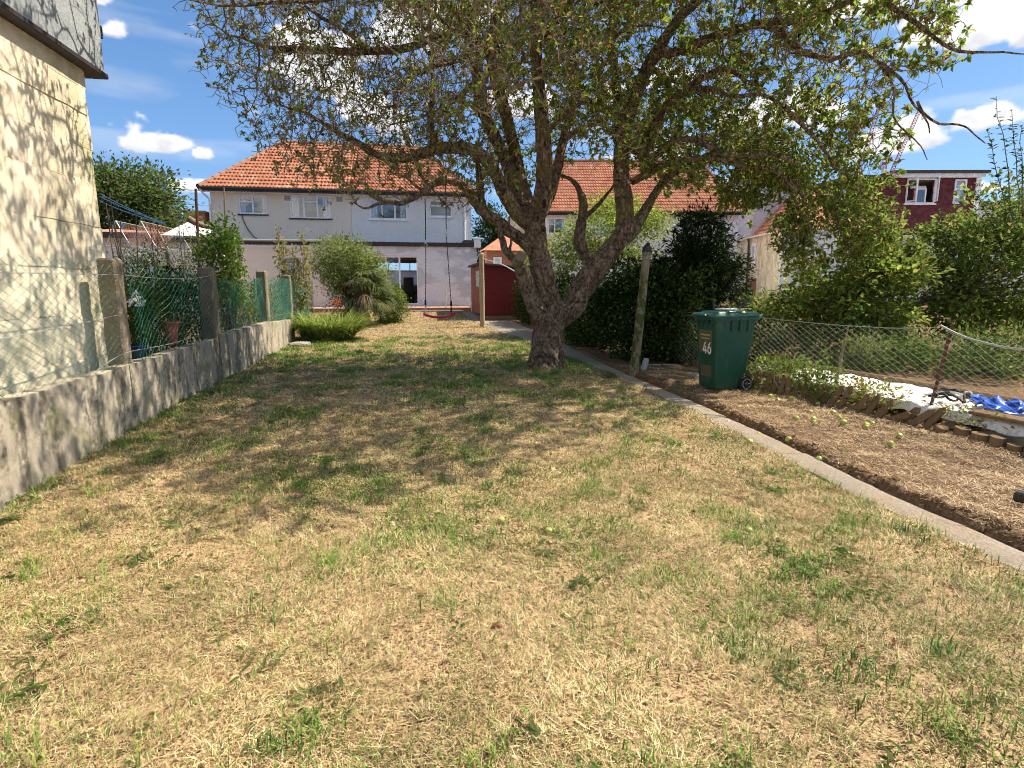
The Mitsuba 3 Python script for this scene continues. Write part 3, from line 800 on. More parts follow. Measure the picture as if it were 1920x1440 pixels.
part(wb, 'wall', box(b0[0], b1[0] + .4, 31.0, 34.2, .3, b1[2] + .0), 'white_paint')
part(wb, 'low_wall', box(b2[0], b0[0] - .02, 31.2, 36, .3, b2[2] - .35), 'cream_house')
part(wb, 'roof', cat([quad((b2[0], 30.8, b2[2] - .34), (b0[0] + .05, 30.8, b2[2] - .36), (b0[0] - .6, 34, b2[2] - .10), (b2[0], 34, b2[2] + .06)), box(b0[0] - .1, b1[0] + .4, 34.3, 35.2, b0[2] - .098, b0[2] - .03)]), 'ridge_tile')
part(wb, 'white_roof', cat([quad((b0[0], 30.6, b1[2] + .1), (b1[0] + .5, 30.6, b1[2] + .05), (b1[0] + .5, 34.2, b0[2] - .15), (b0[0], 34.2, b0[2] + .25)), box(b0[0] - .05, b0[0], 30.6, 34.2, 2.2, b1[2] + .1)]), 'white_paint', 'white sheet roof sloping up from the flat eaves')
part(wb, 'fascia', cbox(b2[0], b0[0] - .02, 30.72, 30.80, b2[2] - .62, b2[2] - .36), 'dark_fascia')

gh = thing('greenhouse', 'small glazed greenhouse with white gabled frame beyond the netting fence', 'greenhouse')
g0, g1 = (-7.419,16.500,2.452), (-6.273,16.500,2.464)
gw = (g1[0] - g0[0]) / 2
bars, glas = [], []
for k in range(2):
    xa = g0[0] + gw * k
    for y in (16.5, 19.0):
        ax, bx_, cx = xa, xa + gw, xa + gw / 2
        pk = g0[2] + .62
        for p, q in (((ax, y, .3), (ax, y, g0[2])), ((bx_, y, .3), (bx_, y, g0[2])), ((ax, y, g0[2]), (cx, y, pk)), ((bx_, y, g0[2]), (cx, y, pk)), ((ax, y, g0[2]), (bx_, y, g0[2])), ((cx, y, .3), (cx, y, g0[2])), ((ax, y, 1.2), (bx_, y, 1.2))):
            bars.append(rod(p, q, .014 if y < 17 else .009, 6))
    for p in ((xa, g0[2]), (xa + gw, g0[2]), (xa + gw / 2, g0[2] + .62)):
        bars.append(rod((p[0], 16.5, p[1]), (p[0], 19.0, p[1]), .009, 6))
    glas += [quad((xa, 16.51, .3), (xa + gw, 16.51, .3), (xa + gw, 16.51, g0[2]), (xa, 16.51, g0[2])), quad((xa, 16.5, g0[2]), (xa, 19, g0[2]), (xa + gw / 2, 19, g0[2] + .62), (xa + gw / 2, 16.5, g0[2] + .62)),
             quad((xa + gw, 16.5, g0[2]), (xa + gw, 19, g0[2]), (xa + gw / 2, 19, g0[2] + .62), (xa + gw / 2, 16.5, g0[2] + .62))]
part(gh, 'frame', cat(bars), 'galv_wire')
for g in glas:
    part(gh, 'pane', g, 'thin_glass')
pf = thing('white_picket_rail', 'short row of white slats standing in front of the greenhouse', 'fence')
p0, p1 = (-6.349,15.000,2.133), (-5.893,15.000,2.136)
for k in range(11):
    xk = p0[0] + (p1[0] - p0[0]) * k / 10
    part(pf, 'slat', cbox(xk - .022, xk + .022, 15.0, 15.02, .4, p0[2] + .06 + .03 * math.sin(k * 2.3), .004), 'white_paint')
part(pf, 'rail', cbox(p0[0] - .1, p1[0] + .1, 15.021, 15.05, p0[2] - .35, p0[2] - .28), 'white_paint')

fc = (-19.039,60.000,7.334)
for x0, x1, z0, lab in (((-20.175,60.000,7.314)[0], (-18.445,60.000,7.344)[0], (-19.254,60.000,8.039)[2], 'orange brick block of flats roof far behind the white building'), ((-17.849,60.000,7.355)[0], (-17.343,60.000,7.364)[0], (-17.752,60.000,8.588)[2], 'orange brick chimney close beside the cream house wall')):
    t = thing('brick_chimney', lab, 'chimney')
    part(t, 'stack', box(x0, x1, 60, 63, 2, z0), 'brick_far')
    part(t, 'cap', cbox(x0 - .1, x1 + .1, 59.9, 63.1, z0 + .002, z0 + .2), 'brick_far')
    if x1 - x0 > 1.2:
        part(t, 'band', cbox(x0 - .05, x1 + .05, 59.95, 60.0, z0 - 1.1, z0 - .75), 'white_paint')
# ------------------------------------------------------------------ right hand houses
M2 = frame_at(7.55, 33.2, -9.6)
h2 = thing('second_white_house', 'white rendered house with orange tiled roof behind the tree and tall conifer', 'house')
W2 = [(.1, 4.35, 1.05, 5.2), (2.95, 4.1, 3.5, 5.15), (7.5, 4.55, 8.2, 5.2), (9.7, 4.75, 10.0, 5.2)]
part(h2, 'wall', xf(cat([wall_xz(holed(0, 10.7, .2, 5.5, W2), 0), box(0, .22, .23, 8, .2, 5.5), box(10.48, 10.7, .23, 8, .2, 5.5)]), M2), 'white_paint')
part(h2, 'room', xf(open_room(.3, 10.4, .235, 3.6, 3.0, 5.35), M2), 'room_wall')
for k, w in enumerate(W2):
    window(h2, w[0], w[2], w[1], w[3], 0, (.4,) if k < 3 else (), ((0, .4, .6),) if k == 0 else (), M2, 'curtain', 'white_plastic')
rf = num(h2 + '__roof')
scene[rf] = mikit.ply(xf(tile_slope((-.3, -.35, 5.5), (11.0, -.35, 5.5), (-.3, 4.2, 9.0), (9.6, 4.2, 9.0)), M2), 'roof_tile', smooth=30)
labels[rf] = {'kind': 'stuff', 'label': 'orange roll tiles seen between the limbs of the tree'}
part(rf, 'ridge', xf(cat([hip_tiles((-.3, 4.2, 9.05), (9.6, 4.2, 9.05)), hip_tiles((9.6, 4.2, 9.05), (11.0, -.35, 5.55))]), M2), 'ridge_tile')
part(rf, 'gable', xf(cat([quad((-.3, -.3, 5.5), (-.3, 8.8, 5.5), (-.3, 4.2, 8.95), (-.3, 4.2, 8.95)), quad((11, -.35, 5.5), (11, 8.8, 5.5), (9.6, 4.2, 8.98), (9.6, 4.2, 8.98)), quad((-.3, 8.8, 5.5), (11, 8.8, 5.5), (9.6, 4.2, 8.98), (-.3, 4.2, 8.98))]), M2), 'brown_tile')
part(h2, 'gutter', xf(cat([tube([(-.35, -.38, 5.46), (11.05, -.38, 5.46)], .06, 8), box(-.3, 11.0, -.33, -.28, 5.32, 5.46)]), M2), 'dark_fascia')

# grey clad loft dormer on a house with a cream end
M3 = frame_at(21.8, 32.8, -11)
h3 = thing('cream_end_house', 'house with cream end wall, white side and grey clad loft dormer right of the conifer', 'house')
part(h3, 'white_wall', xf(wall_xz(holed(0, 6, .0, 4.68, [(.9, 2.9, 2.2, 4.2), (4.2, 2.9, 5.4, 4.2)]), 0), M3), 'white_paint', 'white front wall')
part(h3, 'end_wall', xf(box(-.02, .21, .23, 9.5, 0, 4.68), M3), 'render_wall', 'cream end wall with small white window')
part(h3, 'room', xf(open_room(.25, 5.8, .235, 3.6, 2.4, 4.5), M3), 'room_wall')
window(h3, .9, 2.2, 2.9, 4.2, 0, (.5,), (), M3, None, 'white_plastic')
window(h3, 4.2, 5.4, 2.9, 4.2, 0, (.5,), (), M3, None, 'white_plastic')
part(h3, 'end_window', xf(cat([cbox(-.06, -.02, 4.0, 4.75, 2.9, 4.2), ]), M3), 'white_plastic')
part(h3, 'end_window_pane', xf(cbox(-.07, -.061, 4.2, 4.55, 3.05, 4.05), M3), 'blind')
part(h3, 'gutter', xf(cat([tube([(-.2, -.2, 4.68), (6.2, -.2, 4.68)], .07, 8), tube([(-.2, -.2, 4.68), (-.2, 6.4, 4.66)], .07, 8)]), M3), 'white_plastic')
part(h3, 'downpipe', xf(tube([(-.22, 5.0, 4.62), (-.14, 5.05, 4.3), (-.12, 5.05, 2.1), (-.12, 5.05, .3)], .07, 8, .1), M3), 'black_plastic')
part(h3, 'branch_pipe', xf(tube([(-.12, 5.0, 1.7), (-.12, 4.5, 1.95), (-.12, 4.1, 2.0)], .06, 8), M3), 'black_plastic')
rf = num(h3 + '__roof')
scene[rf] = mikit.ply(cat([xf(tile_slope((-.25, -.25, 4.72), (6.2, -.25, 4.72), (2.4, 3.2, 7.6), (3.4, 3.2, 7.6), .34, .3), M3), xf(tile_slope((-.25, 6.4, 4.72), (-.25, -.25, 4.72), (2.4, 3.2, 7.6), (2.4, 3.2, 7.6), .34, .3), M3)]), 'brown_tile', smooth=30)
labels[rf] = {'kind': 'stuff', 'label': 'brown red tiles of the cream ended house'}
part(rf, 'hip_ridge', xf(hip_tiles((-.25, -.25, 4.78), (2.4, 3.2, 7.66)), M3), 'ridge_tile')
dm = num(h3 + '__loft_dormer')
cl = []
for k in range(20):                                    # lapped weatherboards
    z = 4.75 + k * .2
    cl.append(turn(box(-.3, 3.2, 4.2, 4.225, z, z + .21), -3, (0, 4.2, z), (1, 0, 0)))
    cl.append(turn(box(-.325, -.30, 4.23, 8.5, z, z + .21), 3, (-.3, 0, z), (0, 1, 0)))
scene[dm] = mikit.ply(xf(cat([box(-.28, 3.18, 4.25, 8.5, 4.7, 8.72)] + cl), M3), 'grey_clad')
labels[dm] = {'label': 'pale grey boarded loft dormer with two windows'}
part(dm, 'flat_roof', xf(cbox(-.5, 3.5, 4.0, 8.8, 8.74, 8.9), M3), 'roof_felt')
for x in (.15, 1.1):
    part(dm, 'window', xf(cat([cbox(x, x + .07, 4.12, 4.19, 6.9, 8.4), cbox(x + .68, x + .75, 4.12, 4.19, 6.9, 8.4), cbox(x + .07, x + .68, 4.122, 4.188, 6.9, 6.97), cbox(x + .07, x + .68, 4.122, 4.188, 8.33, 8.4), cbox(x - .05, x + .8, 4.06, 4.19, 6.82, 6.897)]), M3), 'white_plastic')
    part(dm, 'pane', xf(quad((x + .05, 4.16, 6.93), (x + .7, 4.16, 6.93), (x + .7, 4.16, 8.36), (x + .05, 4.16, 8.36)), M3), 'blind')

# maroon tile hung loft box
M4 = frame_at(29.35, 33.6, -10.5)
h4 = thing('maroon_dormer_house', 'house with maroon tile hung loft box under a dark flat roof at right', 'house')
part(h4, 'loft_wall', xf(cat([wall_xz(holed(0, 5.45, 3.4, 8.1, [(1.05, 6.55, 2.72, 7.95), (3.95, 6.5, 4.6, 7.9)]), 0)]), M4), 'maroon_tile')
part(h4, 'room', xf(open_room(.1, 5.2, .235, 4.0, 5.6, 8.0), M4), 'room_wall')


def hung(x0, x1, z0, z1, holes, y=0.0, w=.165, h=.125):
    out = []
    for r_ in range(int((z1 - z0) / h)):
        z = z0 + r_ * h
        for k in range(int((x1 - x0) / w) + 1):
            x = x0 + k * w - (w / 2 if r_ % 2 else 0)
            xa, xb = max(x, x0) + .004, min(x + w, x1) - .004
            if xb - xa < .03 or any(xb > a and xa < c and z + h > b and z < d for a, b, c, d in holes):
                continue
            j = ((k * 37 + r_ * 17) % 7) / 7 * .008
            out.append((np.array([(xa, y - .034 - j, z), (xb, y - .034 - j, z), (xb, y - .006, z + h + .02), (xa, y - .006, z + h + .02), (xa, y - .014, z), (xb, y - .014, z)])))
    V = np.vstack(out)
    f = np.array([[0, 1, 2], [0, 2, 3], [0, 4, 5], [0, 5, 1]])
    return trimesh.Trimesh(V, (f[None] + (np.arange(len(out)) * 6)[:, None, None]).reshape(-1, 3), process=False)


part(h4, 'hung_tiles', xf(hung(0, 5.18, 3.6, 8.0, [(.98, 6.46, 2.80, 8.0), (3.9, 6.44, 4.66, 7.94)]), M4), 'maroon_tile', 'maroon tiles hung on the loft front', 'stuff')
part(h4, 'side_tiles', xf(xf(hung(-2.4, 0, 3.6, 7.8, []), frame_at(0, 0, 99)), M4) if False else xf(turn(hung(-2.4, 0, 3.6, 7.8, []), 8, (0, 0, 0)), M4), 'maroon_tile', 'maroon tiles on the set back side of the loft box', 'stuff')
part(h4, 'side_wall', xf(turn(box(-2.5, 0, .01, .25, 3.4, 8.0), 8, (0, 0, 0)), M4), 'maroon_tile')
part(h4, 'flat_roof', xf(cat([cbox(-.1, 5.8, -.35, 6, 8.26, 8.42), turn(cbox(-2.7, -.1, -.2, 6, 8.02, 8.14), 8, (0, 0, 0))]), M4), 'roof_felt')
part(h4, 'fascia', xf(cbox(-.02, 5.6, -.22, -.06, 8.02, 8.255), M4), 'white_plastic')
part(h4, 'corner_trim', xf(cbox(5.2, 5.5, -.05, .3, 3.4, 8.015), M4), 'white_plastic')
wn = num(h4 + '__casement_window')
f = [cbox(1.0, 1.07, -.06, .05, 6.5, 7.98), cbox(2.7, 2.77, -.06, .05, 6.5, 7.98), cbox(1.07, 2.7, -.058, .048, 6.5, 6.57), cbox(1.07, 2.7, -.058, .048, 7.91, 7.98), cbox(1.62, 1.69, -.05, .04, 6.57, 7.91), cbox(2.16, 2.23, -.05, .04, 6.57, 7.4), cbox(1.69, 2.16, -.048, .038, 7.33, 7.4), cbox(.9, 2.87, -.12, .0, 6.42, 6.495)]
scene[wn] = mikit.ply(xf(cat(f), M4), 'white_plastic')
labels[wn] = {'label': 'white casement window with both side sashes open'}
part(wn, 'pane', xf(quad((1.69, 0, 6.57), (2.16, 0, 6.57), (2.16, 0, 7.33), (1.69, 0, 7.33)), M4), 'glass')
for x, deg in ((1.0, -62), (2.77, 68)):
    s = -1 if deg > 0 else 1
    xe = x + s * .62
    lo, hi = min(x, xe), max(x, xe)
    sash = cat([cbox(lo, lo + .07, -.10, -.05, 6.57, 7.92), cbox(hi - .07, hi, -.10, -.05, 6.57, 7.92), cbox(lo + .07, hi - .07, -.098, -.052, 6.57, 6.64), cbox(lo + .07, hi - .07, -.098, -.052, 7.85, 7.92)])
    part(wn, 'sash', xf(turn(sash, deg, (x, -.06, 0)), M4), 'white_plastic')
    part(wn, 'sash_pane', xf(turn(quad((lo + .05, -.075, 6.6), (hi - .05, -.075, 6.6), (hi - .05, -.075, 7.9), (lo + .05, -.075, 7.9)), deg, (x, -.06, 0)), M4), 'glass')
part(h4, 'room_lamp', xf(cbox(1.45, 2.45, .30, .45, 7.45, 7.6, .05), M4), 'white_plastic', 'pale lamp shade inside the open window')
wn = num(h4 + '__narrow_window')
scene[wn] = mikit.ply(xf(cat([cbox(3.92, 3.99, -.06, .05, 6.48, 7.92), cbox(4.57, 4.64, -.06, .05, 6.48, 7.92), cbox(3.99, 4.57, -.058, .048, 6.48, 6.55), cbox(3.99, 4.57, -.058, .048, 7.85, 7.92), cbox(3.99, 4.57, -.05, .04, 7.32, 7.4)]), M4), 'white_plastic')
part(wn, 'pane', xf(quad((3.95, 0, 6.5), (4.6, 0, 6.5), (4.6, 0, 7.9), (3.95, 0, 7.9)), M4), 'glass')
part(wn, 'blind', xf(quad((3.95, .15, 6.5), (4.6, .15, 6.5), (4.6, .15, 7.9), (3.95, .15, 7.9)), M4), 'blind')
part(h4, 'lower_wall', xf(box(-6, 7, -2.5, 0, 0, 4.4), M4), 'white_paint', 'white ground and first floor wall under the loft box')
t = thing('white_flat_block', 'low white flat roofed building right of the maroon loft box', 'building')
a = (43.502,42.000,7.885)
part(t, 'wall', box(a[0], a[0] + 9, 42.0, 50, 0, a[2]), 'white_paint')
part(t, 'parapet', cbox(a[0] - .1, a[0] + 9.1, 41.9, 50, a[2] + .002, a[2] + .18), 'roof_felt')

# fence with trellis and a bin by the cream ended house
t = thing('trellis_fence', 'brown board fence with square trellis top by the cream house end', 'fence')
a, b = (14.193,25.000,0.331), (14.934,25.000,1.357)
for k in range(5):
    xk = a[0] + (b[0] - a[0]) * k / 5
    part(t, 'board', cbox(xk + .005, xk + (b[0] - a[0]) / 5 - .005, 25.0 + .008 * (k % 2), 25.03, .3, a[2] + .55, .003), 'old_timber')
for k in range(5):
    xk = a[0] + (b[0] - a[0]) * k / 4
    part(t, 'lath', cbox(xk - .015, xk + .015, 24.99, 25.0, a[2] + .57, b[2], .002), 'old_timber')
for k in range(4):
    zk = a[2] + .58 + (b[2] - a[2] - .6) * k / 3
    part(t, 'cross_lath', cbox(a[0] - .05, b[0] + .05, 25.002, 25.012, zk - .015, zk + .015, .002), 'old_timber')
part(t, 'post', cbox(b[0] - .15, b[0] - .07, 24.9, 24.985, .3, b[2] + .25, .005), 'old_timber')
t = thing('brick_pier', 'orange brick pier beside the brown trellis fence', 'pier')
a = (15.299,25.000,0.299)
for k in range(20):
    part(t, 'brick', cbox(a[0] - .12 + (.004 if k % 2 else 0), a[0] + .12, 24.9, 25.13, .25 + k * .079, .25 + k * .079 + .068, .004), 'brick_far')
part(t, 'core', box(a[0] - .105, a[0] + .105, 24.915, 25.11, .2, 1.83), 'path_concrete')
t = thing('grey_bin', 'dark grey bin standing against the trellis fence', 'bin')
a = (14.321,24.000,0.512)
part(t, 'body', trimesh.convex.convex_hull(np.vstack([cbox(a[0] - .2, a[0] + .2, 23.8, 24.3, .45, .5).vertices, cbox(a[0] - .27, a[0] + .27, 23.75, 24.4, 1.25, 1.3).vertices])), 'dark_fascia')
part(t, 'lid', turn(cbox(a[0] - .29, a[0] + .29, 23.7, 24.42, 1.302, 1.36, .02), 3, (a[0], 24, 1.3), (1, 0, 0)), 'dark_fascia')

# small brick house and dark conifer in the gap between the pairs
t = thing('small_brick_house', 'small brown brick outbuilding with orange roof seen behind the red shed', 'house')
a, b, c = (3.655,29.000,2.391), (4.859,29.000,3.160), (4.617,30.500,3.796)
part(t, 'wall', box(a[0], b[0] + .6, 29.0, 32, .4, b[2]), 'brick_far')
part(t, 'roof', cat([quad((a[0] - .15, 28.8, b[2]), (b[0] + .7, 28.8, b[2]), (b[0] + .7, 30.5, c[2] + .2), (a[0] + 1.0, 30.5, c[2] + .2)), quad((a[0] - .15, 28.8, b[2]), (a[0] + 1.0, 30.5, c[2] + .2), (a[0] + 1.0, 30.5, c[2] + .2), (a[0] - .15, 32.2, b[2]))]), 'brown_tile')
d = (3.996,29.000,2.950)
part(t, 'window', cat([cbox(d[0], d[0] + .06, 28.93, 28.99, 1.8, 2.85), cbox(d[0] + .34, d[0] + .40, 28.93, 28.99, 1.8, 2.85), cbox(d[0] + .06, d[0] + .34, 28.932, 28.988, 2.79, 2.85), cbox(d[0] + .06, d[0] + .34, 28.932, 28.988, 1.8, 1.86)]), 'white_plastic')
part(t, 'pane', quad((d[0] + .05, 28.95, 1.82), (d[0] + .36, 28.95, 1.82), (d[0] + .36, 28.95, 2.82), (d[0] + .05, 28.95, 2.82)), 'blind')
t = thing('cream_side_house', 'narrow strip of cream house wall between the tree trunk and the brick outbuilding', 'house')
a, b = (5.481,34.000,3.147), (7.296,34.000,5.297)
part(t, 'wall', box(a[0], b[0], 34.0, 40, .4, b[2]), 'render_wall')
part(t, 'downpipe', tube([(a[0] + .1, 33.9, b[2]), (a[0] + .1, 33.9, .5)], .05, 8), 'black_plastic')


def lattice(a, b, w, bays, r, tri=False):
    a, b = np.asarray(a, float), np.asarray(b, float)
    d = facedir(b - a)
    s = facedir(np.cross(d, [0.3, .9, .1]))
    u = np.cross(s, d)
    cor = [(s - u) * w / 2, (-s - u) * w / 2, u * w * .6] if tri else [(s + u) * w / 2, (s - u) * w / 2, (-s - u) * w / 2, (-s + u) * w / 2]
    out = [rod(a + c, b + c, r, 5) for c in cor]
    for k in range(bays):
        p, q = a + (b - a) * k / bays, a + (b - a) * (k + 1) / bays
        for m in range(len(cor)):
            out.append(rod(p + cor[m], q + cor[(m + 1) % len(cor)], r * .6, 4))
            out.append(rod(p + cor[m], p + cor[(m + 1) % len(cor)], r * .6, 4))
    return cat(out)


YC = 170.0
t = thing('tower_crane', 'red lattice crane with its jib leaning right above the maroon loft roof', 'crane', 'red cranes on the skyline')
part(t, 'mast', lattice((147.764,170.000,20.563), (145.648,170.000,38.622), 1.0, 14, .09), 'crane_red')
part(t, 'jib', lattice((147.309,170.000,34.081), (156.016,170.000,54.944), 1.0, 26, .09, True), 'crane_red')
part(t, 'mast_head', rod((145.071,170.000,38.761), (146.189,170.000,38.798), .5, 8), 'crane_red')
part(t, 'stay_cable', cat([rod((145.761,170.000,39.256), (153.714,170.000,49.414), .06, 4), rod((145.761,170.000,39.256), (142.625,170.000,35.689), .06, 4)]), 'rope_dark')
t = thing('tower_crane', 'red crane jib rising steeply through the tree crown, farther left', 'crane', 'red cranes on the skyline')
part(t, 'mast', lattice((145.075,180.000,19.783), (143.282,180.000,36.638), 1.0, 10, .09), 'crane_red')
part(t, 'jib', lattice((143.937,180.000,34.154), (150.726,180.000,60.645), 1.0, 26, .09, True), 'crane_red')
part(t, 'counterweight', box(*[v for p in zip(((149.846,180.000,58.187)[0], 178.5, (149.846,180.000,58.187)[2]), ((151.199,180.000,58.251)[0], 181, (149.662,180.000,59.790)[2])) for v in p]), 'crane_red')
part(t, 'stay_cable', cat([rod((150.626,180.000,59.836), (147.920,180.000,44.243), .06, 4), rod((150.819,180.000,59.845), (148.894,180.000,44.277), .06, 4)]), 'rope_dark')

# ------------------------------------------------------------------ red shed
sd = thing('red_shed', 'dark red timber garden shed with felt roof beside the path', 'shed')
X0, X1, Y0, Y1, Z0, Z1 = 2.25, 4.25, 19.3, 22.4, .47, 2.12
for k in range(15):
    z = Z0 + .06 + k * .107
    b = box(X0 + .03, X1, Y0 - .012, Y0 + .008, z, z + .112)
    part(sd, 'board', turn(b, -5, (0, Y0, z), (1, 0, 0)), 'red_shed')
for k in range(15):
    z = Z0 + .06 + k * .107
    part(sd, 'side_board', turn(box(X0 - .012, X0 + .008, Y1 - 1.35 if k < 14 else Y0 + .05, Y1, z, z + .112), 5, (X0, 0, z), (0, 1, 0)), 'red_door')
dr_ = num(sd + '__door')
scene[dr_] = mikit.ply(cat([cbox(X0 - .03, X0 + .01, Y0 + .1, Y0 + 1.7, Z0 + .08, Z0 + .98), cbox(X0 - .03, X0 + .01, Y0 + .1, Y0 + 1.7, Z0 + 1.52, Z0 + 1.6), cbox(X0 - .03, X0 + .01, Y0 + .1, Y0 + .2, Z0 + .985, Z0 + 1.515), cbox(X0 - .03, X0 + .01, Y0 + 1.6, Y0 + 1.7, Z0 + .985, Z0 + 1.515)]), 'red_door')
labels[dr_] = {'label': 'brown red shed door with glazed upper half'}
part(dr_, 'window_bar', cat([cbox(X0 - .028, X0 + .0, Y0 + .2 + k * .35 - .02, Y0 + .2 + k * .35 + .02, Z0 + .99, Z0 + 1.51) for k in (1, 2, 3)]), 'white_paint')
part(dr_, 'pane', quad((X0 - .01, Y0 + .2, Z0 + .98), (X0 - .01, Y0 + 1.6, Z0 + .98), (X0 - .01, Y0 + 1.6, Z0 + 1.52), (X0 - .01, Y0 + .2, Z0 + 1.52)), 'glass')
part(sd, 'corner_post', cbox(X0 - .025, X0 + .045, Y0 - .035, Y0 + .04, Z0, Z1, .004), 'red_door')
part(sd, 'shell', cat([box(X0 + .04, X1, Y0 + .02, Y0 + .05, Z0, Z1), box(X1 - .03, X1, Y0 + .05, Y1, Z0, Z1), box(X0 + .04, X1, Y1 - .03, Y1, Z0, Z1), box(X0, X1, Y0, Y1, Z0 - .1, Z0 + .03)]), 'red_shed')
part(sd, 'roof', trimesh.convex.convex_hull(np.vstack([cbox(X0 - .12, X0 - .1, Y0 - .12, Y1 + .1, Z1 + .04, Z1 + .10).vertices, cbox(X1 + .1, X1 + .12, Y0 - .12, Y1 + .1, Z1 - .12, Z1 - .06).vertices])), 'roof_felt')
part(sd, 'plinth', cbox(X0 - .04, X1, Y0 - .07, Y1, Z0 - .12, Z0 + .045, .01), 'old_timber')
# ------------------------------------------------------------------ posts and lines
lp = (2.035,17.112,0.294)
def roughpost(p, top, r0, r1, seed, n=10, sides=10):
    pts = np.linspace(np.asarray(p, float) - [0, 0, .1], top, n)
    m = tube(pts, np.linspace(r0, r1, n), sides)
    cap = trimesh.convex.convex_hull(m.vertices[-sides:] + np.repeat([[0, 0, 0]], sides, 0)) if False else None
    v = m.vertices
    m.vertices = v + (meshkit.fbm(v * 9 + seed, 3, seed)[:, None] - .5) * r0 * .35
    ring = m.vertices[-sides:]
    c = ring.mean(0) + [0, 0, r1 * .3]
    k = len(m.vertices)
    return trimesh.Trimesh(np.vstack([m.vertices, c]), np.vstack([m.faces, [[k - sides + i, k - sides + (i + 1) % sides, k] for i in range(sides)]]), process=False)


t = thing('line_post', 'pale straight timber washing line post in front of the red shed', 'post')
tp = np.array([lp[0] - .02, lp[1], 1.5 + 55 * 17.5 / 1110])
part(t, 'shaft', roughpost(lp, tp, .078, .07, 3), 'timber_post', smooth=40)
part(t, 'top', move(lathe([(0, .05), (.05, .04), (.075, 0), (.06, -.04), (0, -.04)], 12), *tp), 'timber_post', smooth=40)
pts = np.array([tp + [.05, 0, -.12], (2.215,15.000,2.042), (1.941,10.600,1.717), (1.901,9.750,1.674)])
single('washing_line', tube(pts, .011, 6, .1), 'rope_white', 'white rope line sagging from the pale post to the tree', 'rope')

t = thing('leaning_post', 'old mossy leaning timber post with dark cap beside the path', 'post')
b, c = np.array((3.405,8.713,0.126)), np.array((3.626,8.900,2.029))
part(t, 'shaft', roughpost(b, c, .072, .062, 8, 24, 14), 'mossy_post', smooth=50)
u = facedir(c - b)
part(t, 'cap', cat([tube([c - u * .03, c + u * .035], [.074, .074], 14), tube([c + u * .035, c + u * .12], [.072, .018], 14)]), 'dark_fascia', smooth=40)
part(t, 'wire_tie', cat([tube([c - u * (.09 + .012 * k) + .070 * np.array([math.cos(a), math.sin(a), .03 * math.sin(a + k)]) for a in np.linspace(0, 2 * np.pi, 14)], .004, 4) for k in range(4)]), 'galv_wire')
cp = np.array((3.704,9.064,0.128))
single('crushed_can', turn(move(lathe([(0, 0), (.045, .005), (.05, .03), (.047, .19), (.036, .21), (0, .21)], 14), cp[0], cp[1], cp[2]), 14, tuple(cp), (0, 1, 0)), 'galv_wire', 'white metal tin leaning at the foot of the mossy post', 'tin', smooth=40)
a, b = np.array((3.950,9.461,0.130)), np.array((4.432,9.253,0.129))
single('ground_rail', tube([a + [0, 0, .03], (a + b) / 2 + [0, .02, .05], b + [0, 0, .04], b + [.02, .02, -.03]], .012, 6), 'galv_wire', 'thin grey metal rod lying on the soil beyond the mossy post', 'rod')

# ------------------------------------------------------------------ swing
sy = 9.55
s0, s1, sl, sr = np.array((0.260,9.550,2.820)), np.array((0.575,9.550,3.065)), np.array((0.228,9.550,1.116)), np.array((0.632,9.550,1.105))
sw = thing('garden_swing', 'red plastic child swing seat hanging on black ropes from a low limb', 'swing')
n = 15
us = np.linspace(-1, 1, n)
cx = (np.array((0.201,9.550,1.058)) + np.array((0.682,9.550,1.037))) / 2
half = ((0.682,9.550,1.037)[0] - (0.184,9.550,1.058)[0]) / 2
secs = []
for u in us:
    z = cx[2] - .035 + .05 * abs(u) ** 3 - .012 * (1 - u * u)
    d = .075 * (1 - .22 * abs(u) ** 4)
    th = .020 + .016 * np.exp(-((abs(u) - .93) / .1) ** 2)
    x = cx[0] + u * half
    a = np.arange(12) * np.pi / 6
    secs.append(np.stack([np.full(12, x), cx[1] + np.sign(np.cos(a)) * np.abs(np.cos(a)) ** .5 * d, z + np.sign(np.sin(a)) * np.abs(np.sin(a)) ** .6 * th + .014 * (np.abs(np.cos(a)) > .95)], 1))
V = np.vstack(secs)
i, j = np.meshgrid(np.arange(n - 1), np.arange(12), indexing='ij')
Q = np.stack([i * 12 + j, i * 12 + (j + 1) % 12, (i + 1) * 12 + (j + 1) % 12, (i + 1) * 12 + j], -1).reshape(-1, 4)
F = np.vstack([Q[:, [0, 1, 2]], Q[:, [0, 2, 3]], [[0, k + 1, k] for k in range(1, 11)], [[(n - 1) * 12, (n - 1) * 12 + k, (n - 1) * 12 + k + 1] for k in range(1, 11)]])
part(sw, 'seat', (V, F), 'swing_red', smooth=45)
for k, (top, bot, hk) in enumerate(((s0, sl, (0.252,9.550,2.123)), (s1, sr, (0.577,9.550,2.281)))):
    hk = np.array(hk)
    part(sw, 'rope', tube([top, top * .5 + hk * .5 + [.004, .01, 0], hk + [0, 0, .09], hk + [0, 0, .03]], .008, 6, .05), 'rope_dark')
    part(sw, 'hook', cat([tube([hk + .024 * np.array([math.cos(q), 0, math.sin(q)]) for q in np.linspace(0, 6.3, 14)], .005, 5), rod(hk + [0, 0, .02], hk + [0, 0, .075], .012, 8)]), 'steel')
    low = bot * 1.0
    part(sw, 'rope', tube([hk - [0, 0, .024], hk * .5 + low * .5 + [.003, 0, 0], low + [0, 0, .14]], .007, 6, .05), 'rope_dark')
    part(sw, 'grip', rod(low + [0, 0, .07], low + [0, 0, .155], .015, 8), 'rubber')
    part(sw, 'end_rope', cat([tube([low + [0, 0, .08], low + [-.008, -.02, 0], low + [0, -.02, -.06]], .007, 5), tube([low + [0, 0, .08], low + [.01, .02, 0], low + [0, .02, -.06]], .007, 5)]), 'rope_white' if k == 0 else 'rope_dark')

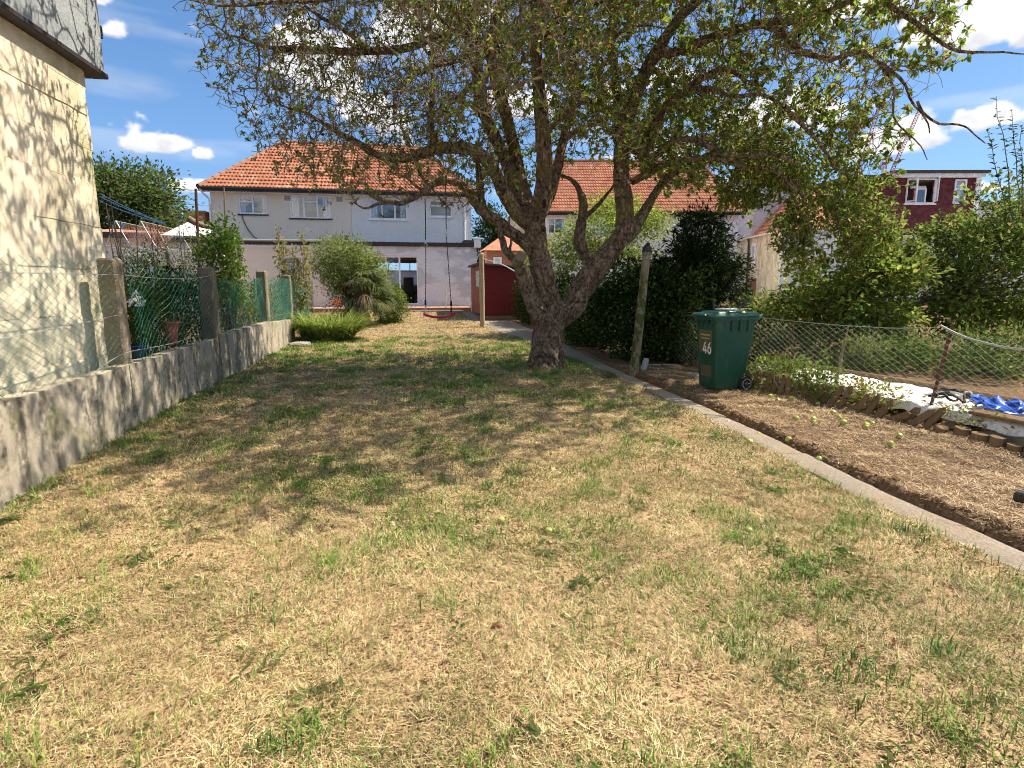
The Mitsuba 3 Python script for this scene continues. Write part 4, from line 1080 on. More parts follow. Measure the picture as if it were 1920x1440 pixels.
# ------------------------------------------------------------------ wheelie bin
bn = thing('wheeled_bin', 'dark green wheeled bin with white number on its front, lid closed', 'wheelie bin')
BP = np.array((3.927,7.076,0.107))
BM = frame_at(BP[0] + .17, BP[1] + .22, 5)            # local: front faces -x, long side faces -y


def bsec(z, x0, x1, w, r=.04):
    p = sbox(x0 + r, -w + r, x1 - r, w - r).buffer(r, quad_segs=4)
    c = np.array(p.exterior.coords)[:-1]
    return np.column_stack([c, np.full(len(c), z)])


secs = [bsec(.02, -.21, .17, .19), bsec(.05, -.225, .20, .205), bsec(.30, -.245, .235, .218), bsec(.55, -.262, .265, .230), bsec(.80, -.278, .295, .243), bsec(.93, -.287, .31, .25), bsec(.932, -.312, .335, .27), bsec(.985, -.318, .34, .275)]
k = len(secs[0])
V = np.vstack(secs)
i, j = np.meshgrid(np.arange(len(secs) - 1), np.arange(k), indexing='ij')
Q = np.stack([i * k + j, i * k + (j + 1) % k, (i + 1) * k + (j + 1) % k, (i + 1) * k + j], -1).reshape(-1, 4)
F = np.vstack([Q[:, [0, 1, 2]], Q[:, [0, 2, 3]], [[0, q + 1, q] for q in range(1, k - 1)], [[len(V) - k, len(V) - k + q, len(V) - k + q + 1] for q in range(1, k - 1)]])
body = trimesh.Trimesh(V, F, process=False)
part(bn, 'body', xf(body, BM), 'bin_green', smooth=35)
ribs = [cbox(x - .012, x + .012, -.272, -.24, .80, .93, .004) for x in (-.06, .06, .18)] + [cbox(x - .012, x + .012, .24, .272, .80, .93, .004) for x in (-.06, .06, .18)]
for y in (-.17, -.06, .06, .17):                        # tapered gussets under the front rim
    ribs.append(trimesh.convex.convex_hull([[-.308, y - .035, .93], [-.308, y + .035, .93], [-.28, y - .035, .93], [-.28, y + .035, .93], [-.281, y, .83], [-.27, y, .83]]))
part(bn, 'rim_rib', xf(cat(ribs), BM), 'bin_green')
lid = cat([trimesh.convex.convex_hull(np.vstack([bsec(.992, -.335, .345, .285), bsec(1.012, -.335, .345, .285), bsec(1.035, -.30, .32, .25)])), trimesh.convex.convex_hull(np.vstack([bsec(1.034, -.26, .20, .20), bsec(1.052, -.245, .185, .185)])),
           cbox(-.385, -.30, -.12, .12, 1.0, 1.022, .008), cbox(-.10, .10, -.225, -.20, 1.035, 1.06, .006)])
part(bn, 'lid', xf(turn(lid, -1.2, (.34, 0, 1.0), (0, 1, 0)), BM), 'bin_lid', smooth=30)
part(bn, 'handle', xf(cat([tube([(.33, -.2, .955), (.40, -.2, .985), (.42, -.17, .99), (.42, .17, .99), (.40, .2, .985), (.33, .2, .955)], .017, 8, .02), cbox(.325, .39, -.21, -.18, .94, 1.0, .006), cbox(.325, .39, .18, .21, .94, 1.0, .006)]), BM), 'bin_lid', smooth=30)
part(bn, 'axle', xf(cat([rod((.21, -.27, .10), (.21, .27, .10), .014, 10), cbox(.12, .25, -.17, .17, .06, .2, .02)]), BM), 'rubber')
for s in (-1, 1):
    wl = num(bn + '__wheel')
    tyre = trimesh.creation.revolve(np.array([(.068, -.024), (.09, -.024), (.099, -.015), (.10, 0), (.099, .015), (.09, .024), (.068, .024), (.068, -.024)]), sections=28)
    rim = cat([trimesh.creation.revolve(np.array([(.056, -.026), (.069, -.026), (.069, .026), (.056, .026), (.056, -.026)]), sections=28), trimesh.creation.cylinder(.02, .06, sections=14)])
    disc = trimesh.creation.cylinder(.058, .03, sections=24)
    R90 = trimesh.transformations.rotation_matrix(math.pi / 2, (1, 0, 0))
    for q in (tyre, rim, disc):
        q.apply_transform(R90)
        q.apply_translation((.21, s * .225 + s * .01, .10))
    scene[wl] = mikit.ply(xf(tyre, BM), 'rubber', smooth=30)
    part(wl, 'rim', xf(rim, BM), 'grey_plastic')
    part(wl, 'disc', xf(disc, BM), 'rubber')


def on_front(m, y0, z0):
    """flat print or sticker laid on the bin's sloping front; m lies in the xy plane, reading along +x, seen from -x"""
    v = np.array(m.vertices)
    z = z0 + v[:, 1]
    xs = -np.interp(z, [.02, .05, .30, .55, .80, .93], [.21, .225, .245, .262, .278, .287])
    q = m.copy()
    q.vertices = np.stack([xs - .0012 - v[:, 2], y0 - v[:, 0], z], 1)
    q.faces = q.faces[:, ::-1]
    return q


panel = trimesh.creation.box((.30, .30, .001)).subdivide().subdivide()
part(bn, 'sticker', xf(on_front(move(panel, .15, .15, .0), .155, .50), BM), 'bin_label', 'faded brown council sticker')
part(bn, 'number', xf(on_front(move(meshkit.text_mesh('46', .150, .0015, bold=True).apply_scale((.80, 1, 1)), 0, 0, .002), .078, .49), BM), 'print_white', 'white house number 46')
part(bn, 'sticker_text', xf(cat([on_front(move(trimesh.creation.box((.22, .018, .001)), .0, 0, .0022), 0, .735), on_front(move(trimesh.creation.box((.20, .014, .001)), 0, 0, .0022), 0, .69)]), BM), 'print_gold', 'two faded lines of gold print')
part(bn, 'lower_sticker', xf(on_front(move(trimesh.creation.box((.24, .15, .001)).subdivide(), 0, 0, 0), 0, .26), BM), 'bin_label')
tw = thing('plant_tray', 'small pale plastic tray and black nozzle lying on the bin lid', 'tray')
lz = BP[2]
part(tw, 'tray', xf(cat([cbox(-.06, .16, -.02, .15, 1.055, 1.075, .006), cbox(-.05, .0, -.15, -.05, 1.056, 1.068, .004)]), BM), 'sheet_white')
part(tw, 'nozzle', xf(cat([rod((-.12, .08, 1.05), (-.13, .08, 1.17), .017, 8), rod((-.12, .08, 1.12), (.02, .10, 1.075), .007, 6)]), BM), 'black_plastic')
for key in [k for k in scene if k.startswith((bn + '__', tw + '__'))]:
    scene[key]['to_world'] = T().translate([0, 0, float(zg(BP[0], BP[1])) + .0])

# ------------------------------------------------------------------ right boundary: pickets, chain link, posts, low white wall
pk = thing('picket_edging', 'broken low brown picket edging leaning along the soil bed', 'fence')
r = np.random.default_rng(5)
pa, pb = np.array([4.42, 7.25]), np.array([5.02, 5.02])
n = 21
for k in range(n):
    u = k / (n - 1)
    x, y = pa + (pb - pa) * u + r.normal(0, .012, 2)
    h = .27 + r.normal(0, .02)
    lean = r.normal(6, 6) if u < .45 else r.normal(32, 12)
    if k in (13, 17):
        lean = 62
    m = trimesh.convex.convex_hull([(-.035, -.01, -.06), (.035, -.01, -.06), (-.035, .01, -.06), (.035, .01, -.06), (-.035, -.01, h - .04), (.035, -.01, h - .04), (-.035, .01, h - .04), (.035, .01, h - .04), (0, -.01, h), (0, .01, h)])
    m = turn(turn(turn(m, lean, (0, 0, 0), (0, 1, 0)), r.normal(-10, 6), (0, 0, 0), (1, 0, 0)), -75 + r.normal(0, 6), (0, 0, 0))
    part(pk, 'picket', move(m, x, y, float(zg(x, y))), 'old_timber')
for h in (.10,):
    part(pk, 'rail', tube([(pa[0] + .03, pa[1], .12 + h), (pa[0] * .55 + pb[0] * .45 + .04, pa[1] * .55 + pb[1] * .45, .09 + h), (pb[0] + .1, pb[1], .04 + h * .3)], .014, 5), 'old_timber')
for k, (x, y, ln) in enumerate([(5.06, 4.86, 20), (5.10, 4.66, 8), (5.13, 4.50, 4), (5.155, 4.36, 6), (5.19, 4.22, 3), (5.21, 4.08, 5), (5.235, 3.94, 2)]):
    m = trimesh.creation.cylinder(.060 + .006 * (k % 3), .14 + .03 * (k % 2), sections=10)
    m = turn(m, ln, (0, 0, 0), (1, 0, 0))
    single('log_stub', move(m, x, y, float(zg(x, y)) + .005), 'old_timber', 'short round brown log stub edging the soil below the low white wall', 'log', 'log stubs in a row at the right', smooth=40)

fl = [(5.62, 3.2), (5.30, 5.24), (5.06, 6.40), (4.72, 8.2), (4.45, 9.6)]
cf = thing('chain_link_fence', 'sagging galvanised chain link fence along the right side of the garden', 'fence')
part(cf, 'wire_mesh', chainlink(fl, .22, 1.03, .056, .0019, .035, 91), 'galv_wire', kind='stuff')
part(cf, 'top_wire', cat([tube([(5.62, 3.2, 1.05), (5.42, 4.5, .93), (5.36, 4.85, .97), (5.28, 5.2, 1.10)], .011, 6, .05), tube([(5.28, 5.24, 1.08), (5.17, 5.8, 1.035), (5.04, 6.4, 1.03), (4.72, 8.2, 1.06), (4.45, 9.6, 1.06)], .003, 5, .1)]), 'galv_wire')
a, b = np.array((5.280,5.240,0.056)), np.array((5.461,5.240,1.112))
part(cf, 'angle_post', cat([tube([a - [.01, 0, .1], b], .022, 4), rod(a + (b - a) * .45, a + (b - a) * .55, .03, 6)]), 'rust', 'rusty leaning iron fence post')
a, b = np.array((5.089,6.400,0.240)), np.array((5.213,6.400,1.023))
part(cf, 'stake', cat([tube([a - [0, 0, .15], (a + b) / 2], .022, 6), rod((a + b) / 2 - [0, 0, .02], b, .013, 6)]), 'cane', 'thin pale fence stake')
a, b = np.array((5.098,7.200,0.395)), np.array((5.026,7.200,1.043))
part(cf, 'thin_stake', rod(a - [0, 0, .2], b, .008, 6), 'rust')

ww = thing('low_white_wall', 'low peeling white garden wall below the right fence', 'wall')
V, Q = rough_face(0, 2.2, -.15, .26, 0, .2, 700, .02, 30, 12, .01, 4)
Mw = trimesh.transformations.rotation_matrix(math.radians(90 + 8.5 + 90), (0, 0, 1))
Mw[:3, 3] = (5.27, 5.05, .02)
part(ww, 'render', xf((V, Q), Mw), 'white_wall_old', smooth=40)
part(ww, 'plank', xf(cbox(-.09, .09, .3, 1.9, .265, .30, .008), Mw), 'old_timber', 'warped brown plank lying along the wall top')

bedz = .275
rs = np.random.default_rng(12)
nx, ny = 40, 70
gxs, gys = np.meshgrid(np.linspace(0, 1, nx), np.linspace(0, 1, ny), indexing='ij')
left = np.stack([np.interp(gys, [0, 1], [5.42, 4.98]), np.interp(gys, [0, 1], [3.0, 7.2])], -1)
right = np.stack([np.interp(gys, [0, 1], [6.6, 6.0]), np.interp(gys, [0, 1], [3.2, 8.2])], -1)
pxy = left + (right - left) * gxs[..., None] + (np.stack([fb(gxs * 9, gys * 9, .7, 3, 1), fb(gxs * 9, gys * 9, .7, 3, 2)], -1) - .5) * .12
pz = bedz + (fb(pxy[..., 0], pxy[..., 1], 5, 4, 4) - .5) * .10 - .12 * np.clip((gxs - .92) / .08, 0, 1) - .1 * np.clip((.06 - gxs) / .06, 0, 1)
V = np.concatenate([pxy, pz[..., None]], -1).reshape(-1, 3)
i, j = np.meshgrid(np.arange(nx - 1), np.arange(ny - 1), indexing='ij')
a = i * ny + j
single('white_sheet', (V, np.stack([a, a + ny, a + ny + 1, a + 1], -1).reshape(-1, 4)), 'sheet_white', 'crumpled white sheeting spread over the bed beyond the chain link fence', 'sheeting', smooth=True)
single('timber_edging', turn(cbox(6.2, 6.26, 3.4, 8.4, .18, .33, .01), 6, (6.2, 5.5, 0)), 'old_timber', 'brown plank edging the far side of the white sheeting', 'plank')
nx, ny = 18, 40
gxs, gys = np.meshgrid(np.linspace(0, 1, nx), np.linspace(0, 1, ny), indexing='ij')
ta, tb = np.array((5.668,5.100,0.248)), np.array((5.648,4.500,0.251))
px_ = ta[0] + (tb[0] - ta[0]) * gys + .30 * (gxs - .5) + (fb(gxs * 5, gys * 9, .9, 3, 31) - .5) * .12
py_ = ta[1] + (tb[1] - ta[1]) * gys + .18 * (gxs - .5) + (fb(gxs * 5, gys * 9, .9, 3, 33) - .5) * .12
pz_ = bedz + .04 + (.03 + .05 * np.abs(meshkit.fbm(np.stack([gxs * 2.2, gys * 4, gxs * 0], -1), 2, 6) - .5) * 4 + .03) * np.sin(np.pi * np.clip(gxs, .02, .98)) ** .6
V = np.stack([px_, py_, pz_], -1).reshape(-1, 3)
i, j = np.meshgrid(np.arange(nx - 1), np.arange(ny - 1), indexing='ij')
a = i * ny + j
single('blue_tarpaulin', (V, np.stack([a, a + ny, a + ny + 1, a + 1], -1).reshape(-1, 4)), 'tarp_blue', 'crumpled bright blue tarpaulin on the white sheeting at the right edge', 'tarpaulin', smooth=True)
t = thing('cable_heap', 'tangle of black and white cable lying left of the blue tarpaulin', 'cable')
c0 = np.array((5.591,5.200,0.309))
for k, m_ in enumerate(('rope_dark', 'rope_dark', 'rope_dark', 'rope_white', 'rope_dark')):
    q = np.linspace(0, 1, 14)
    pts = np.stack([c0[0] + .38 * (q - .45) + .05 * np.sin(q * 9 + k), c0[1] + .12 * np.cos(q * 7 + k * 2) + .04 * k, bedz + .07 + .03 * np.sin(q * 11 + k * 1.3) + .006 * k], 1)
    part(t, 'cable', tube(pts, .013, 6, .03), m_)
part(t, 'loop', tube([c0 + np.array([.17 + .06 * math.cos(q), .05, .03 + .06 * math.sin(q)]) for q in np.linspace(0, 5.6, 16)], .009, 6), 'rope_white')
p = np.array((5.665,4.700,0.241))
t = thing('timber_offcut', 'black block with white end lying in front of the blue tarpaulin', 'block')
part(t, 'block', turn(cbox(p[0] - .10, p[0] + .02, p[1] - .03, p[1] + .03, bedz + .03, bedz + .07, .004), -12, tuple(p)), 'dark_fascia')
part(t, 'end', turn(cbox(p[0] + .022, p[0] + .08, p[1] - .028, p[1] + .028, bedz + .03, bedz + .068, .004), -12, tuple(p)), 'white_paint')

for k, (p, s) in enumerate(((np.array((4.903,7.729,0.117)), .13), (np.array((5.551,8.476,0.124)), .11), (np.array((4.975,7.254,0.110)), .09), (np.array((4.029,7.959,0.119)), .07))):
    m = trimesh.creation.icosphere(3)
    m.vertices = m.vertices * (1 + (meshkit.fbm(m.vertices * 1.5 + k * 7, 3, k)[:, None] - .5) * .8) * [s * 1.2, s, s * .75]
    single('rubble_stone', move(m, p[0] + (.30 if k < 2 else .05), p[1] + (.35 if k < 2 else .1), float(zg(p[0], p[1])) + s * .4), 'rubble', ('pale angular stone behind the bin wheel', 'second pale stone farther behind the bin wheel', 'grey stone under the bramble right of the bin', 'small pale stone left of the bin foot')[k], 'stone', smooth=25)
p = np.array((4.038,3.196,0))
t = thing('garden_plug', 'small black plug with a curled pale cable on the soil at the right edge', 'plug')
part(t, 'case', turn(cbox(p[0] - .03, p[0] + .06, p[1] - .04, p[1] + .04, p[2] + .05, p[2] + .12, .012), 25, tuple(p)), 'black_plastic')
part(t, 'cable', tube([p + [0, -.03, .09], p + [.01, -.12, .07], p + [-.03, -.22, .06], p + [-.06, -.27, .03], p + [-.10, -.30, .01]], .006, 5, .02), 'rope_white')

# ------------------------------------------------------------------ apples lying about


def apple(seed):
    q = np.linspace(-1, 1, 9)
    m = trimesh.creation.icosphere(3)
    v = m.vertices
    rr = np.linalg.norm(v[:, :2], axis=1)
    z = v[:, 2] * .92 - .32 * np.exp(-(rr / .32) ** 2) * np.sign(v[:, 2])
    sc_ = 1 + .06 * v[:, 2]
    m.vertices = np.stack([v[:, 0] * sc_, v[:, 1] * sc_, z], 1) * (1 + (meshkit.noise(v * 1.3 + seed, seed)[:, None] - .5) * .12)
    return m


AP = [apple(s) for s in range(4)]
spots = [(6.825,10.495,0.134), (3.006,4.776,0.052), (3.350,5.184,0.065), (3.440,4.842,0.055), (4.232,5.630,0.077), (4.050,5.322,0.069), (3.947,5.173,0.065), (3.884,5.368,0.070), (3.906,5.409,0.071), (4.437,5.529,0.074), (4.343,5.320,0.069), (4.240,5.128,0.063), (4.279,5.163,0.064), (4.415,5.022,0.060), (4.559,5.100,0.063),
         (4.533,5.083,0.062), (4.380,4.988,0.060), (4.368,6.151,0.089), (4.246,6.226,0.091), (4.238,6.373,0.094), (4.605,6.004,0.086), (3.282,5.660,0.077), (4.463,4.661,0.046), (4.212,4.482,0.037), (3.343,5.473,0.073), (3.419,4.384,0.032)]
for k, p in enumerate(spots):
    m = turn(AP[k % 4], 40 * k % 170, (0, 0, 0), (1, .3, .1))
    s = .031 + .004 * math.sin(k * 3.1)
    x, y = p[0] + .03, p[1] + .06
    single('fallen_apple', move(m.apply_scale(s), x, y, float(zg(x, y)) + s * .8), 'apple_skin', 'small green apple fallen on the dry soil strip right of the path', 'apple', 'fallen apples on the soil strip', smooth=True)
for k, (p, lab) in enumerate((((0.530,3.540,0), 'yellow green apple lying in the lawn near the middle'), ((2.010,3.155,0), 'pale green apple in the grass at right, beside the path'), ((0.795,3.345,0), 'small yellow apple in the lawn right of the middle'))):
    s = .024
    single('lawn_apple', move(turn(AP[k], 60 * k).apply_scale(s), p[0], p[1], float(zg(p[0], p[1])) + s), 'apple_skin', lab, 'apple', smooth=True)
for k, (p, lab) in enumerate((((0.009,2.718,0), 'rotten brown apple in the lawn left of the middle'), ((0.336,2.381,0), 'rotten brown apple in the lawn centre'), ((0.792,2.162,-0.001), 'rotten red brown apple in the front lawn right of centre'), ((1.870,2.459,0), 'reddish rotten apple in the lawn at right'), ((2.943,4.183,0.021), 'brown rotten apple near the path edge'))):
    s = .022
    single('rotten_apple', move(turn(AP[k % 4], 70 * k, (0, 0, 0), (1, 0, 0)).apply_scale((s, s, s * .8)), p[0], p[1], float(zg(p[0], p[1])) + s * .7), 'apple_rot', lab, 'apple', smooth=True)

# ------------------------------------------------------------------ neighbour's pots, canes and poles
p = np.array((-2.970,8.046,0.771))
t = thing('urn_planter', 'terracotta coloured flared urn standing behind the low wall', 'plant pot')
s = .112
pr = [(0, 0), (.56, 0), (.60, .08), (.52, .16), (.52, .5), (.60, 1.2), (.70, 1.9), (.76, 2.2), (1.03, 2.35), (1.05, 2.5), (.93, 2.5), (.86, 2.3), (0, 2.2)]
part(t, 'body', move(lathe([(a * s, b * s) for a, b in pr], 28), *p), 'terracotta', smooth=35)
urn_z = p[2]
p = np.array((-2.850,7.000,0.783))
part(thing('blue_tub', 'dark blue plastic tub behind the low wall left of the urn', 'tub'), 'body', move(lathe([(0, 0), (.14, 0), (.17, .22), (.18, .23), (.18, .25), (.155, .25), (.13, .03), (0, .03)], 28), p[0] - .22, p[1] + .1, min(.605, urn_z)), 'tub_blue', smooth=35)
labels['blue_tub__body'] = {'label': 'round dark blue body'}
single('stone_shelf', cbox(-4.6, -2.9, 6.9, 8.9, .3, min(.60, urn_z - .004), .02), 'rubble', 'low stone shelf behind the low wall carrying the tub', 'shelf')

rc = np.random.default_rng(44)
canes = [(-3.55, 8.00, 2.35, -3.34, 0.35), (-3.57, 8.20, 2.27, -3.36, 0.35), (-3.64, 8.40, 2.26, -3.50, 0.35), (-3.55, 8.40, 2.31, -3.70, 0.35), (-3.54, 8.80, 2.47, -3.61, 0.35), (-3.56, 9.20, 2.50, -3.50, 0.35), (-3.54, 9.40, 2.36, -3.74, 0.35), (-3.53, 9.60, 2.15, -3.50, 0.35), (-3.58, 10.40, 2.56, -3.58, 0.35), (-3.57, 10.60, 2.58, -3.62, 0.35), (-3.64, 10.80, 2.54, -2.96, 0.35), (-3.57, 11.00, 2.52, -3.24, 0.35), (-3.52, 9.60, 1.92, -3.64, 0.35), (-3.56, 8.00, 2.47, -3.55, 0.35), (-3.75, 8.60, 2.67, -3.68, 0.35), (-3.12, 11.40, 2.10, -2.99, 0.35), (-2.52, 15.00, 2.37, -2.39, 0.35), (-3.01, 15.00, 2.86, -3.06, 0.35)]
for k, (x, y, z, x2, z2) in enumerate(canes):
    q = np.linspace(0, 1, 6)
    pts = np.stack([x2 + (x - x2) * q + .02 * np.sin(q * 3 + k), y + .05 * np.sin(k + q), z2 + (z - z2) * q], 1)
    single('garden_cane', tube(pts, np.linspace(.009, .006, 6), 5), 'cane', 'thin brown plant cane standing in the left neighbour garden', 'cane', 'plant canes beyond the netting fence', smooth=True)

a, b = np.array((-3.798,12.000,3.231)), np.array((-3.897,12.000,1.451))
single('rusty_pole', tube([b - [0, 0, .8], a], [.028, .024], 8), 'rust', 'tall rusty brown pole standing alone before the sky left of the cream house', 'pole')
a, b = np.array((-3.590,13.000,3.409)), np.array((-3.701,13.000,1.660))
single('bamboo_pole', tube([b - [0, 0, .8], (a + b) / 2 + [.02, 0, 0], a], [.02, .018, .014], 6, .2), 'cane', 'tall thin brown stick in front of the cream house left window', 'pole')
a, b, c = np.array((-4.034,12.200,2.722)), np.array((-3.867,12.200,2.628)), np.array((-3.593,12.200,2.555))
single('bare_branch', tube([a, b, c], [.06, .055, .035], 8, .1), 'cane', 'thick bare brown branch lying across the rusty pole', 'branch', smooth=True)
a, b = np.array((-3.345,8.600,1.742)), np.array((-3.348,8.600,1.354))
single('white_pipe', rod(a, b - [0, 0, .4], .02, 8), 'white_plastic', 'pale plastic pipe upright among the plants behind the netting', 'pipe')
single('blue_line', cat([tube([(-6.311,14.000,3.322), (-7.030,17.000,3.401), (-8.002,22.000,3.518)], .006, 5, .3), tube([(-6.304,14.000,3.386), (-7.026,17.000,3.440), (-7.999,22.000,3.552)], .006, 5, .3), tube([(-6.320,14.000,3.236), (-7.157,17.000,3.372), (-8.003,22.000,3.501)], .006, 5, .3)]), 'line_blue', 'blue washing lines slanting down in front of the far left tree', 'washing line')
for k, (p, q, lab) in enumerate((((-21.540,60.000,10.180), (-8.756,30.000,5.705), 'upper thin overhead wire crossing the sky left of the cream house'), ((-20.760,60.000,8.899), (-8.716,30.000,5.048), 'lower thin overhead wire left of the cream house'))):
    single('overhead_wire', tube([p, q], .018, 4), 'galv_wire', lab, 'wire')
a = np.array((1.315,22.900,0.656))
single('white_stake', cbox(a[0] - .025, a[0] + .025, 22.85, 22.88, .6, 1.36, .005), 'white_paint', 'thin white stake standing before the flaking white wall', 'stake')
p = np.array((-2.470,13.839,0.167))
m = trimesh.creation.icosphere(3)
m.vertices = m.vertices * (1 + (meshkit.fbm(m.vertices * 1.4, 3, 9)[:, None] - .5) * .6) * [.24, .2, .06]
single('flat_stone', move(m, p[0], p[1], p[2] + .03), 'rubble', 'flat grey stone at the far end of the low wall', 'stone', smooth=30)
# ------------------------------------------------------------------ the old apple tree
tr = thing('apple_tree', 'big old apple tree with thick forked trunk and tangled twiggy crown on the lawn', 'tree')
TY = 9.62
TB = np.array([2.22, 9.62, .13])
# limbs: points and radii, thick ones are melted together into one trunk, thin ones are tubes
THICK = [
    ('trunk', [(2.21, 9.62, -.1), (2.20, 9.62, .2), (2.22, 9.62, .5), (2.24, 9.62, .85), (2.26, 9.62, 1.05)], [.34, .285, .262, .275, .275]),
    ('stem', [(2.347,9.620,1.002), (2.174,9.550,1.414), (2.070,9.500,1.881), (1.987,9.450,2.293), (1.967,9.450,2.579)], [.24, .21, .18, .175, .165]),
    ('stem', [(1.967,9.450,2.579), (2.044,9.300,2.843), (2.052,9.200,3.142), (2.007,9.050,3.570), (1.929,8.900,4.047), (1.841,8.800,4.651), (1.804,8.750,5.181), (1.842,8.700,5.764)], [.17, .15, .13, .125, .11, .095, .08, .06]),
    ('limb', [(1.942,9.450,2.456), (1.677,9.500,2.619), (1.491,9.500,2.906), (1.357,9.500,3.205), (1.202,9.450,3.396), (0.937,9.400,3.539), (0.530,9.300,3.525), (0.173,9.200,3.387), (-0.158,9.100,3.296), (-0.451,9.000,3.331)], [.15, .12, .115, .11, .105, .10, .095, .085, .07, .055]),
    ('stem', [(1.938,9.600,2.512), (1.765,9.800,2.906), (1.633,9.900,3.333), (1.518,10.000,3.679), (1.350,10.100,4.025), (1.196,10.100,4.424), (1.132,10.100,4.941), (1.078,10.100,5.447), (0.975,10.100,5.902), (0.833,10.100,6.420)], [.14, .125, .115, .11, .105, .105, .10, .085, .075, .06]),
    ('stem', [(1.986,9.750,2.612), (1.845,10.100,3.291), (1.763,10.300,3.837), (1.671,10.400,4.263), (1.537,10.400,4.693), (1.449,10.400,5.018), (1.415,10.400,5.342), (1.541,10.400,5.913), (1.631,10.400,6.551)], [.12, .115, .11, .11, .105, .10, .09, .075, .06]),
    ('stem', [(2.082,9.700,2.567), (2.345,9.900,3.103), (2.464,10.000,3.461), (2.575,10.100,3.865), (2.739,10.200,4.443), (2.828,10.300,5.145), (2.798,10.400,5.838)], [.12, .10, .095, .085, .075, .06, .05]),
    ('limb', [(1.999,9.500,1.964), (1.764,9.500,2.211), (1.583,9.500,2.324), (1.381,9.450,2.487), (1.132,9.400,2.613), (0.951,9.300,2.802), (0.768,9.200,2.991), (0.548,9.100,3.006)], [.12, .10, .095, .10, .085, .07, .055, .05]),
    ('limb', [(1.381,9.450,2.487), (1.145,9.500,2.674), (1.118,9.600,3.008), (1.107,9.700,3.321), (1.061,9.800,3.580)], [.085, .075, .065, .055, .045]),
    ('side_stem', [(2.158,9.500,0.897), (1.949,9.400,1.162), (1.806,9.300,1.500), (1.719,9.250,1.722), (1.642,9.250,1.836)], [.20, .14, .12, .115, .09]),
    ('limb', [(2.393,9.620,0.976), (2.602,9.620,1.089), (2.823,9.650,1.456), (3.037,9.650,1.762), (3.323,9.700,2.088), (3.571,9.750,2.469), (3.539,9.750,2.898), (3.471,9.750,3.278), (3.469,9.750,3.613)], [.225, .215, .205, .195, .18, .165, .155, .14, .125]),
    ('limb', [(3.472,9.750,3.530), (3.518,9.700,4.082), (3.636,9.600,4.496), (3.785,9.500,4.906), (3.909,9.400,5.134), (4.030,9.300,5.347), (4.197,9.200,5.565), (4.421,9.100,5.760), (4.649,9.000,6.059)], [.135, .115, .115, .105, .10, .085, .08, .075, .06]),
    ('limb', [(3.948,9.400,5.059), (4.053,9.200,5.002), (4.333,8.900,5.060), (4.622,8.600,5.102), (4.896,8.300,5.108), (5.165,8.000,5.041)], [.085, .078, .075, .07, .065, .055]),
    ('limb', [(3.651,9.750,2.340), (3.895,9.850,2.659), (4.071,9.950,2.894), (4.334,10.100,3.231), (4.689,10.300,3.481)], [.14, .10, .085, .075, .06]),
    ('limb', [(3.091,9.750,1.633), (2.985,9.950,1.975), (2.873,10.000,2.190), (2.866,10.050,2.353), (2.923,10.100,2.580), (2.946,10.100,2.845), (2.894,10.200,3.103)], [.15, .115, .105, .10, .09, .08, .065]),
    ('limb', [(3.481,9.750,3.530), (3.473,9.950,4.326), (3.417,10.000,4.955), (3.343,10.000,5.299), (3.355,10.000,5.819), (3.355,10.000,6.422)], [.10, .085, .08, .08, .075, .06]),
]
r = np.random.default_rng(3)
for k in range(7):                                          # root flare
    a = k * .9 + r.normal(0, .15)
    THICK.append(('root', [(2.21 + .12 * math.cos(a), 9.62 + .12 * math.sin(a), .42), (2.21 + .24 * math.cos(a), 9.62 + .24 * math.sin(a), .13), (2.21 + .36 * math.cos(a), 9.62 + .36 * math.sin(a), .02)], [.14, .09, .04]))
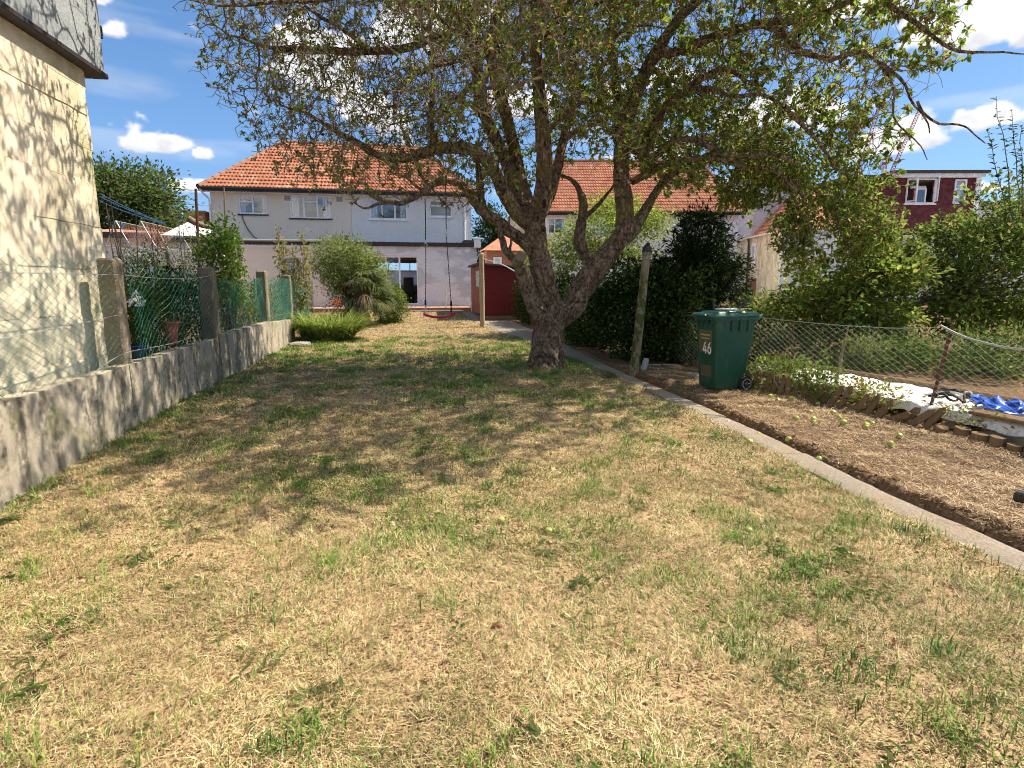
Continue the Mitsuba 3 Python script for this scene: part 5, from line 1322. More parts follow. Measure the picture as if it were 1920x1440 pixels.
THIN = [
    ([(5.541,8.300,3.014), (6.057,8.500,2.967), (6.684,8.800,2.636), (7.044,8.900,2.232), (7.328,9.000,1.720)], .03, .008),
    ([(4.932,7.600,3.828), (5.633,8.000,3.617), (6.324,8.300,3.264), (6.884,8.500,2.925), (7.387,8.700,2.473)], .03, .008),
    ([(5.395,8.500,3.234), (6.189,8.900,2.638), (6.463,9.100,2.240), (6.474,9.200,1.810)], .025, .008),
    ([(0.548,9.100,3.006), (0.388,9.000,2.941), (0.137,8.900,2.765), (-0.171,8.800,2.656), (-0.388,8.750,2.688), (-0.541,8.700,2.755)], .055, .02),
    ([(-0.171,8.800,2.656), (-0.368,8.750,2.624), (-0.578,8.700,2.548), (-0.697,8.600,2.590)], .03, .008),
    ([(0.268,8.950,2.790), (0.045,8.900,2.960), (-0.173,8.800,3.066)], .022, .008),
    ([(0.522,9.300,3.525), (0.345,9.250,3.775), (0.350,9.200,4.056), (0.407,9.100,4.388), (0.359,9.000,4.737)], .06, .02),
    ([(0.291,9.250,3.453), (0.353,9.150,3.590), (0.441,9.000,3.682)], .05, .02),
    ([(-0.451,9.000,3.331), (-0.742,8.900,3.491), (-1.009,8.800,3.609), (-1.298,8.700,3.741), (-1.643,8.600,3.830)], .055, .012),
    ([(0.134,9.200,3.370), (0.203,9.150,3.080), (0.337,9.100,2.911), (0.574,9.000,2.601)], .03, .01),
    ([(1.134,10.100,5.138), (0.731,9.600,4.848), (0.313,9.100,4.539), (-0.063,8.600,4.126), (-0.171,8.300,3.783)], .06, .02),
    ([(1.111,10.100,5.333), (0.599,9.900,5.490), (0.197,9.700,5.602), (-0.181,9.500,5.701)], .05, .02),
    ([(1.029,10.100,5.599), (0.513,9.900,5.258), (-0.135,9.700,4.958), (-0.514,9.500,4.842), (-0.986,9.300,4.777), (-1.367,9.100,4.703), (-1.704,9.000,4.626)], .065, .045),
    ([(-1.704,9.000,4.626), (-1.922,8.900,4.662), (-2.159,8.800,4.674)], .03, .01),
    ([(-0.514,9.500,4.842), (-0.786,9.300,5.019), (-1.114,9.100,5.122), (-1.415,8.900,5.278)], .04, .015),
    ([(-0.361,8.500,5.306), (-1.033,8.000,4.827), (-1.306,7.800,4.694), (-1.672,7.600,4.583), (-2.009,7.400,4.480), (-2.239,7.200,4.415)], .03, .006),
    ([(1.591,8.900,4.902), (1.222,8.500,4.611), (1.025,8.200,4.511), (0.770,7.800,4.255), (0.275,7.300,3.933)], .04, .012),
    ([(1.840,8.800,4.790), (1.978,8.300,4.945), (2.094,7.800,4.997), (2.211,7.400,5.007)], .05, .02),
    ([(1.183,8.000,4.178), (0.981,7.500,4.033), (0.898,7.200,3.788), (0.908,7.000,3.587), (1.093,6.800,3.472)], .022, .012),
    ([(1.997,9.050,3.720), (2.142,8.600,3.797), (2.261,8.200,3.869), (2.362,7.800,3.828)], .05, .015),
    ([(5.165,8.000,5.041), (5.365,7.700,4.999), (5.518,7.400,5.012), (5.715,7.100,5.050)], .055, .02),
    ([(4.896,8.300,5.108), (5.113,8.000,4.890), (5.290,7.700,4.539), (5.505,7.500,4.403), (5.652,7.300,4.419), (5.802,7.100,4.283)], .05, .02),
    ([(5.802,7.100,4.283), (5.947,6.800,3.959), (6.024,6.600,3.603), (6.152,6.500,3.283)], .025, .007),
    ([(5.715,7.100,5.050), (5.844,6.700,4.626), (5.973,6.500,4.355), (6.225,6.300,4.128), (6.442,6.100,4.031), (6.672,5.900,3.953)], .035, .006),
    ([(5.802,7.100,4.283), (5.971,7.000,4.024), (6.008,6.900,3.592), (6.259,6.800,3.265), (6.383,6.700,3.028)], .018, .005),
    ([(6.108,6.700,3.695), (6.294,6.550,3.410), (6.518,6.400,3.334), (6.732,6.300,3.140)], .018, .006),
    ([(3.525,9.700,3.853), (3.728,9.500,3.612), (3.833,9.200,3.876), (3.873,9.000,4.150), (4.027,8.800,4.318), (4.214,8.600,4.456), (4.352,8.400,4.505), (4.663,8.100,4.300)], .075, .03),
    ([(3.694,9.500,3.570), (3.775,9.200,4.022), (3.939,9.000,4.206), (4.048,8.700,4.296), (4.221,8.500,4.296), (4.493,8.200,4.114), (4.717,7.900,4.064), (4.932,7.600,3.828)], .06, .02),
    ([(3.668,9.750,3.199), (3.791,9.600,3.262), (4.084,9.400,3.408), (4.333,9.200,3.435), (4.634,9.000,3.437), (5.090,8.800,3.311), (5.395,8.500,3.234), (5.541,8.300,3.014), (5.775,8.200,2.702)], .065, .025),
    ([(3.791,9.600,3.262), (3.968,9.400,3.559), (4.181,9.100,3.733), (4.412,8.900,3.643), (4.672,8.700,3.463), (4.909,8.500,3.370), (5.185,8.300,3.376), (5.505,8.000,3.182)], .06, .025),
    ([(4.689,10.300,3.481), (5.201,10.500,3.735), (5.762,10.600,3.960), (6.407,10.600,3.889)], .055, .02),
    ([(2.894,10.200,3.103), (2.767,10.300,3.309), (2.602,10.400,3.435)], .05, .02),
    ([(2.923,10.100,2.580), (3.223,10.200,2.863), (3.442,10.300,3.105), (3.698,10.500,3.414)], .045, .015),
    ([(1.642,9.250,1.836), (1.541,9.300,1.951), (1.449,9.350,2.099), (1.406,9.400,2.305), (1.373,9.400,2.458)], .06, .045),
    ([(1.583,9.250,1.868), (1.533,9.200,2.026), (1.575,9.200,2.147), (1.550,9.150,2.302)], .03, .012),
    ([(3.365,10.000,5.478), (3.648,9.800,5.578), (3.925,9.600,5.541)], .04, .015),
    ([(4.654,9.000,5.987), (5.111,8.800,6.284), (5.452,8.600,6.693)], .05, .02),
    ([(1.842,8.700,5.764), (1.389,8.200,5.858), (0.912,7.600,5.728)], .05, .02), ([(0.833,10.100,6.420), (0.381,9.800,6.667), (-0.074,9.400,6.619)], .05, .02), ([(3.355,10.000,6.422), (3.510,9.800,7.019), (3.847,9.600,7.381)], .05, .02),
    ([(1.631,10.400,6.551), (1.484,10.900,7.261), (1.391,11.600,7.869)], .05, .015), ([(1.131,10.100,4.742), (0.811,10.800,4.605), (0.374,11.400,4.529), (-0.300,11.800,4.465)], .05, .015),
    ([(2.575,10.100,3.865), (3.181,10.800,4.316), (3.805,11.500,4.661), (4.520,12.000,5.023)], .05, .015), ([(3.785,9.500,4.906), (4.494,10.200,4.953), (5.491,10.800,5.013), (6.363,11.200,4.985)], .045, .015),
]


def melt(chains, h=.025, k=.065):
    """smooth union of tapered capsules as one surface (naive surface nets)"""
    A, B, ra, rb = [], [], [], []
    for _, pts, rad in chains:
        p, q = spline(pts, rad, .14)
        q = np.maximum(q * .93 - .014, .02)
        A.append(p[:-1]); B.append(p[1:]); ra.append(q[:-1]); rb.append(q[1:])
    A, B, ra, rb = np.vstack(A), np.vstack(B), np.concatenate(ra), np.concatenate(rb)
    lo = np.minimum(A, B).min(0) - .55
    hi = np.maximum(A, B).max(0) + .55
    n = np.ceil((hi - lo) / h).astype(int) + 1
    D = np.full(n, 1.0, np.float32)
    for a, b, r0, r1 in zip(A, B, ra, rb):
        m = max(r0, r1) + .2
        i0 = np.maximum(((np.minimum(a, b) - m - lo) / h).astype(int), 0)
        i1 = np.minimum(((np.maximum(a, b) + m - lo) / h).astype(int) + 2, n)
        g = np.stack(np.meshgrid(*[lo[c] + h * np.arange(i0[c], i1[c]) for c in range(3)], indexing='ij'), -1).astype(np.float32)
        ab = (b - a).astype(np.float32)
        t = np.clip(((g - a.astype(np.float32)) @ ab) / float(ab @ ab), 0, 1)
        d = np.linalg.norm(g - a.astype(np.float32) - t[..., None] * ab, axis=-1) - (r0 + (r1 - r0) * t)
        s = (slice(i0[0], i1[0]), slice(i0[1], i1[1]), slice(i0[2], i1[2]))
        o = D[s]
        hh = np.clip(.5 + .5 * (d - o) / k, 0, 1)
        D[s] = d * (1 - hh) + o * hh - k * hh * (1 - hh)
    neg = D < 0
    c8 = [neg[x:n[0] - 1 + x, y:n[1] - 1 + y, z:n[2] - 1 + z] for x in (0, 1) for y in (0, 1) for z in (0, 1)]
    cnt = sum(c.astype(np.int8) for c in c8)
    cells = np.argwhere((cnt > 0) & (cnt < 8))
    idx = np.full(n - 1, -1, np.int64)
    idx[tuple(cells.T)] = np.arange(len(cells))
    acc, num_ = np.zeros((len(cells), 3)), np.zeros(len(cells))
    offs = [np.array(o) for o in np.ndindex(2, 2, 2)]
    for i, o in enumerate(offs):
        for c in range(3):
            if o[c] == 0:
                o2 = o.copy(); o2[c] = 1
                d0, d1 = D[tuple((cells + o).T)], D[tuple((cells + o2).T)]
                cr = (d0 < 0) != (d1 < 0)
                t = d0 / np.where(d0 == d1, 1, d0 - d1)
                p = o[None] + np.eye(3)[c][None] * t[:, None]
                acc[cr] += p[cr]; num_[cr] += 1
    V = lo + h * (cells + acc / num_[:, None])
    F = []
    for c in range(3):
        s0 = [slice(1, n[q] - 1) for q in range(3)]
        s0[c] = slice(0, n[c] - 1)
        s1 = list(s0); s1[c] = slice(1, n[c])
        a, b = neg[tuple(s0)], neg[tuple(s1)]
        e = np.argwhere(a != b)
        fl = a[tuple(e.T)]
        e = e + np.array([0 if q == c else 1 for q in range(3)])
        u, v = (c + 1) % 3, (c + 2) % 3
        eu, ev = np.eye(3, dtype=int)[u], np.eye(3, dtype=int)[v]
        q = np.stack([idx[tuple((e - eu - ev).T)], idx[tuple((e - ev).T)], idx[tuple(e.T)], idx[tuple((e - eu).T)]], 1)
        q[~fl] = q[~fl][:, ::-1]
        F.append(q)
    F = np.vstack(F)
    F = F[(F >= 0).all(1)]
    return V, np.vstack([F[:, [0, 1, 2]], F[:, [0, 2, 3]]])


V, F = melt(THICK)
m = trimesh.Trimesh(V, F, process=False)
nrm = m.vertex_normals
lump = (meshkit.fbm(V * np.array([4.5, 4.5, 3.0]), 4, 5) - .5) * .075 + (meshkit.fbm(V * np.array([16, 16, 9.0]), 3, 6) - .5) * .034
flute = (meshkit.noise(np.stack([np.arctan2(V[:, 1] - 9.62, V[:, 0] - 2.22) * 2.2, V[:, 2] * .5, V[:, 2] * 0], -1), 9) - .5) * .07 * np.clip((1.0 - V[:, 2]) / .6, 0, 1)
V = V + nrm * (lump * np.clip(.4 + .6 * (2.5 - V[:, 2]), .45, 1) + flute)[:, None]
part(tr, 'trunk', trimesh.Trimesh(V, F, process=False), 'bark', smooth=True)
# knot holes and a sawn stub
for p, d, s in (((2.038,9.120,2.724), (.1, -1, .1), .052), ((1.957,9.200,2.527), (-.1, -1, 0), .03), ((2.051,9.200,2.337), (0, -1, 0), .03)):
    p, d = np.array(p), facedir(np.array(d, float))
    k = num(tr + '__knot_hole')
    q = np.linspace(0, 2 * np.pi, 19)
    a, b = np.array([1, 0, 0]), np.array([0, 0, 1])
    ring = p + np.stack([np.cos(q) * s * .8, q * 0, np.sin(q) * s * 1.7], 1)
    scene[k] = mikit.ply(tube(ring, .022, 8), 'bark', smooth=True)
    hole = trimesh.creation.icosphere(2)
    hole.vertices = hole.vertices * [s * .72, .02, s * 1.55] + p + d * .004
    part(k, 'hollow', hole, 'hollow', smooth=True)
a, b = np.array((1.642,9.250,1.836)), np.array((1.656,9.050,1.908))
part(tr, 'sawn_stub', cat([rod(a, b + (b - a) * .3, .085, 12)]), 'cane', 'pale sawn end of a removed limb')

tt = []
rt = np.random.default_rng(8)
for pts, r0, r1 in THIN:
    p, q = spline(pts, np.linspace(r0, r1, len(pts)), .06)
    wob = (meshkit.fbm(p[:, None] * 2.3 + np.array([[[0, 0, 0], [31, 0, 0], [0, 47, 0]]]), 3, 4) - .5) * .16
    wob[0] = 0
    p = p + wob * np.linspace(0, 1, len(p))[:, None] ** .5
    tt.append((p, q))
for k, (p, q) in enumerate(tt):
    mm = tubes(p[None], q[None], 9)
    v = mm.vertices
    mm.vertices = v + (meshkit.fbm(v * 12, 3, 2)[:, None] - .5) * .022
    part(tr, 'branch', mm, 'bark', smooth=True)

# crown: twigs grow through these volumes towards free space (centre, radii)
CROWN = [((.4, 6.3, 5.5), (2.3, 1.7, .95), 1.2), ((-1.6, 7.2, 5.2), (1.5, 1.6, .9), 1.1), ((3.2, 6.2, 5.5), (2.0, 1.8, .95), 1.2), ((5.0, 6.6, 4.9), (1.3, 1.4, .8), 1.0), ((3.2, 8.6, 6.3), (2.6, 2.2, 1.0), .8), ((-.6, 9.2, 6.0), (2.2, 2.0, .9), .9), ((2.4, 4.9, 4.9), (1.7, 1.0, .55), 1.1),
         ((6.678,8.900,3.470), (.75, 1.0, .9), 1.9), ((6.477,9.200,2.334), (.6, .7, .8), 1.9), ((7.424,9.000,2.674), (.6, .7, .8), 1.7),
         ((-0.895,9.300,4.240), (1.75, 1.9, 1.35), 1.8), ((-1.716,9.000,4.545), (1.05, 1.3, .95), 1.6), ((0.730,9.600,4.788), (1.6, 2.4, 1.5), 1.35), ((2.128,8.600,4.872), (1.6, 2.2, 1.2), 1.0), ((4.128,9.600,4.983), (1.6, 2.3, 1.4), 1.3), ((4.020,9.200,3.440), (1.0, .8, .5), 1.3),
         ((5.662,8.600,4.213), (1.35, 1.9, 1.45), 1.3), ((6.158,7.500,4.191), (1.0, 1.2, 1.0), 1.1), ((6.586,9.000,2.741), (.62, .9, 1.15), 1.3), ((1.949,9.600,6.559), (3.0, 2.8, 1.3), .8), ((-0.461,9.200,5.682), (1.9, 2.0, 1.2), .9),
         ((-0.109,9.600,3.187), (.95, 1.0, .5), 1.6), ((-1.061,9.000,3.053), (.8, .8, .32), 1.5), ((0.737,9.000,3.070), (.8, .8, .45), 1.5), ((1.474,8.700,3.257), (.7, .6, .5), 1.3), ((5.071,9.000,6.164), (2.0, 2.0, 1.2), .8), ((0.920,6.400,3.867), (1.25, 1.0, .75), 1.5), ((1.337,11.400,4.342), (2.2, 1.6, 1.2), .9), ((5.648,11.000,4.136), (1.5, 1.4, 1.0), 1.0),
         ((6.649,6.700,3.568), (.5, .5, .35), 1.6), ((6.041,6.900,4.542), (.55, .7, .5), 1.4), ((-1.173,8.900,3.419), (.7, .9, .5), 1.2), ((2.579,8.000,3.495), (.8, .7, .45), 1.2), ((5.515,9.400,3.278), (.9, 1.0, .6), 1.2), ((0.855,9.500,2.763), (.5, .6, .35), .8), ((6.494,8.300,3.346), (.7, 1.0, .8), 1.2)]
rt = np.random.default_rng(21)
att = []
for c, rad, dens in CROWN:
    vol = rad[0] * rad[1] * rad[2] * 4.19
    v = facedir(rt.normal(size=(int(vol * 74 * dens), 3))) * rt.random((int(vol * 74 * dens), 1)) ** .42
    att.append(np.array(c) + v * np.array(rad))
att = np.vstack(att)
att = att[(meshkit.fbm(att * .9, 3, 77) > .40)]
att = att[(att[:, 1] > 3.9)]
nodes, rad0 = [], []
for p, q in tt:
    nodes.append(p[::2]); rad0.append(q[::2])
for _, pts, rad in THICK[1:16]:
    p, q = spline(pts, rad, .12)
    s = p[:, 2] > 2.3
    nodes.append(p[s]); rad0.append(q[s])
nodes, rad0 = np.vstack(nodes), np.concatenate(rad0)
n0 = len(nodes)
par = np.full(n0, -1)
alive = np.ones(len(att), bool)
STEP = .10
for it in range(90):
    tree = cKDTree(nodes)
    d, k = tree.query(att[alive], distance_upper_bound=1.3)
    ok = np.isfinite(d)
    if not ok.any():
        break
    aidx = np.flatnonzero(alive)[ok]
    kk, dd = k[ok], facedir(att[aidx] - nodes[k[ok]])
    u, inv = np.unique(kk, return_inverse=True)
    g = np.zeros((len(u), 3))
    np.add.at(g, inv, dd)
    g = facedir(facedir(g) + rt.normal(0, .42, g.shape) + [0, 0, -.04])
    new = nodes[u] + g * STEP
    keep = tree.query(new)[0] > STEP * .45
    if not keep.any():
        break
    par = np.concatenate([par, u[keep]])
    nodes = np.vstack([nodes, new[keep]])
    d2, _ = cKDTree(new[keep]).query(att[alive], distance_upper_bound=.13)
    al = np.flatnonzero(alive)
    alive[al[np.isfinite(d2)]] = False
N = len(nodes)
cnt = np.zeros(N)
kids = np.bincount(par[n0:], minlength=N)
cnt[n0:][kids[n0:] == 0] = 1
for i in range(N - 1, n0 - 1, -1):
    cnt[par[i]] += cnt[i]
rad = .0036 * np.maximum(cnt, 1) ** .43
rad[:n0] = np.minimum(np.maximum(rad0, .004), .03)
rad = np.minimum(rad, .032)
i = np.arange(n0, N)
pp = par[i]
rp = np.where(pp < n0, rad[i] * 1.1, rad[pp])
TW = tubes(np.stack([nodes[pp], nodes[i]], 1), np.stack([rp, rad[i]], 1), 4)
tcol = vnoise((.17, .14, .10), .25, len(i), rt)
tcol = np.where((rt.random(len(i)) < .3)[:, None], vnoise((.30, .255, .15), .2, len(i), rt), tcol)
part(tr, 'small_branches', TW, 'twig_mat', 'tangled small branches of the crown', 'stuff', smooth=True, color=np.repeat(tcol, 8, 0))

# spurs: short crooked twigs set all along the small branches, leaves in rosettes on them
fine = np.flatnonzero(rad < .016)
fine = fine[fine >= n0]
nsp = 31000
o = rt.choice(fine, nsp)
ax = facedir(nodes[o] - nodes[np.where(par[o] < 0, o, par[o])] + 1e-6)
d0 = facedir(rt.normal(size=(nsp, 3)) + ax * .5 + [0, 0, .25])
Ls = np.where(rt.random(nsp) < .22, rt.uniform(.18, .46, nsp), rt.uniform(.05, .17, nsp))
P = [nodes[o]]
d = d0
for s in range(3):
    d = facedir(d + rt.normal(0, .42, d.shape) + [0, 0, .10 if s < 2 else -.02])
    P.append(P[-1] + d * Ls[:, None] / 3)
P = np.stack(P, 1)
scol = np.where((rt.random(nsp) < .35)[:, None], vnoise((.42, .36, .24), .2, nsp, rt), vnoise((.23, .19, .135), .25, nsp, rt))
part(tr, 'twigs', tubes(P, np.linspace(.0048, .0022, 4)[None], 3), 'twig_mat', 'fine crooked twigs', 'stuff', smooth=True, color=np.repeat(scol, 12, 0))

lit_side = nodes[o][:, 0]
want = np.clip(.46 + (lit_side - .5) * .075, .42, .8)
has = np.flatnonzero((rt.random(nsp) < want) & (fb(nodes[o][:, 0] + nodes[o][:, 2], nodes[o][:, 1] - nodes[o][:, 2], 1.6, 3, 88) > .40))
rep = rt.integers(4, 10, len(has))
src = np.repeat(has, rep)
f = rt.choice([2, 3, 3, 3], len(src))
lp_ = P[src, f]
ld = facedir(P[src, 3] - P[src, 2] + rt.normal(0, .8, (len(src), 3)) + [0, 0, -.15])
L = rt.uniform(.05, .10, len(src)) * np.clip(.72 + (lit_side[src] - .5) * .06, .6, 1.05)
kind = rt.random(len(src))
dead = np.clip(.30 - (lit_side[src] - .5) * .05, .10, .42)
lc = vnoise((.27, .36, .07), .24, len(src), rt)
lc = np.where((kind < .30)[:, None], vnoise((.17, .235, .055), .22, len(src), rt), lc)
lc = np.where((kind > .88)[:, None], vnoise((.45, .46, .13), .2, len(src), rt), lc)
lc = np.where((rt.random(len(src)) < dead)[:, None], vnoise((.32, .22, .13), .28, len(src), rt), lc)
LM, LCol = leaves(lp_, ld, facedir(rt.normal(0, .6, (len(src), 3)) + [0, 0, 1]), L, L * rt.uniform(.5, .72, len(src)), lc, .22, .22)
part(tr, 'leaves', LM, 'leaf_mat', 'sparse small leaves, green to the right and half withered to the left', 'stuff', color=LCol)
# sprays of leafy shoots that hang from the right hand limbs
rs_ = np.random.default_rng(55)
DM, DC, cs = [], [], []
for c, rd, n in (((6.601,8.900,3.101), (.60, .7, .85), 2100), ((6.358,9.100,2.324), (.30, .5, .45), 450), ((7.360,8.900,2.492), (.45, .5, .62), 1500), ((5.644,8.600,3.376), (.5, .6, .4), 1500), ((5.407,9.200,3.116), (.45, .5, .32), 900)):
    m, vc_, cc = None, None, None
    c = np.array(c)
    q = c + inball(int(n / 26), rs_) * np.array(rd)
    tips = q + rs_.normal(0, .1, q.shape) - [0, 0, .12]
    k = rs_.integers(0, len(q), n)
    u = rs_.random((n, 1))
    pos = q[k] * (1 - u) + tips[k] * u + rs_.normal(0, .06, (n, 3))
    w = rs_.random(n)
    col = np.where((w < .5)[:, None], vnoise((.25, .31, .07), .2, n, rs_), np.where((w < .75)[:, None], vnoise((.16, .22, .05), .2, n, rs_), vnoise((.38, .39, .11), .2, n, rs_)))
    L_ = rs_.uniform(.05, .09, n)
    a, b = leaves(pos, facedir(rs_.normal(0, .8, (n, 3)) + [0, 0, -.4]), facedir(rs_.normal(0, .6, (n, 3)) + [0, 0, 1]), L_, L_ * .6, col, .2, .2)
    DM.append(a); DC.append(b); cs.append((q, tips))
part(tr, 'hanging_leaves', cat(DM), 'leaf_mat', 'bright leafy sprays hanging at the right of the crown', 'stuff', color=np.vstack(DC))
q, tips = np.vstack([a for a, _ in cs]), np.vstack([b for _, b in cs])
near = nodes[cKDTree(nodes).query(q)[1]]
far = q + (near - q) * np.minimum(1, .5 / (np.linalg.norm(near - q, axis=1, keepdims=True) + 1e-9))
P = np.stack([far, (far + q) / 2 + rs_.normal(0, .03, q.shape), q, tips], 1)
part(tr, 'hanging_shoots', tubes(P, np.array([[.006, .005, .004, .002]]), 4), 'twig_mat', None, 'stuff', smooth=True, color=np.repeat(vnoise((.2, .16, .1), .2, len(P), rs_), 16, 0))
print('tree nodes', N - n0, 'leaves', len(src))

for k, (px) in enumerate([(2.721,8.900,2.656), (2.775,8.900,2.478), (3.116,9.000,2.661), (3.165,9.000,2.480), (3.074,8.800,2.590), (0.595,8.600,3.929), (2.072,8.000,4.131), (2.306,7.600,3.862), (2.771,8.600,3.060), (3.276,8.400,4.321)]):
    w = cKDTree(nodes).query(np.array(px))[1]
    p = nodes[w] - [0, 0, .075]
    t = thing('hanging_apple', 'green apple hanging on its stalk among the inner branches of the tree', 'apple', 'green apples hanging in the tree')
    s = .032
    part(t, 'fruit', move(turn(AP[k % 4], 20, (0, 0, 0), (1, 0, 0)).apply_scale(s), *p), 'apple_skin', smooth=True)
    part(t, 'stalk', tube([p + [0, 0, s * .6], p + [.004, 0, .05], nodes[w]], .0018, 4), 'cane')
# ------------------------------------------------------------------ other trees, shrubs and plants


def foliage(c, rad, n, L, cols, seed, nc=90, spread=.22, ratio=.55, droop=-.1, shell=.35, low=-1.0, fold=.2, blobs=None, xmax=None):
    """leaves in clumps through an ellipsoid (or several): returns (mesh, colours, clump centres)"""
    r = np.random.default_rng(seed)
    c, rad = np.asarray(c, float), np.asarray(rad, float)
    if blobs is None:
        blobs = [((0, 0, 0), (1, 1, 1))]
    cc = []
    vol = np.array([np.prod(b[1]) for b in blobs])
    for (o, s), v in zip(blobs, vol / vol.sum()):
        m = max(3, int(nc * v))
        u = facedir(r.normal(size=(m * 3, 3))) * r.random((m * 3, 1)) ** shell
        u = u[u[:, 2] > low][:m]
        cc.append((np.array(o) + u * np.array(s)) * rad + c)
    cc = np.vstack(cc)
    size = r.uniform(.55, 1.3, len(cc)) * spread
    k = r.integers(0, len(cc), n)
    off = r.normal(size=(n, 3)) * size[k][:, None] * [1, 1, .75]
    pos = cc[k] + off
    if xmax is not None:
        k, off, pos = k[pos[:, 0] < xmax], off[pos[:, 0] < xmax], pos[pos[:, 0] < xmax]
        n = len(pos)
    out = facedir(facedir(pos - c) * .6 + facedir(off) * .7 + r.normal(0, .5, (n, 3)) + [0, 0, droop])
    col = np.empty((n, 3))
    w = r.choice(len(cols), n, p=np.array([q[1] for q in cols]) / sum(q[1] for q in cols))
    for i, q in enumerate(cols):
        col[w == i] = vnoise(q[0], .2, (w == i).sum(), r)
    col *= r.uniform(.8, 1.2, len(cc))[k][:, None]
    Ls = L * r.uniform(.65, 1.25, n)
    m, vc = flat_leaves(pos, out, facedir(r.normal(0, .55, (n, 3)) + [0, 0, 1]), Ls, Ls * ratio * 1.15, col, fold)
    return m, vc, cc


def stems(base, cc, r0, seed, n=None, wob=.12, sides=5, k=6):
    r = np.random.default_rng(seed)
    cc = cc if n is None else cc[r.choice(len(cc), min(n, len(cc)), replace=False)]
    u = np.linspace(0, 1, k)[None, :, None]
    b = np.asarray(base, float)
    b = b[None] + r.normal(0, r0 * 2, (len(cc), 3)) * [1, 1, 0]
    mid = (b + cc) / 2 + [0, 0, .12] * np.linalg.norm(cc - b, axis=1, keepdims=True)
    P = (1 - u) ** 2 * b[:, None] + 2 * u * (1 - u) * mid[:, None] + u ** 2 * cc[:, None]
    P[:, 1:-1] += r.normal(0, wob * .25, (len(cc), k - 2, 3))
    R = np.linspace(1, .22, k)[None] * r0 * r.uniform(.5, 1, (len(cc), 1))
    m = tubes(P, R, sides)
    return m, np.repeat(vnoise((.13, .105, .075), .2, len(m.vertices) // sides, r), sides, 0)


def plant(name, label, cat_, base, c, rad, n, L, cols, seed, st=.02, nst=40, bsdf='leaf_mat', group=None, trunk=None, **kw):
    t = thing(name, label, cat_, group)
    m, vc, cc = foliage(c, rad, n, L, cols, seed, **kw)
    part(t, 'foliage' if trunk is None else 'crown', m, bsdf, None, 'stuff', color=vc)
    if kw.get('xmax') is not None:
        cc = cc[cc[:, 0] < kw['xmax'] - .05]
    s, sc_ = stems(trunk[-1] if trunk else base, cc, st, seed + 1, nst)
    part(t, 'stem' if trunk is None else 'limbs', s, 'twig_mat', smooth=True, color=sc_, kind='stuff')
    if trunk:
        p, q = spline(trunk, np.linspace(trunk_r[0], trunk_r[1], len(trunk)), .08)
        mm = tubes(p[None], q[None], 10)
        mm.vertices = mm.vertices + (meshkit.fbm(mm.vertices * 8, 3, seed)[:, None] - .5) * q[0] * .5
        part(t, 'trunk', mm, 'bark', smooth=True)
    return t


G1, G2, G3, GY, GD, BR = (.20, .27, .06), (.135, .205, .045), (.085, .145, .035), (.33, .35, .09), (.025, .045, .016), (.18, .115, .065)
g = lambda x, y: np.array([x, y, float(zg(x, y))])

# big tree far left
trunk_r = (.5, .3)
c = np.array((-19.020,46.000,6.679))
plant('broad_tree', 'broad dull green tree standing behind the workshop, right of the left building', 'tree', None, c, (3.5, 3.6, 2.9), 20000, .30, [(G2, 3), (G3, 3), ((.15, .175, .085), 4)], 11, st=.12, nst=60, nc=150, spread=.62, ratio=.5,
      blobs=[((0, 0, 0), (1, 1, 1)), ((-.45, 0, .45), (.45, .6, .5)), ((.3, -.1, .5), (.4, .5, .4)), ((.75, 0, -.25), (.4, .5, .5)), ((-.8, 0, 0), (.6, .6, .7)), ((0, -.2, -.9), (.9, .7, .6))], trunk=[(c[0], 46, .5), (c[0] + .1, 46, 3), (c[0], 46, c[2] - 2.5)])
# dark conifer in the gap
trunk_r = (.2, .05)
c = np.array((4.740,36.000,4.108))
plant('dark_evergreen', 'dark evergreen tree in the gap behind the white house corner', 'tree', None, c + [0, 0, -.2], (1.0, 1.2, 2.2), 7000, .22, [(GD, 3), (G3, 2)], 12, st=.04, nst=30, nc=80, spread=.28, ratio=.3, trunk=[(c[0], 36, .5), (c[0], 36, c[2])])

# shrub bed in front of the white house
b = g(-1.45, 17.9)
VAR = [((.26, .31, .09), 3), ((.40, .42, .18), 2), (G1, 2), (G2, 2)]
plant('variegated_shrub', 'tall rounded variegated shrub with pale green leaves in front of the white house', 'shrub', b, b + [-.34, .3, 1.66], (1.0, .9, .88), 14000, .085, VAR, 13, st=.03, nst=70, nc=170, spread=.15, ratio=.36, low=-.8,
      blobs=[((0, 0, 0), (1, 1, 1)), ((-.45, 0, .15), (.6, .7, .8)), ((.55, -.1, -.1), (.55, .6, .7)), ((0, -.1, .4), (.6, .7, .7)), ((-.25, .1, -1.1), (.5, .45, .9))])
b = np.array((-0.530,18.235,0.343))
plant('round_shrub', 'low domed glossy shrub at the edge of the sunny lawn, right of the palm', 'shrub', b + [0, .5, 0], b + [-.10, .55, .5], (.52, .6, .68), 7500, .06, [(G1, 3), (G2, 3), ((.17, .2, .06), 2)], 14, st=.015, nst=40, nc=140, spread=.08, ratio=.5, shell=.25)

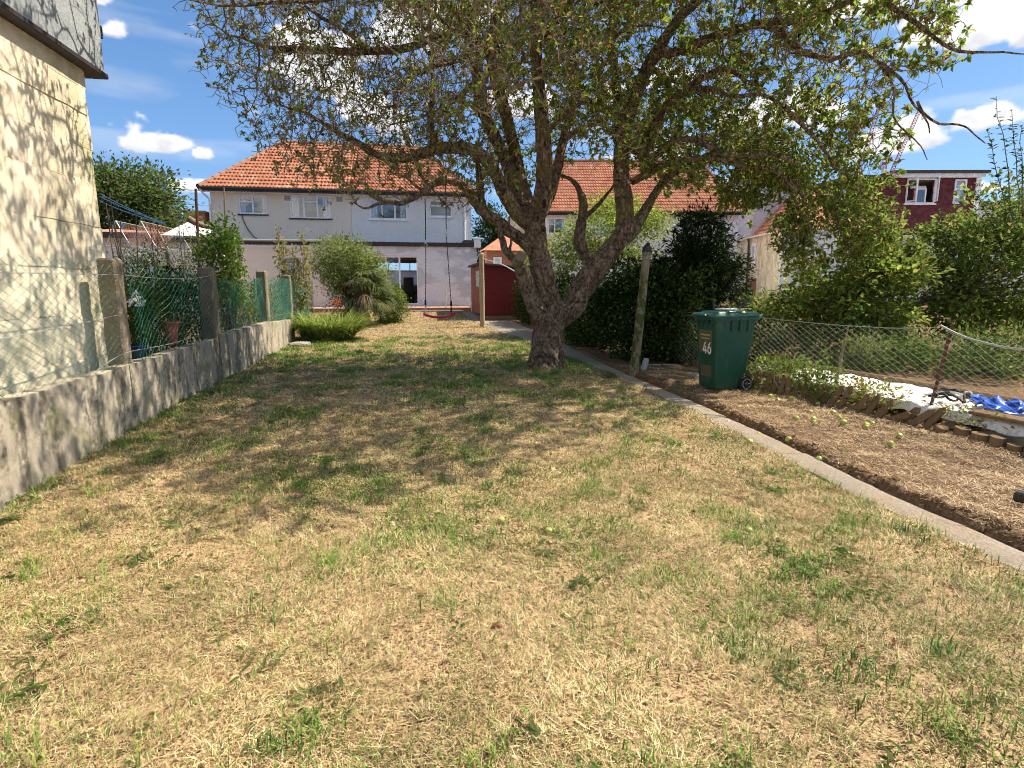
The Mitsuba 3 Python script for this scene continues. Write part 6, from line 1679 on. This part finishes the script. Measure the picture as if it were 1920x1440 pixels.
# palm with drooping skirt
b = np.array((-1.258,17.874,0.327))
pm = thing('fan_palm', 'short shaggy palm with drooping grey green fronds in front of the variegated shrub', 'palm')
part(pm, 'trunk', roughpost(b, b + [-.10, .1, 1.05], .11, .09, 4, 16, 10), 'bark', smooth=True)
r = np.random.default_rng(31)
top = b + [-.08, .08, 1.02]
P, C = [], []
for k in range(130):
    a, e = r.uniform(0, 2 * np.pi), r.uniform(-.5, 1.1)
    h = np.array([math.cos(a), math.sin(a), 0])
    ln = r.uniform(.6, 1.0)
    st_ = top + h * .05 - [0, 0, r.uniform(0, .45) if e < .1 else 0]
    tip = st_ + (h * math.cos(e) + np.array([0, 0, math.sin(e)])) * ln * .5
    dry = e < .0 and r.random() < .6
    for m_ in range(14):
        da = (m_ - 6.5) * .09
        hh = np.array([math.cos(a + da), math.sin(a + da), 0])
        d1 = facedir(hh * math.cos(e) + np.array([0, 0, math.sin(e) - .25]) + r.normal(0, .08, 3))
        q1 = tip + d1 * ln * .3
        q2 = q1 + facedir(d1 + [0, 0, -.9]) * ln * .34
        w = np.cross(d1, [0, 0, 1]) * .011
        P.append([tip - w, tip + w, q1 + w, q1 - w, q2])
        C.append(vnoise((.34, .27, .16) if dry else ((.26, .30, .15) if r.random() < .6 else (.15, .20, .08)), .15, 1, r)[0])
V = np.array(P).reshape(-1, 3)
f = np.array([[0, 1, 2], [0, 2, 3], [3, 2, 4]])
part(pm, 'fronds', trimesh.Trimesh(V, (f[None] + (np.arange(len(P)) * 5)[:, None, None]).reshape(-1, 3), process=False), 'leaf_mat', None, 'stuff', color=np.repeat(np.array(C), 5, 0))

# day lily clump
b = np.array((-1.960,14.533,0.191))


def straps(c, rx, ry, n, L, cols, seed, w=.011, rise=.75):
    r = np.random.default_rng(seed)
    k = np.linspace(0, 1, 6)
    p0 = np.asarray(c) + np.stack([r.uniform(-rx, rx, n) * .75, r.uniform(-ry, ry, n) * .75, np.zeros(n)], 1)
    p0[:, 2] = zg(p0[:, 0], p0[:, 1]) if abs(c[2]) < 2 else c[2]
    a = np.arctan2(p0[:, 1] - c[1], p0[:, 0] - c[0]) + r.normal(0, .8, n)
    h = np.stack([np.cos(a), np.sin(a), a * 0], 1)
    ln = L * r.uniform(.5, 1.1, n)
    bend = r.uniform(.5, 1.6, n)
    ang = r.uniform(.1, .5, n)[:, None] + bend[:, None] * k[None]
    stp = ln[:, None] / 5
    X_ = np.cumsum(np.sin(ang) * stp, 1) - np.sin(ang[:, :1]) * stp
    Z_ = np.cumsum(np.cos(ang) * stp, 1) * rise
    P = p0[:, None] + h[:, None] * X_[..., None] + np.array([0, 0, 1.]) * Z_[..., None]
    s = np.stack([-np.sin(a), np.cos(a), a * 0], 1)[:, None] * (w * np.array([.6, 1, 1, .9, .6, .1]))[None, :, None]
    V = np.stack([P - s, P + s], 2).reshape(-1, 3)
    q = np.array([[2 * i, 2 * i + 1, 2 * i + 3, 2 * i + 2] for i in range(5)])
    F = (q[None] + (np.arange(n) * 12)[:, None, None]).reshape(-1, 4)
    col = np.vstack([vnoise(cols[i], .18, 1, r) for i in r.integers(0, len(cols), n)])
    return trimesh.Trimesh(V, np.vstack([F[:, [0, 1, 2]], F[:, [0, 2, 3]]]), process=False), np.repeat(col, 12, 0)


m, vc = straps(b + [0, .25, 0], .78, .5, 1700, .95, [(.28, .36, .08), (.36, .43, .11), (.18, .26, .05)], 5)
single('day_lily_clump', m, 'leaf_mat', 'clump of arching strap leaves at the far end of the low wall', 'plant', color=vc)
for k, (px, lab) in enumerate((((-1.777,15.100,1.076), 'orange flower spike behind the strap leaf clump'),)):
    t = thing('red_flower', lab, 'flower')
    r = np.random.default_rng(6)
    m, vc = leaves(np.array(px) + r.normal(0, .05, (40, 3)), randdir(40, r), randdir(40, r), .07, .04, vnoise((.5, .13, .04), .15, 40, r))
    part(t, 'petals', m, 'leaf_mat', color=vc)
    part(t, 'stem', rod(np.array(px) - [0, 0, .8], px, .008, 5), 'cane')

# neighbour's garden on the left
LG = [((.14, .23, .035), 3), ((.10, .17, .03), 3), ((.21, .29, .055), 1.5)]
b = np.array((-3.128,11.200,1.269)) * [1, 1, 0] + [0, 0, .3]
c = np.array((-3.073,11.200,2.022))
plant('climbing_bean_plant', 'lush green bushy climber growing above the netting near the second post', 'plant', b, c + [0, 0, -.15], (.50, .5, .75), 5200, .085, LG, 15, st=.012, nst=40, nc=90, spread=.13, ratio=.42, droop=-.5, xmax=-2.95)
for k, (p, q, rad, n, L, cols, lab) in enumerate([
    ((-3.163,8.800,1.213), 0, (.95, .9, .55), 7000, .055, [((.05, .085, .02), 3), ((.03, .05, .016), 2), (G1, 1)], 'dark green low plants behind the netting above the urn'),
    ((-3.086,7.800,1.087), 0, (.45, .5, .5), 3200, .06, [((.06, .11, .02), 3), (G3, 2)], 'leafy green plant behind the netting above the blue tub'),
    ((-3.892,9.400,1.424), 0, (.55, .6, .5), 2600, .05, [(G2, 2), ((.28, .25, .10), 1), (G1, 1)], 'thin pale flowering plant behind the first concrete post'),
    ((-3.155,9.800,1.056), 0, (.5, .6, .55), 3200, .05, [(G3, 2), (G2, 2), ((.16, .17, .06), 1)], 'wispy green plant left of the second concrete post'),
    ((-3.301,12.600,1.081), 0, (.7, .8, .55), 4500, .06, [(G1, 2), (G2, 2), (GY, .6)], 'green plants behind the netting between second and third posts'),
    ((-3.089,15.000,0.997), 0, (.8, .9, .6), 4500, .055, [(G1, 3), (GY, 1.5), (G2, 2)], 'pale green plants behind the netting at the far posts'),
    ((-2.960,18.000,1.121), 0, (.9, .9, .75), 4500, .06, [(G1, 2), (GY, 1), (G3, 2)], 'green plants behind the last netting panel'),
    ((-4.475,12.500,1.853), 0, (1.1, .9, .45), 2600, .05, [((.08, .09, .05), 2), (G2, 2)], 'sparse grey green stems in front of the cream outbuilding')]):
    p = np.array(p)
    plant('garden_plant', lab, 'plant', p * [1, 1, 0] + [0, 0, .25], p, rad, n, L, cols, 60 + k, st=.008, nst=45, nc=75, spread=.13, ratio=.42, droop=.1, xmax=-2.95)
r = np.random.default_rng(70)
a = np.array((-2.812,15.200,2.194))
bv = thing('withered_bean_row', 'yellowing bean vines on canes in front of the cream ground floor window', 'plant')
P = []
for x0, x1 in (((-3.078,15.200,2.812), (-3.010,15.200,0.925)), ((-3.012,15.400,2.580), (-2.987,15.400,0.917)), ((-2.495,15.200,2.821), (-2.476,15.200,0.921)), ((-2.779,15.300,2.451), (-2.643,15.300,0.919)), ((-3.159,15.200,2.104), (-2.546,15.200,2.347))):
    x0, x1 = np.array(x0), np.array(x1)
    P.append(np.stack([x0 + (x1 - x0) * u for u in np.linspace(0, 1, 5)]))
part(bv, 'cane', tubes(np.array(P), .009, 5), 'timber_post')
pos = np.vstack([p[0] + (p[-1] - p[0]) * r.random((230, 1)) ** .8 + r.normal(0, .07, (230, 3)) for p in P[:4]])
m, vc = leaves(pos, facedir(r.normal(0, .7, pos.shape) + [0, 0, -.6]), randdir(len(pos), r), .085, .05, np.where((r.random(len(pos)) < .7)[:, None], vnoise((.40, .34, .12), .18, len(pos), r), vnoise((.2, .22, .06), .2, len(pos), r)))
part(bv, 'leaves', m, 'leaf_mat', None, 'stuff', color=vc)
for k, (p, colr, lab) in enumerate((((-3.038,7.300,1.341), (.8, .78, .8), 'white flower cluster behind the netting'), ((-3.478,8.500,1.602), (.62, .48, .12), 'pale yellow flower heads right of the first concrete post'), ((-3.472,8.500,1.466), (.62, .48, .14), 'lower pale yellow flower heads right of the first concrete post'))):
    m, vc = leaves(np.array(p) + r.normal(0, .035, (60, 3)), randdir(60, r), randdir(60, r), .04, .03, vnoise(colr, .06, 60, r))
    part(thing('flower_head', lab, 'flower'), 'petals', m, 'leaf_mat', None, 'stuff', color=vc)

# hedge along the path and the tall conifer
def conifer(t, c, rad, n, seed, L=.13, low=-1.0, blobs=None, cols=None):
    m, vc, cc = foliage(c, rad, n, L, cols or [((.020, .036, .014), 3), ((.030, .052, .018), 3), ((.055, .08, .024), 1)], seed, nc=int(n / 45), spread=.085, ratio=.2, droop=-.5, shell=.3, low=low, fold=.1, blobs=blobs)
    part(t, 'foliage', m, 'needle_mat', None, 'stuff', color=vc)
    return cc


t = thing('tall_conifer', 'tall dark feathery conifer beside the wheeled bin', 'conifer')
b = np.array([5.25, 10.6, .15])
blobs = [((-.28, 0, -.55), (.75, .8, .48)), ((-.15, 0, .1), (.9, .8, .42)), ((.12, 0, .55), (.62, .62, .45)), ((.65, -.1, .02), (.48, .5, .26)), ((.75, -.2, .28), (.36, .4, .18)), ((-.75, -.1, -.45), (.5, .5, .5))]
cc = conifer(t, b + [.02, 0, 1.36], (.82, .9, 1.38), 24000, 80, blobs=blobs)
s, sc_ = stems(b, cc, .035, 81, 120)
part(t, 'branches', s, 'twig_mat', smooth=True, color=sc_, kind='stuff')
part(t, 'trunk', roughpost(b, b + [.05, 0, 2.2], .11, .03, 5, 12, 10), 'bark', smooth=True)
t = thing('overgrown_hedge', 'dark overgrown hedge of ivy and evergreen between the tree trunk and the conifer', 'hedge')
hc = np.array([4.35, 10.4, .9])
m, vc, cc = foliage(hc, (1.05, 1.5, .95), 20000, .075, [(GD, 4), (G3, 2), ((.05, .075, .022), 1.2)], 82, nc=420, spread=.12, ratio=.6, shell=.3, blobs=[((-.1, .1, 0), (.75, .9, 1)), ((.4, -.2, .0), (.5, .6, .95)), ((-.25, .6, .25), (.5, .6, .9))])
part(t, 'foliage', m, 'needle_mat', None, 'stuff', color=vc)
s, sc_ = stems(hc * [1, 1, 0], cc, .02, 83, 150, wob=.3)
part(t, 'branches', s, 'twig_mat', smooth=True, color=sc_, kind='stuff')
for k, (c, rad, lab) in enumerate((((3.95, 12.9, .85), (.62, 1.1, .85), 'dark clipped hedge behind the leaning stem of the tree'), ((3.85, 15.4, .95), (.62, 1.5, .90), 'dark hedge bounding the far path beside the red shed'), ((3.75, 18.0, 1.05), (.55, 1.3, .85), 'dark hedge end touching the red shed'))):
    t = thing('path_hedge', lab, 'hedge')
    m, vc, cc = foliage(c, rad, 9000, .07, [(GD, 3), (G3, 2), ((.05, .08, .022), 1)], 84 + k, nc=260, spread=.11, ratio=.55, shell=.3)
    part(t, 'foliage', m, 'needle_mat', None, 'stuff', color=vc)
    s, sc_ = stems(np.array(c) * [1, 1, 0], cc, .02, 90 + k, 60)
    part(t, 'branches', s, 'twig_mat', smooth=True, color=sc_, kind='stuff')
trunk_r = (.07, .04)
c = np.array((5.187,15.000,2.719))
plant('golden_small_tree', 'small sunlit yellow green tree behind the dark hedge', 'tree', None, c + [-.1, 0, .05], (1.5, 1.1, .95), 9500, .09, [((.32, .40, .08), 3), ((.22, .30, .06), 2), ((.42, .45, .12), 1)], 95, st=.015, nst=50, nc=110, spread=.16, ratio=.5, trunk=[(c[0], 15, .2), (c[0] + .05, 15, c[2] - .8)],
      blobs=[((0, 0, 0), (1, 1, 1)), ((-.6, 0, -.4), (.6, .7, .7)), ((.5, 0, .2), (.6, .6, .6)), ((-1.1, .2, -.6), (.55, .6, .55))])
r = np.random.default_rng(96)
c = np.array((5.097,9.400,0.809))
plant('pale_undergrowth', 'pale leafy undergrowth at the foot of the conifer left of the bin', 'shrub', c * [1, 1, 0] + [0, 0, .1], c + [-.25, .3, -.25], (.35, .35, .4), 1300, .06, [(G1, 2), (GY, 1), (BR, 1)], 97, st=.006, nst=25, nc=40, spread=.1, ratio=.5)

# bramble by the bin and weeds on the fence
BRC = [(G1, 3), (G2, 2), ((.2, .21, .07), 1), (BR, .5)]
for k, (x, y, z, rad, n, lab) in enumerate(((4.72, 7.0, .35, (.38, .4, .24), 1500, 'bramble spilling over the edging right of the bin'), (4.85, 6.35, .33, (.3, .38, .2), 1100, 'weedy bramble over the picket edging by the thin stake'), (5.08, 5.75, .30, (.22, .4, .13), 700, 'yellowing weeds on top of the leaning pickets'), (5.30, 4.75, .24, (.14, .4, .06), 320, 'dry weeds trailing over the low white wall'))):
    plant('bramble', lab, 'shrub', (x, y, .1), (x, y, z), rad, n, .05, BRC if k < 2 else [((.30, .24, .09), 2), (GY, 1), (G1, 1)], 100 + k, st=.006, nst=40, nc=60, spread=.07, ratio=.5)
for k, (x, y, h, lab) in enumerate(((4.58, 6.75, .34, 'dry leafless forked twig stuck in the soil right of the bin'),)):
    single('dry_twig', tube([(x, y, .08), (x + .01, y, .22), (x - .05, y + .02, .30), (x - .07, y, .42)], .008, 5), 'timber_post', lab, 'twig')

# fruit trees and shrubs in the right hand garden
trunk_r = (.09, .05)
AG = [((.24, .31, .07), 3), ((.16, .225, .05), 2), ((.37, .40, .11), 1.8)]
c = np.array((7.780,9.600,1.263))
plant('young_apple_tree', 'leafy young apple tree behind the chain link fence right of the bin', 'tree', None, c + [.0, 0, .12], (1.2, 1.1, .95), 9000, .11, AG, 110, st=.018, nst=70, nc=120, spread=.14, ratio=.62, low=-.85, trunk=[(c[0] + .1, 9.6, .1), (c[0], 9.55, .6), (c[0] - .05, 9.6, 1.0)],
      blobs=[((0, 0, 0), (1, 1, 1)), ((-.5, 0, -.35), (.6, .7, .5)), ((.55, -.2, .5), (.6, .6, .6)), ((.45, -.1, .8), (.4, .6, .5)), ((-.95, .1, -.3), (.35, .5, .35)), ((.25, -.3, -.45), (.7, .6, .4))])
c = np.array((10.943,10.000,1.653))
plant('garden_fruit_tree', 'dense dark green fruit tree at the right edge behind the fence', 'tree', None, c + [.1, 0, .1], (1.75, 1.5, 1.2), 14500, .11, [((.19, .26, .06), 3), ((.12, .18, .04), 2.2), ((.31, .34, .10), 1.4)], 111, st=.022, nst=80, nc=170, spread=.16, ratio=.5, trunk=[((9.328,9.900,-0.073)[0], 9.9, .1), ((9.202,9.900,0.850)[0], 9.9, 1.0), (c[0] - .5, 10, 1.3)],
      blobs=[((0, 0, 0), (1, 1, 1)), ((-.5, 0, .1), (.5, .6, .7)), ((.4, 0, .9), (.35, .5, .7)), ((.15, -.2, .6), (.5, .5, .6)), ((0, -.2, -.55), (.95, .8, .45)), ((-.45, -.1, .75), (.3, .4, .5))])
r = np.random.default_rng(120)
t = thing('tall_leafy_shoots', 'tall upright leafy shoots rising against the clouds at the right edge', 'plant')
P, pos, dirs = [], [], []
for a, b in (((9.902,9.200,4.673), (10.661,9.200,2.484)), ((10.334,9.300,4.507), (10.890,9.300,2.496)), ((9.791,9.200,4.154), (10.613,9.200,2.298)), ((10.229,9.000,4.123), (10.594,9.000,2.465)), ((9.942,9.400,3.180), (10.668,9.400,2.124)), ((9.230,9.400,2.800), (9.695,9.400,1.832))):
    a, b = np.array(a), np.array(b)
    q = np.linspace(0, 1, 8)[:, None]
    p = b + (a - b) * q + r.normal(0, .015, (8, 3))
    P.append(p)
    n = 75
    u = r.random(n)
    i = np.minimum((u * 7).astype(int), 6)
    pos.append(p[i] + (p[i + 1] - p[i]) * (u * 7 - i)[:, None])
    an = r.uniform(0, 6.28, n)
    dirs.append(np.stack([np.cos(an), np.sin(an), r.uniform(.0, .9, n)], 1))
part(t, 'stem', tubes(np.array(P), np.linspace(.012, .004, 8)[None], 5), 'cane', smooth=True)
pos, dirs = np.vstack(pos), np.vstack(dirs)
m, vc = leaves(pos, dirs, randdir(len(pos), r) * .3 + [0, 0, 1], r.uniform(.07, .11, len(pos)), .04, vnoise((.075, .11, .035), .25, len(pos), r), .15, .2)
part(t, 'leaves', m, 'leaf_mat', None, 'stuff', color=vc)
for k, (x, y, z, rad, n, lab) in enumerate(((7.3, 8.6, .42, (1.1, .9, .36), 4200, 'low dark green growth under the fruit trees'), (8.6, 7.6, .42, (1.1, 1.2, .42), 4200, 'low green plants at the far right beyond the sheeting'), (6.3, 10.2, .5, (.8, .8, .4), 3000, 'rough undergrowth beneath the young apple tree'), (8.5, 12.5, .8, (2.2, 1.5, .7), 5200, 'dark shrubs behind the fruit trees'))):
    plant('undergrowth', lab, 'shrub', (x, y, .1), (x, y, z), rad, n, .07, [(G2, 2), (G3, 3), (G1, 1)], 130 + k, st=.008, nst=60, nc=120, spread=.12, ratio=.5)
c = np.array((6.852,8.000,0.244))
plant('pale_weed', 'pale feathery weed beside the white sheeting under the young apple tree', 'plant', c * [1, 1, 0] + [0, 0, .15], c + [0, 0, .18], (.26, .26, .34), 900, .06, [((.2, .23, .10), 2), (G1, 1)], 140, st=.005, nst=25, nc=30, spread=.07, ratio=.25)
# ------------------------------------------------------------------ dry lawn
rl = np.random.default_rng(99)


def lawn_points(n, y0, y1, x0=-2.72, x1=4.0):
    x, y = rl.uniform(x0, x1, n), rl.uniform(y0, y1, n)
    edge = np.interp(y, PATH_Y, PATH_L) + (fb(x * 0, y, 3, 4, 60) - .5) * .22 - .02
    ok = (x < edge) & (np.hypot(x - 2.22, y - 9.62) > .33)
    return x[ok], y[ok]


def green_at(x, y):
    g_ = fb(x, y, .5, 2, 31) * .30 + fb(x, y, 2.3, 3, 32) * .40 + fb(x, y, 6.0, 2, 33) * .30
    g_ = g_ + .04 * np.clip((x + .5) / 2.5, -.7, 1) * np.clip((9 - y) / 4, 0, 1)
    g_ = g_ + .035 * np.exp(-((y - 8.5) / 2.2) ** 2)
    return np.clip((g_ - .485) / .11, 0, 1)


STRAW = [(.60, .465, .245), (.70, .57, .34), (.46, .335, .17), (.43, .285, .15), (.15, .095, .05), (.75, .645, .43)]
PS = [.23, .18, .19, .15, .17, .08]
GREEN = [(.12, .225, .035), (.075, .16, .028), (.20, .27, .06), (.30, .32, .10)]
parts_ = []
# bands: y from, y to, blades, scale of a blade; lying blades are one triangle, standing ones three
for y0, y1, n, s in ((1.15, 2.6, 230000, 1.0), (2.6, 4.2, 200000, 1.15), (4.2, 6.5, 170000, 1.4), (6.5, 10.5, 150000, 1.8), (10.5, 16, 90000, 2.3), (16, 22.35, 60000, 2.9)):
    x, y = lawn_points(n, y0, y1)
    gsel = rl.random(len(x)) < green_at(x, y) * .38 + .07
    # more than half of the blades stand in tufts and fan out of one root
    tuft = rl.random(len(x)) < .6
    nt_ = max(1, len(x) // 16)
    ti = rl.integers(0, len(x), nt_)[rl.integers(0, nt_, len(x))]
    ex, ey = rl.normal(0, .011, (2, len(x))) * (.6 + .4 * s)
    x, y = np.where(tuft, x[ti] + ex, x), np.where(tuft, y[ti] + ey, y)
    heading = np.where(tuft, np.arctan2(ey, ex) + rl.normal(0, .5, len(x)), 6.3 * 2 * fb(x, y, 1.8, 2, 71) + rl.normal(0, .9, len(x)))
    ttone = np.where(tuft, 1 + .22 * np.sin(ti * 12.9898), 1.0)
    bare = fb(x, y, 3.2, 3, 44) < .35
    keep = ~bare | (rl.random(len(x)) < .3)
    x, y, gsel, tuft, heading, ttone = x[keep], y[keep], gsel[keep], tuft[keep], heading[keep], ttone[keep]
    m = len(x)
    lie = (rl.random(m) < np.where(tuft, .45, .9)) & ~gsel
    t0 = np.where(lie, rl.uniform(1.05, 1.5, m), np.where(gsel, rl.uniform(.15, 1.1, m), rl.uniform(.1, 1.0, m)))
    t1 = np.where(lie, t0, t0 + rl.uniform(.0, 1.0, m))
    L = np.where(lie, rl.lognormal(-3.5, .45, m).clip(.008, .095), np.where(gsel, rl.uniform(.025, .06, m), rl.uniform(.015, .045, m))) * (.75 + .25 * s)
    W = rl.uniform(.0007, .0017, m) * s * np.where(gsel, 1.2, 1)
    z = zg(x, y) + np.where(lie, rl.uniform(.001, .024, m), .0) + .028 * (fb(x, y, 9, 2, 47) - .5)
    pick = rl.choice(len(STRAW), m, p=PS)
    tone = fb(x, y, 1.7, 3, 52)
    col = np.array(STRAW)[pick] * (1 + rl.normal(0, .12, (m, 1))) * (.60 + .74 * tone)[:, None]
    gc = np.array(GREEN)[rl.integers(0, 4, m)] * (1 + rl.normal(0, .16, (m, 1)))
    col = np.clip(np.where(gsel[:, None], gc, col), .01, .9)
    th = heading
    col = np.clip(col * ttone[:, None], .01, .9)
    pos = np.stack([x, y, z], 1)
    far = y0 > 6
    for sel, fine in ((lie, False), (~lie, not far)):
        parts_.append(blades(pos[sel], L[sel], W[sel], th[sel], t0[sel], t1[sel], col[sel], fine))
m, vc = join(parts_)
scene['lawn'] = mikit.ply(m, 'grass_mat', color=vc)
labels['lawn'] = {'label': 'sun scorched straw coloured lawn with thin green blades', 'category': 'grass', 'kind': 'stuff'}

# litter of straw on the soil strip
n = 130000
x, y = rl.uniform(3.22, 5.6, n), rl.uniform(1.6, 9.5, n)
edge = np.interp(y, PATH_Y, PATH_R) + .03 + (fb(x * 0, y, 4, 3, 61) - .5) * .14
dens = np.clip(fb(x, y, 1.6, 4, 70) * 2.6 - .55, .15, 1) * np.where(edge + .04 < x, 1.0, .10)
ok = (rl.random(n) < dens) & (x < 5.35 - .14 * (y - 3.5))
x, y = x[ok], y[ok]
m = len(x)
col = np.array([(.52, .385, .22), (.40, .28, .155), (.26, .17, .095), (.60, .475, .30), (.13, .085, .05)])[rl.integers(0, 5, m)] * (1 + rl.normal(0, .15, (m, 1)))
gr = (rl.random(m) < .02) & (fb(x, y, 1.5, 3, 71) > .52)
col = np.clip(np.where(gr[:, None], np.array([(.15, .17, .05)]) * (1 + rl.normal(0, .2, (m, 1))), col), .01, .9)
mm, vc = blades(np.stack([x, y, zg(x, y) + rl.uniform(.001, .02, m)], 1), rl.uniform(.03, .08, m), rl.uniform(.0014, .003, m), rl.uniform(0, 6.28, m), rl.uniform(1.0, 1.5, m), rl.uniform(1.2, 1.8, m), col, False)
scene['straw_litter'] = mikit.ply(mm, 'grass_mat', color=vc)
labels['straw_litter'] = {'label': 'dry straw and clippings littering the soil strip right of the path', 'category': 'litter', 'kind': 'stuff'}
# clods along the ragged edge of the soil
n = 1500
y = rl.uniform(2.0, 8.8, n)
x = np.interp(y, PATH_Y, PATH_R) + rl.normal(.04, .035, n)
ico = trimesh.creation.icosphere(0)
s = rl.gamma(2.0, .0045, n)[:, None, None]
V = ico.vertices[None] * s * rl.uniform(.6, 1.3, (n, 12, 1)) + np.stack([x, y, zg(x, y) + .004], 1)[:, None]
F = (ico.faces[None] + (np.arange(n) * 12)[:, None, None]).reshape(-1, 3)
scene['soil_clods'] = mikit.ply((V.reshape(-1, 3), F), 'soil')
labels['soil_clods'] = {'label': 'crumbled dark soil clods along the right edge of the path', 'category': 'soil', 'kind': 'stuff'}

# green tufts of longer grass, clover and rosette weeds
tx, ty = lawn_points(5200, 1.3, 15)
w = green_at(tx, ty)
sel = rl.random(len(tx)) < .10 + .55 * w
tx, ty = tx[sel], ty[sel]
by = rl.uniform(3.5, 14.5, 45)                    # along the foot of the low wall
tx, ty = np.concatenate([tx, -2.70 + np.abs(rl.normal(0, .05, 45))]), np.concatenate([ty, by])
P_, Lb, Wb, th, a0, a1, cb = [], [], [], [], [], [], []
for x, y in zip(tx, ty):
    k = int(rl.integers(14, 75))
    sp = rl.uniform(.025, .13)
    px, py = x + rl.normal(0, sp, k), y + rl.normal(0, sp, k)
    P_.append(np.stack([px, py, zg(px, py)], 1))
    Lb.append(rl.uniform(.04, .12, k) * rl.uniform(.7, 1.15))
    Wb.append(rl.uniform(.0016, .0034, k) * (1 if y < 6 else 1.4))
    th.append(rl.uniform(0, 6.28, k)); a0.append(rl.uniform(.05, .8, k)); a1.append(a0[-1] + rl.uniform(.2, 1.2, k))
    base = np.array([(.095, .21, .028), (.15, .26, .04), (.065, .155, .026), (.21, .285, .065)])[rl.integers(0, 4)]
    cb.append(vnoise(base, .16, k, rl))
mm, vc = blades(np.vstack(P_), np.concatenate(Lb), np.concatenate(Wb), np.concatenate(th), np.concatenate(a0), np.concatenate(a1), np.vstack(cb), True)
scene['grass_tufts'] = mikit.ply(mm, 'grass_mat', color=vc)
labels['grass_tufts'] = {'label': 'tufts of longer green grass scattered through the dry lawn', 'category': 'grass', 'kind': 'stuff'}
wx, wy = lawn_points(3400, 1.3, 9)
sel = rl.random(len(wx)) < .05 + .34 * green_at(wx, wy)
wx, wy = wx[sel], wy[sel]
pos, dirs, LL, WW, cc_ = [], [], [], [], []
for x, y in zip(wx, wy):
    k = int(rl.integers(7, 26))
    a = rl.uniform(0, 6.28, k)
    sp = rl.uniform(.02, .09)
    px, py = x + rl.normal(0, sp, k), y + rl.normal(0, sp, k)
    pos.append(np.stack([px, py, zg(px, py) + rl.uniform(.008, .035, k)], 1))
    dirs.append(np.stack([np.cos(a), np.sin(a), rl.uniform(-.1, .55, k)], 1))
    ln = rl.uniform(.012, .024) if rl.random() < .6 else rl.uniform(.03, .055)
    LL.append(ln * rl.uniform(.7, 1.3, k)); WW.append(LL[-1] * (.8 if ln < .025 else .32))
    cc_.append(vnoise([(.075, .13, .035), (.10, .155, .05), (.13, .17, .06)][int(rl.integers(0, 3))], .15, k, rl))
mm, vc = leaves(np.vstack(pos), np.vstack(dirs), facedir(rl.normal(0, .3, (sum(map(len, pos)), 3)) + [0, 0, 1]), np.concatenate(LL), np.concatenate(WW), np.vstack(cc_), .1, .15)
scene['lawn_weeds'] = mikit.ply(mm, 'leaf_mat', color=vc)
labels['lawn_weeds'] = {'label': 'small broad leaved weeds and clover in the lawn', 'category': 'weeds', 'kind': 'stuff'}
# fallen leaves and bits
n = 900
x, y = rl.uniform(-2.6, 5.0, n), rl.uniform(1.4, 13, n)
mm, vc = leaves(np.stack([x, y, zg(x, y) + .02], 1), np.stack([np.cos(x * 91), np.sin(x * 91), rl.normal(0, .2, n)], 1), facedir(rl.normal(0, .4, (n, 3)) + [0, 0, 1]), rl.uniform(.02, .045, n), rl.uniform(.012, .025, n),
                np.array([(.24, .13, .07), (.34, .21, .11), (.15, .085, .05), (.5, .42, .30)])[rl.integers(0, 4, n)] * (1 + rl.normal(0, .15, (n, 1))).clip(.5, 1.5), .2, .4)
scene['fallen_leaves'] = mikit.ply(mm, 'leaf_mat', color=vc)
labels['fallen_leaves'] = {'label': 'curled brown fallen leaves scattered on lawn and soil', 'category': 'leaves', 'kind': 'stuff'}
print('triangles', sum(len(meshkit.WRITTEN[d['filename']][1]) for d in scene.values() if d.get('type') == 'ply'))
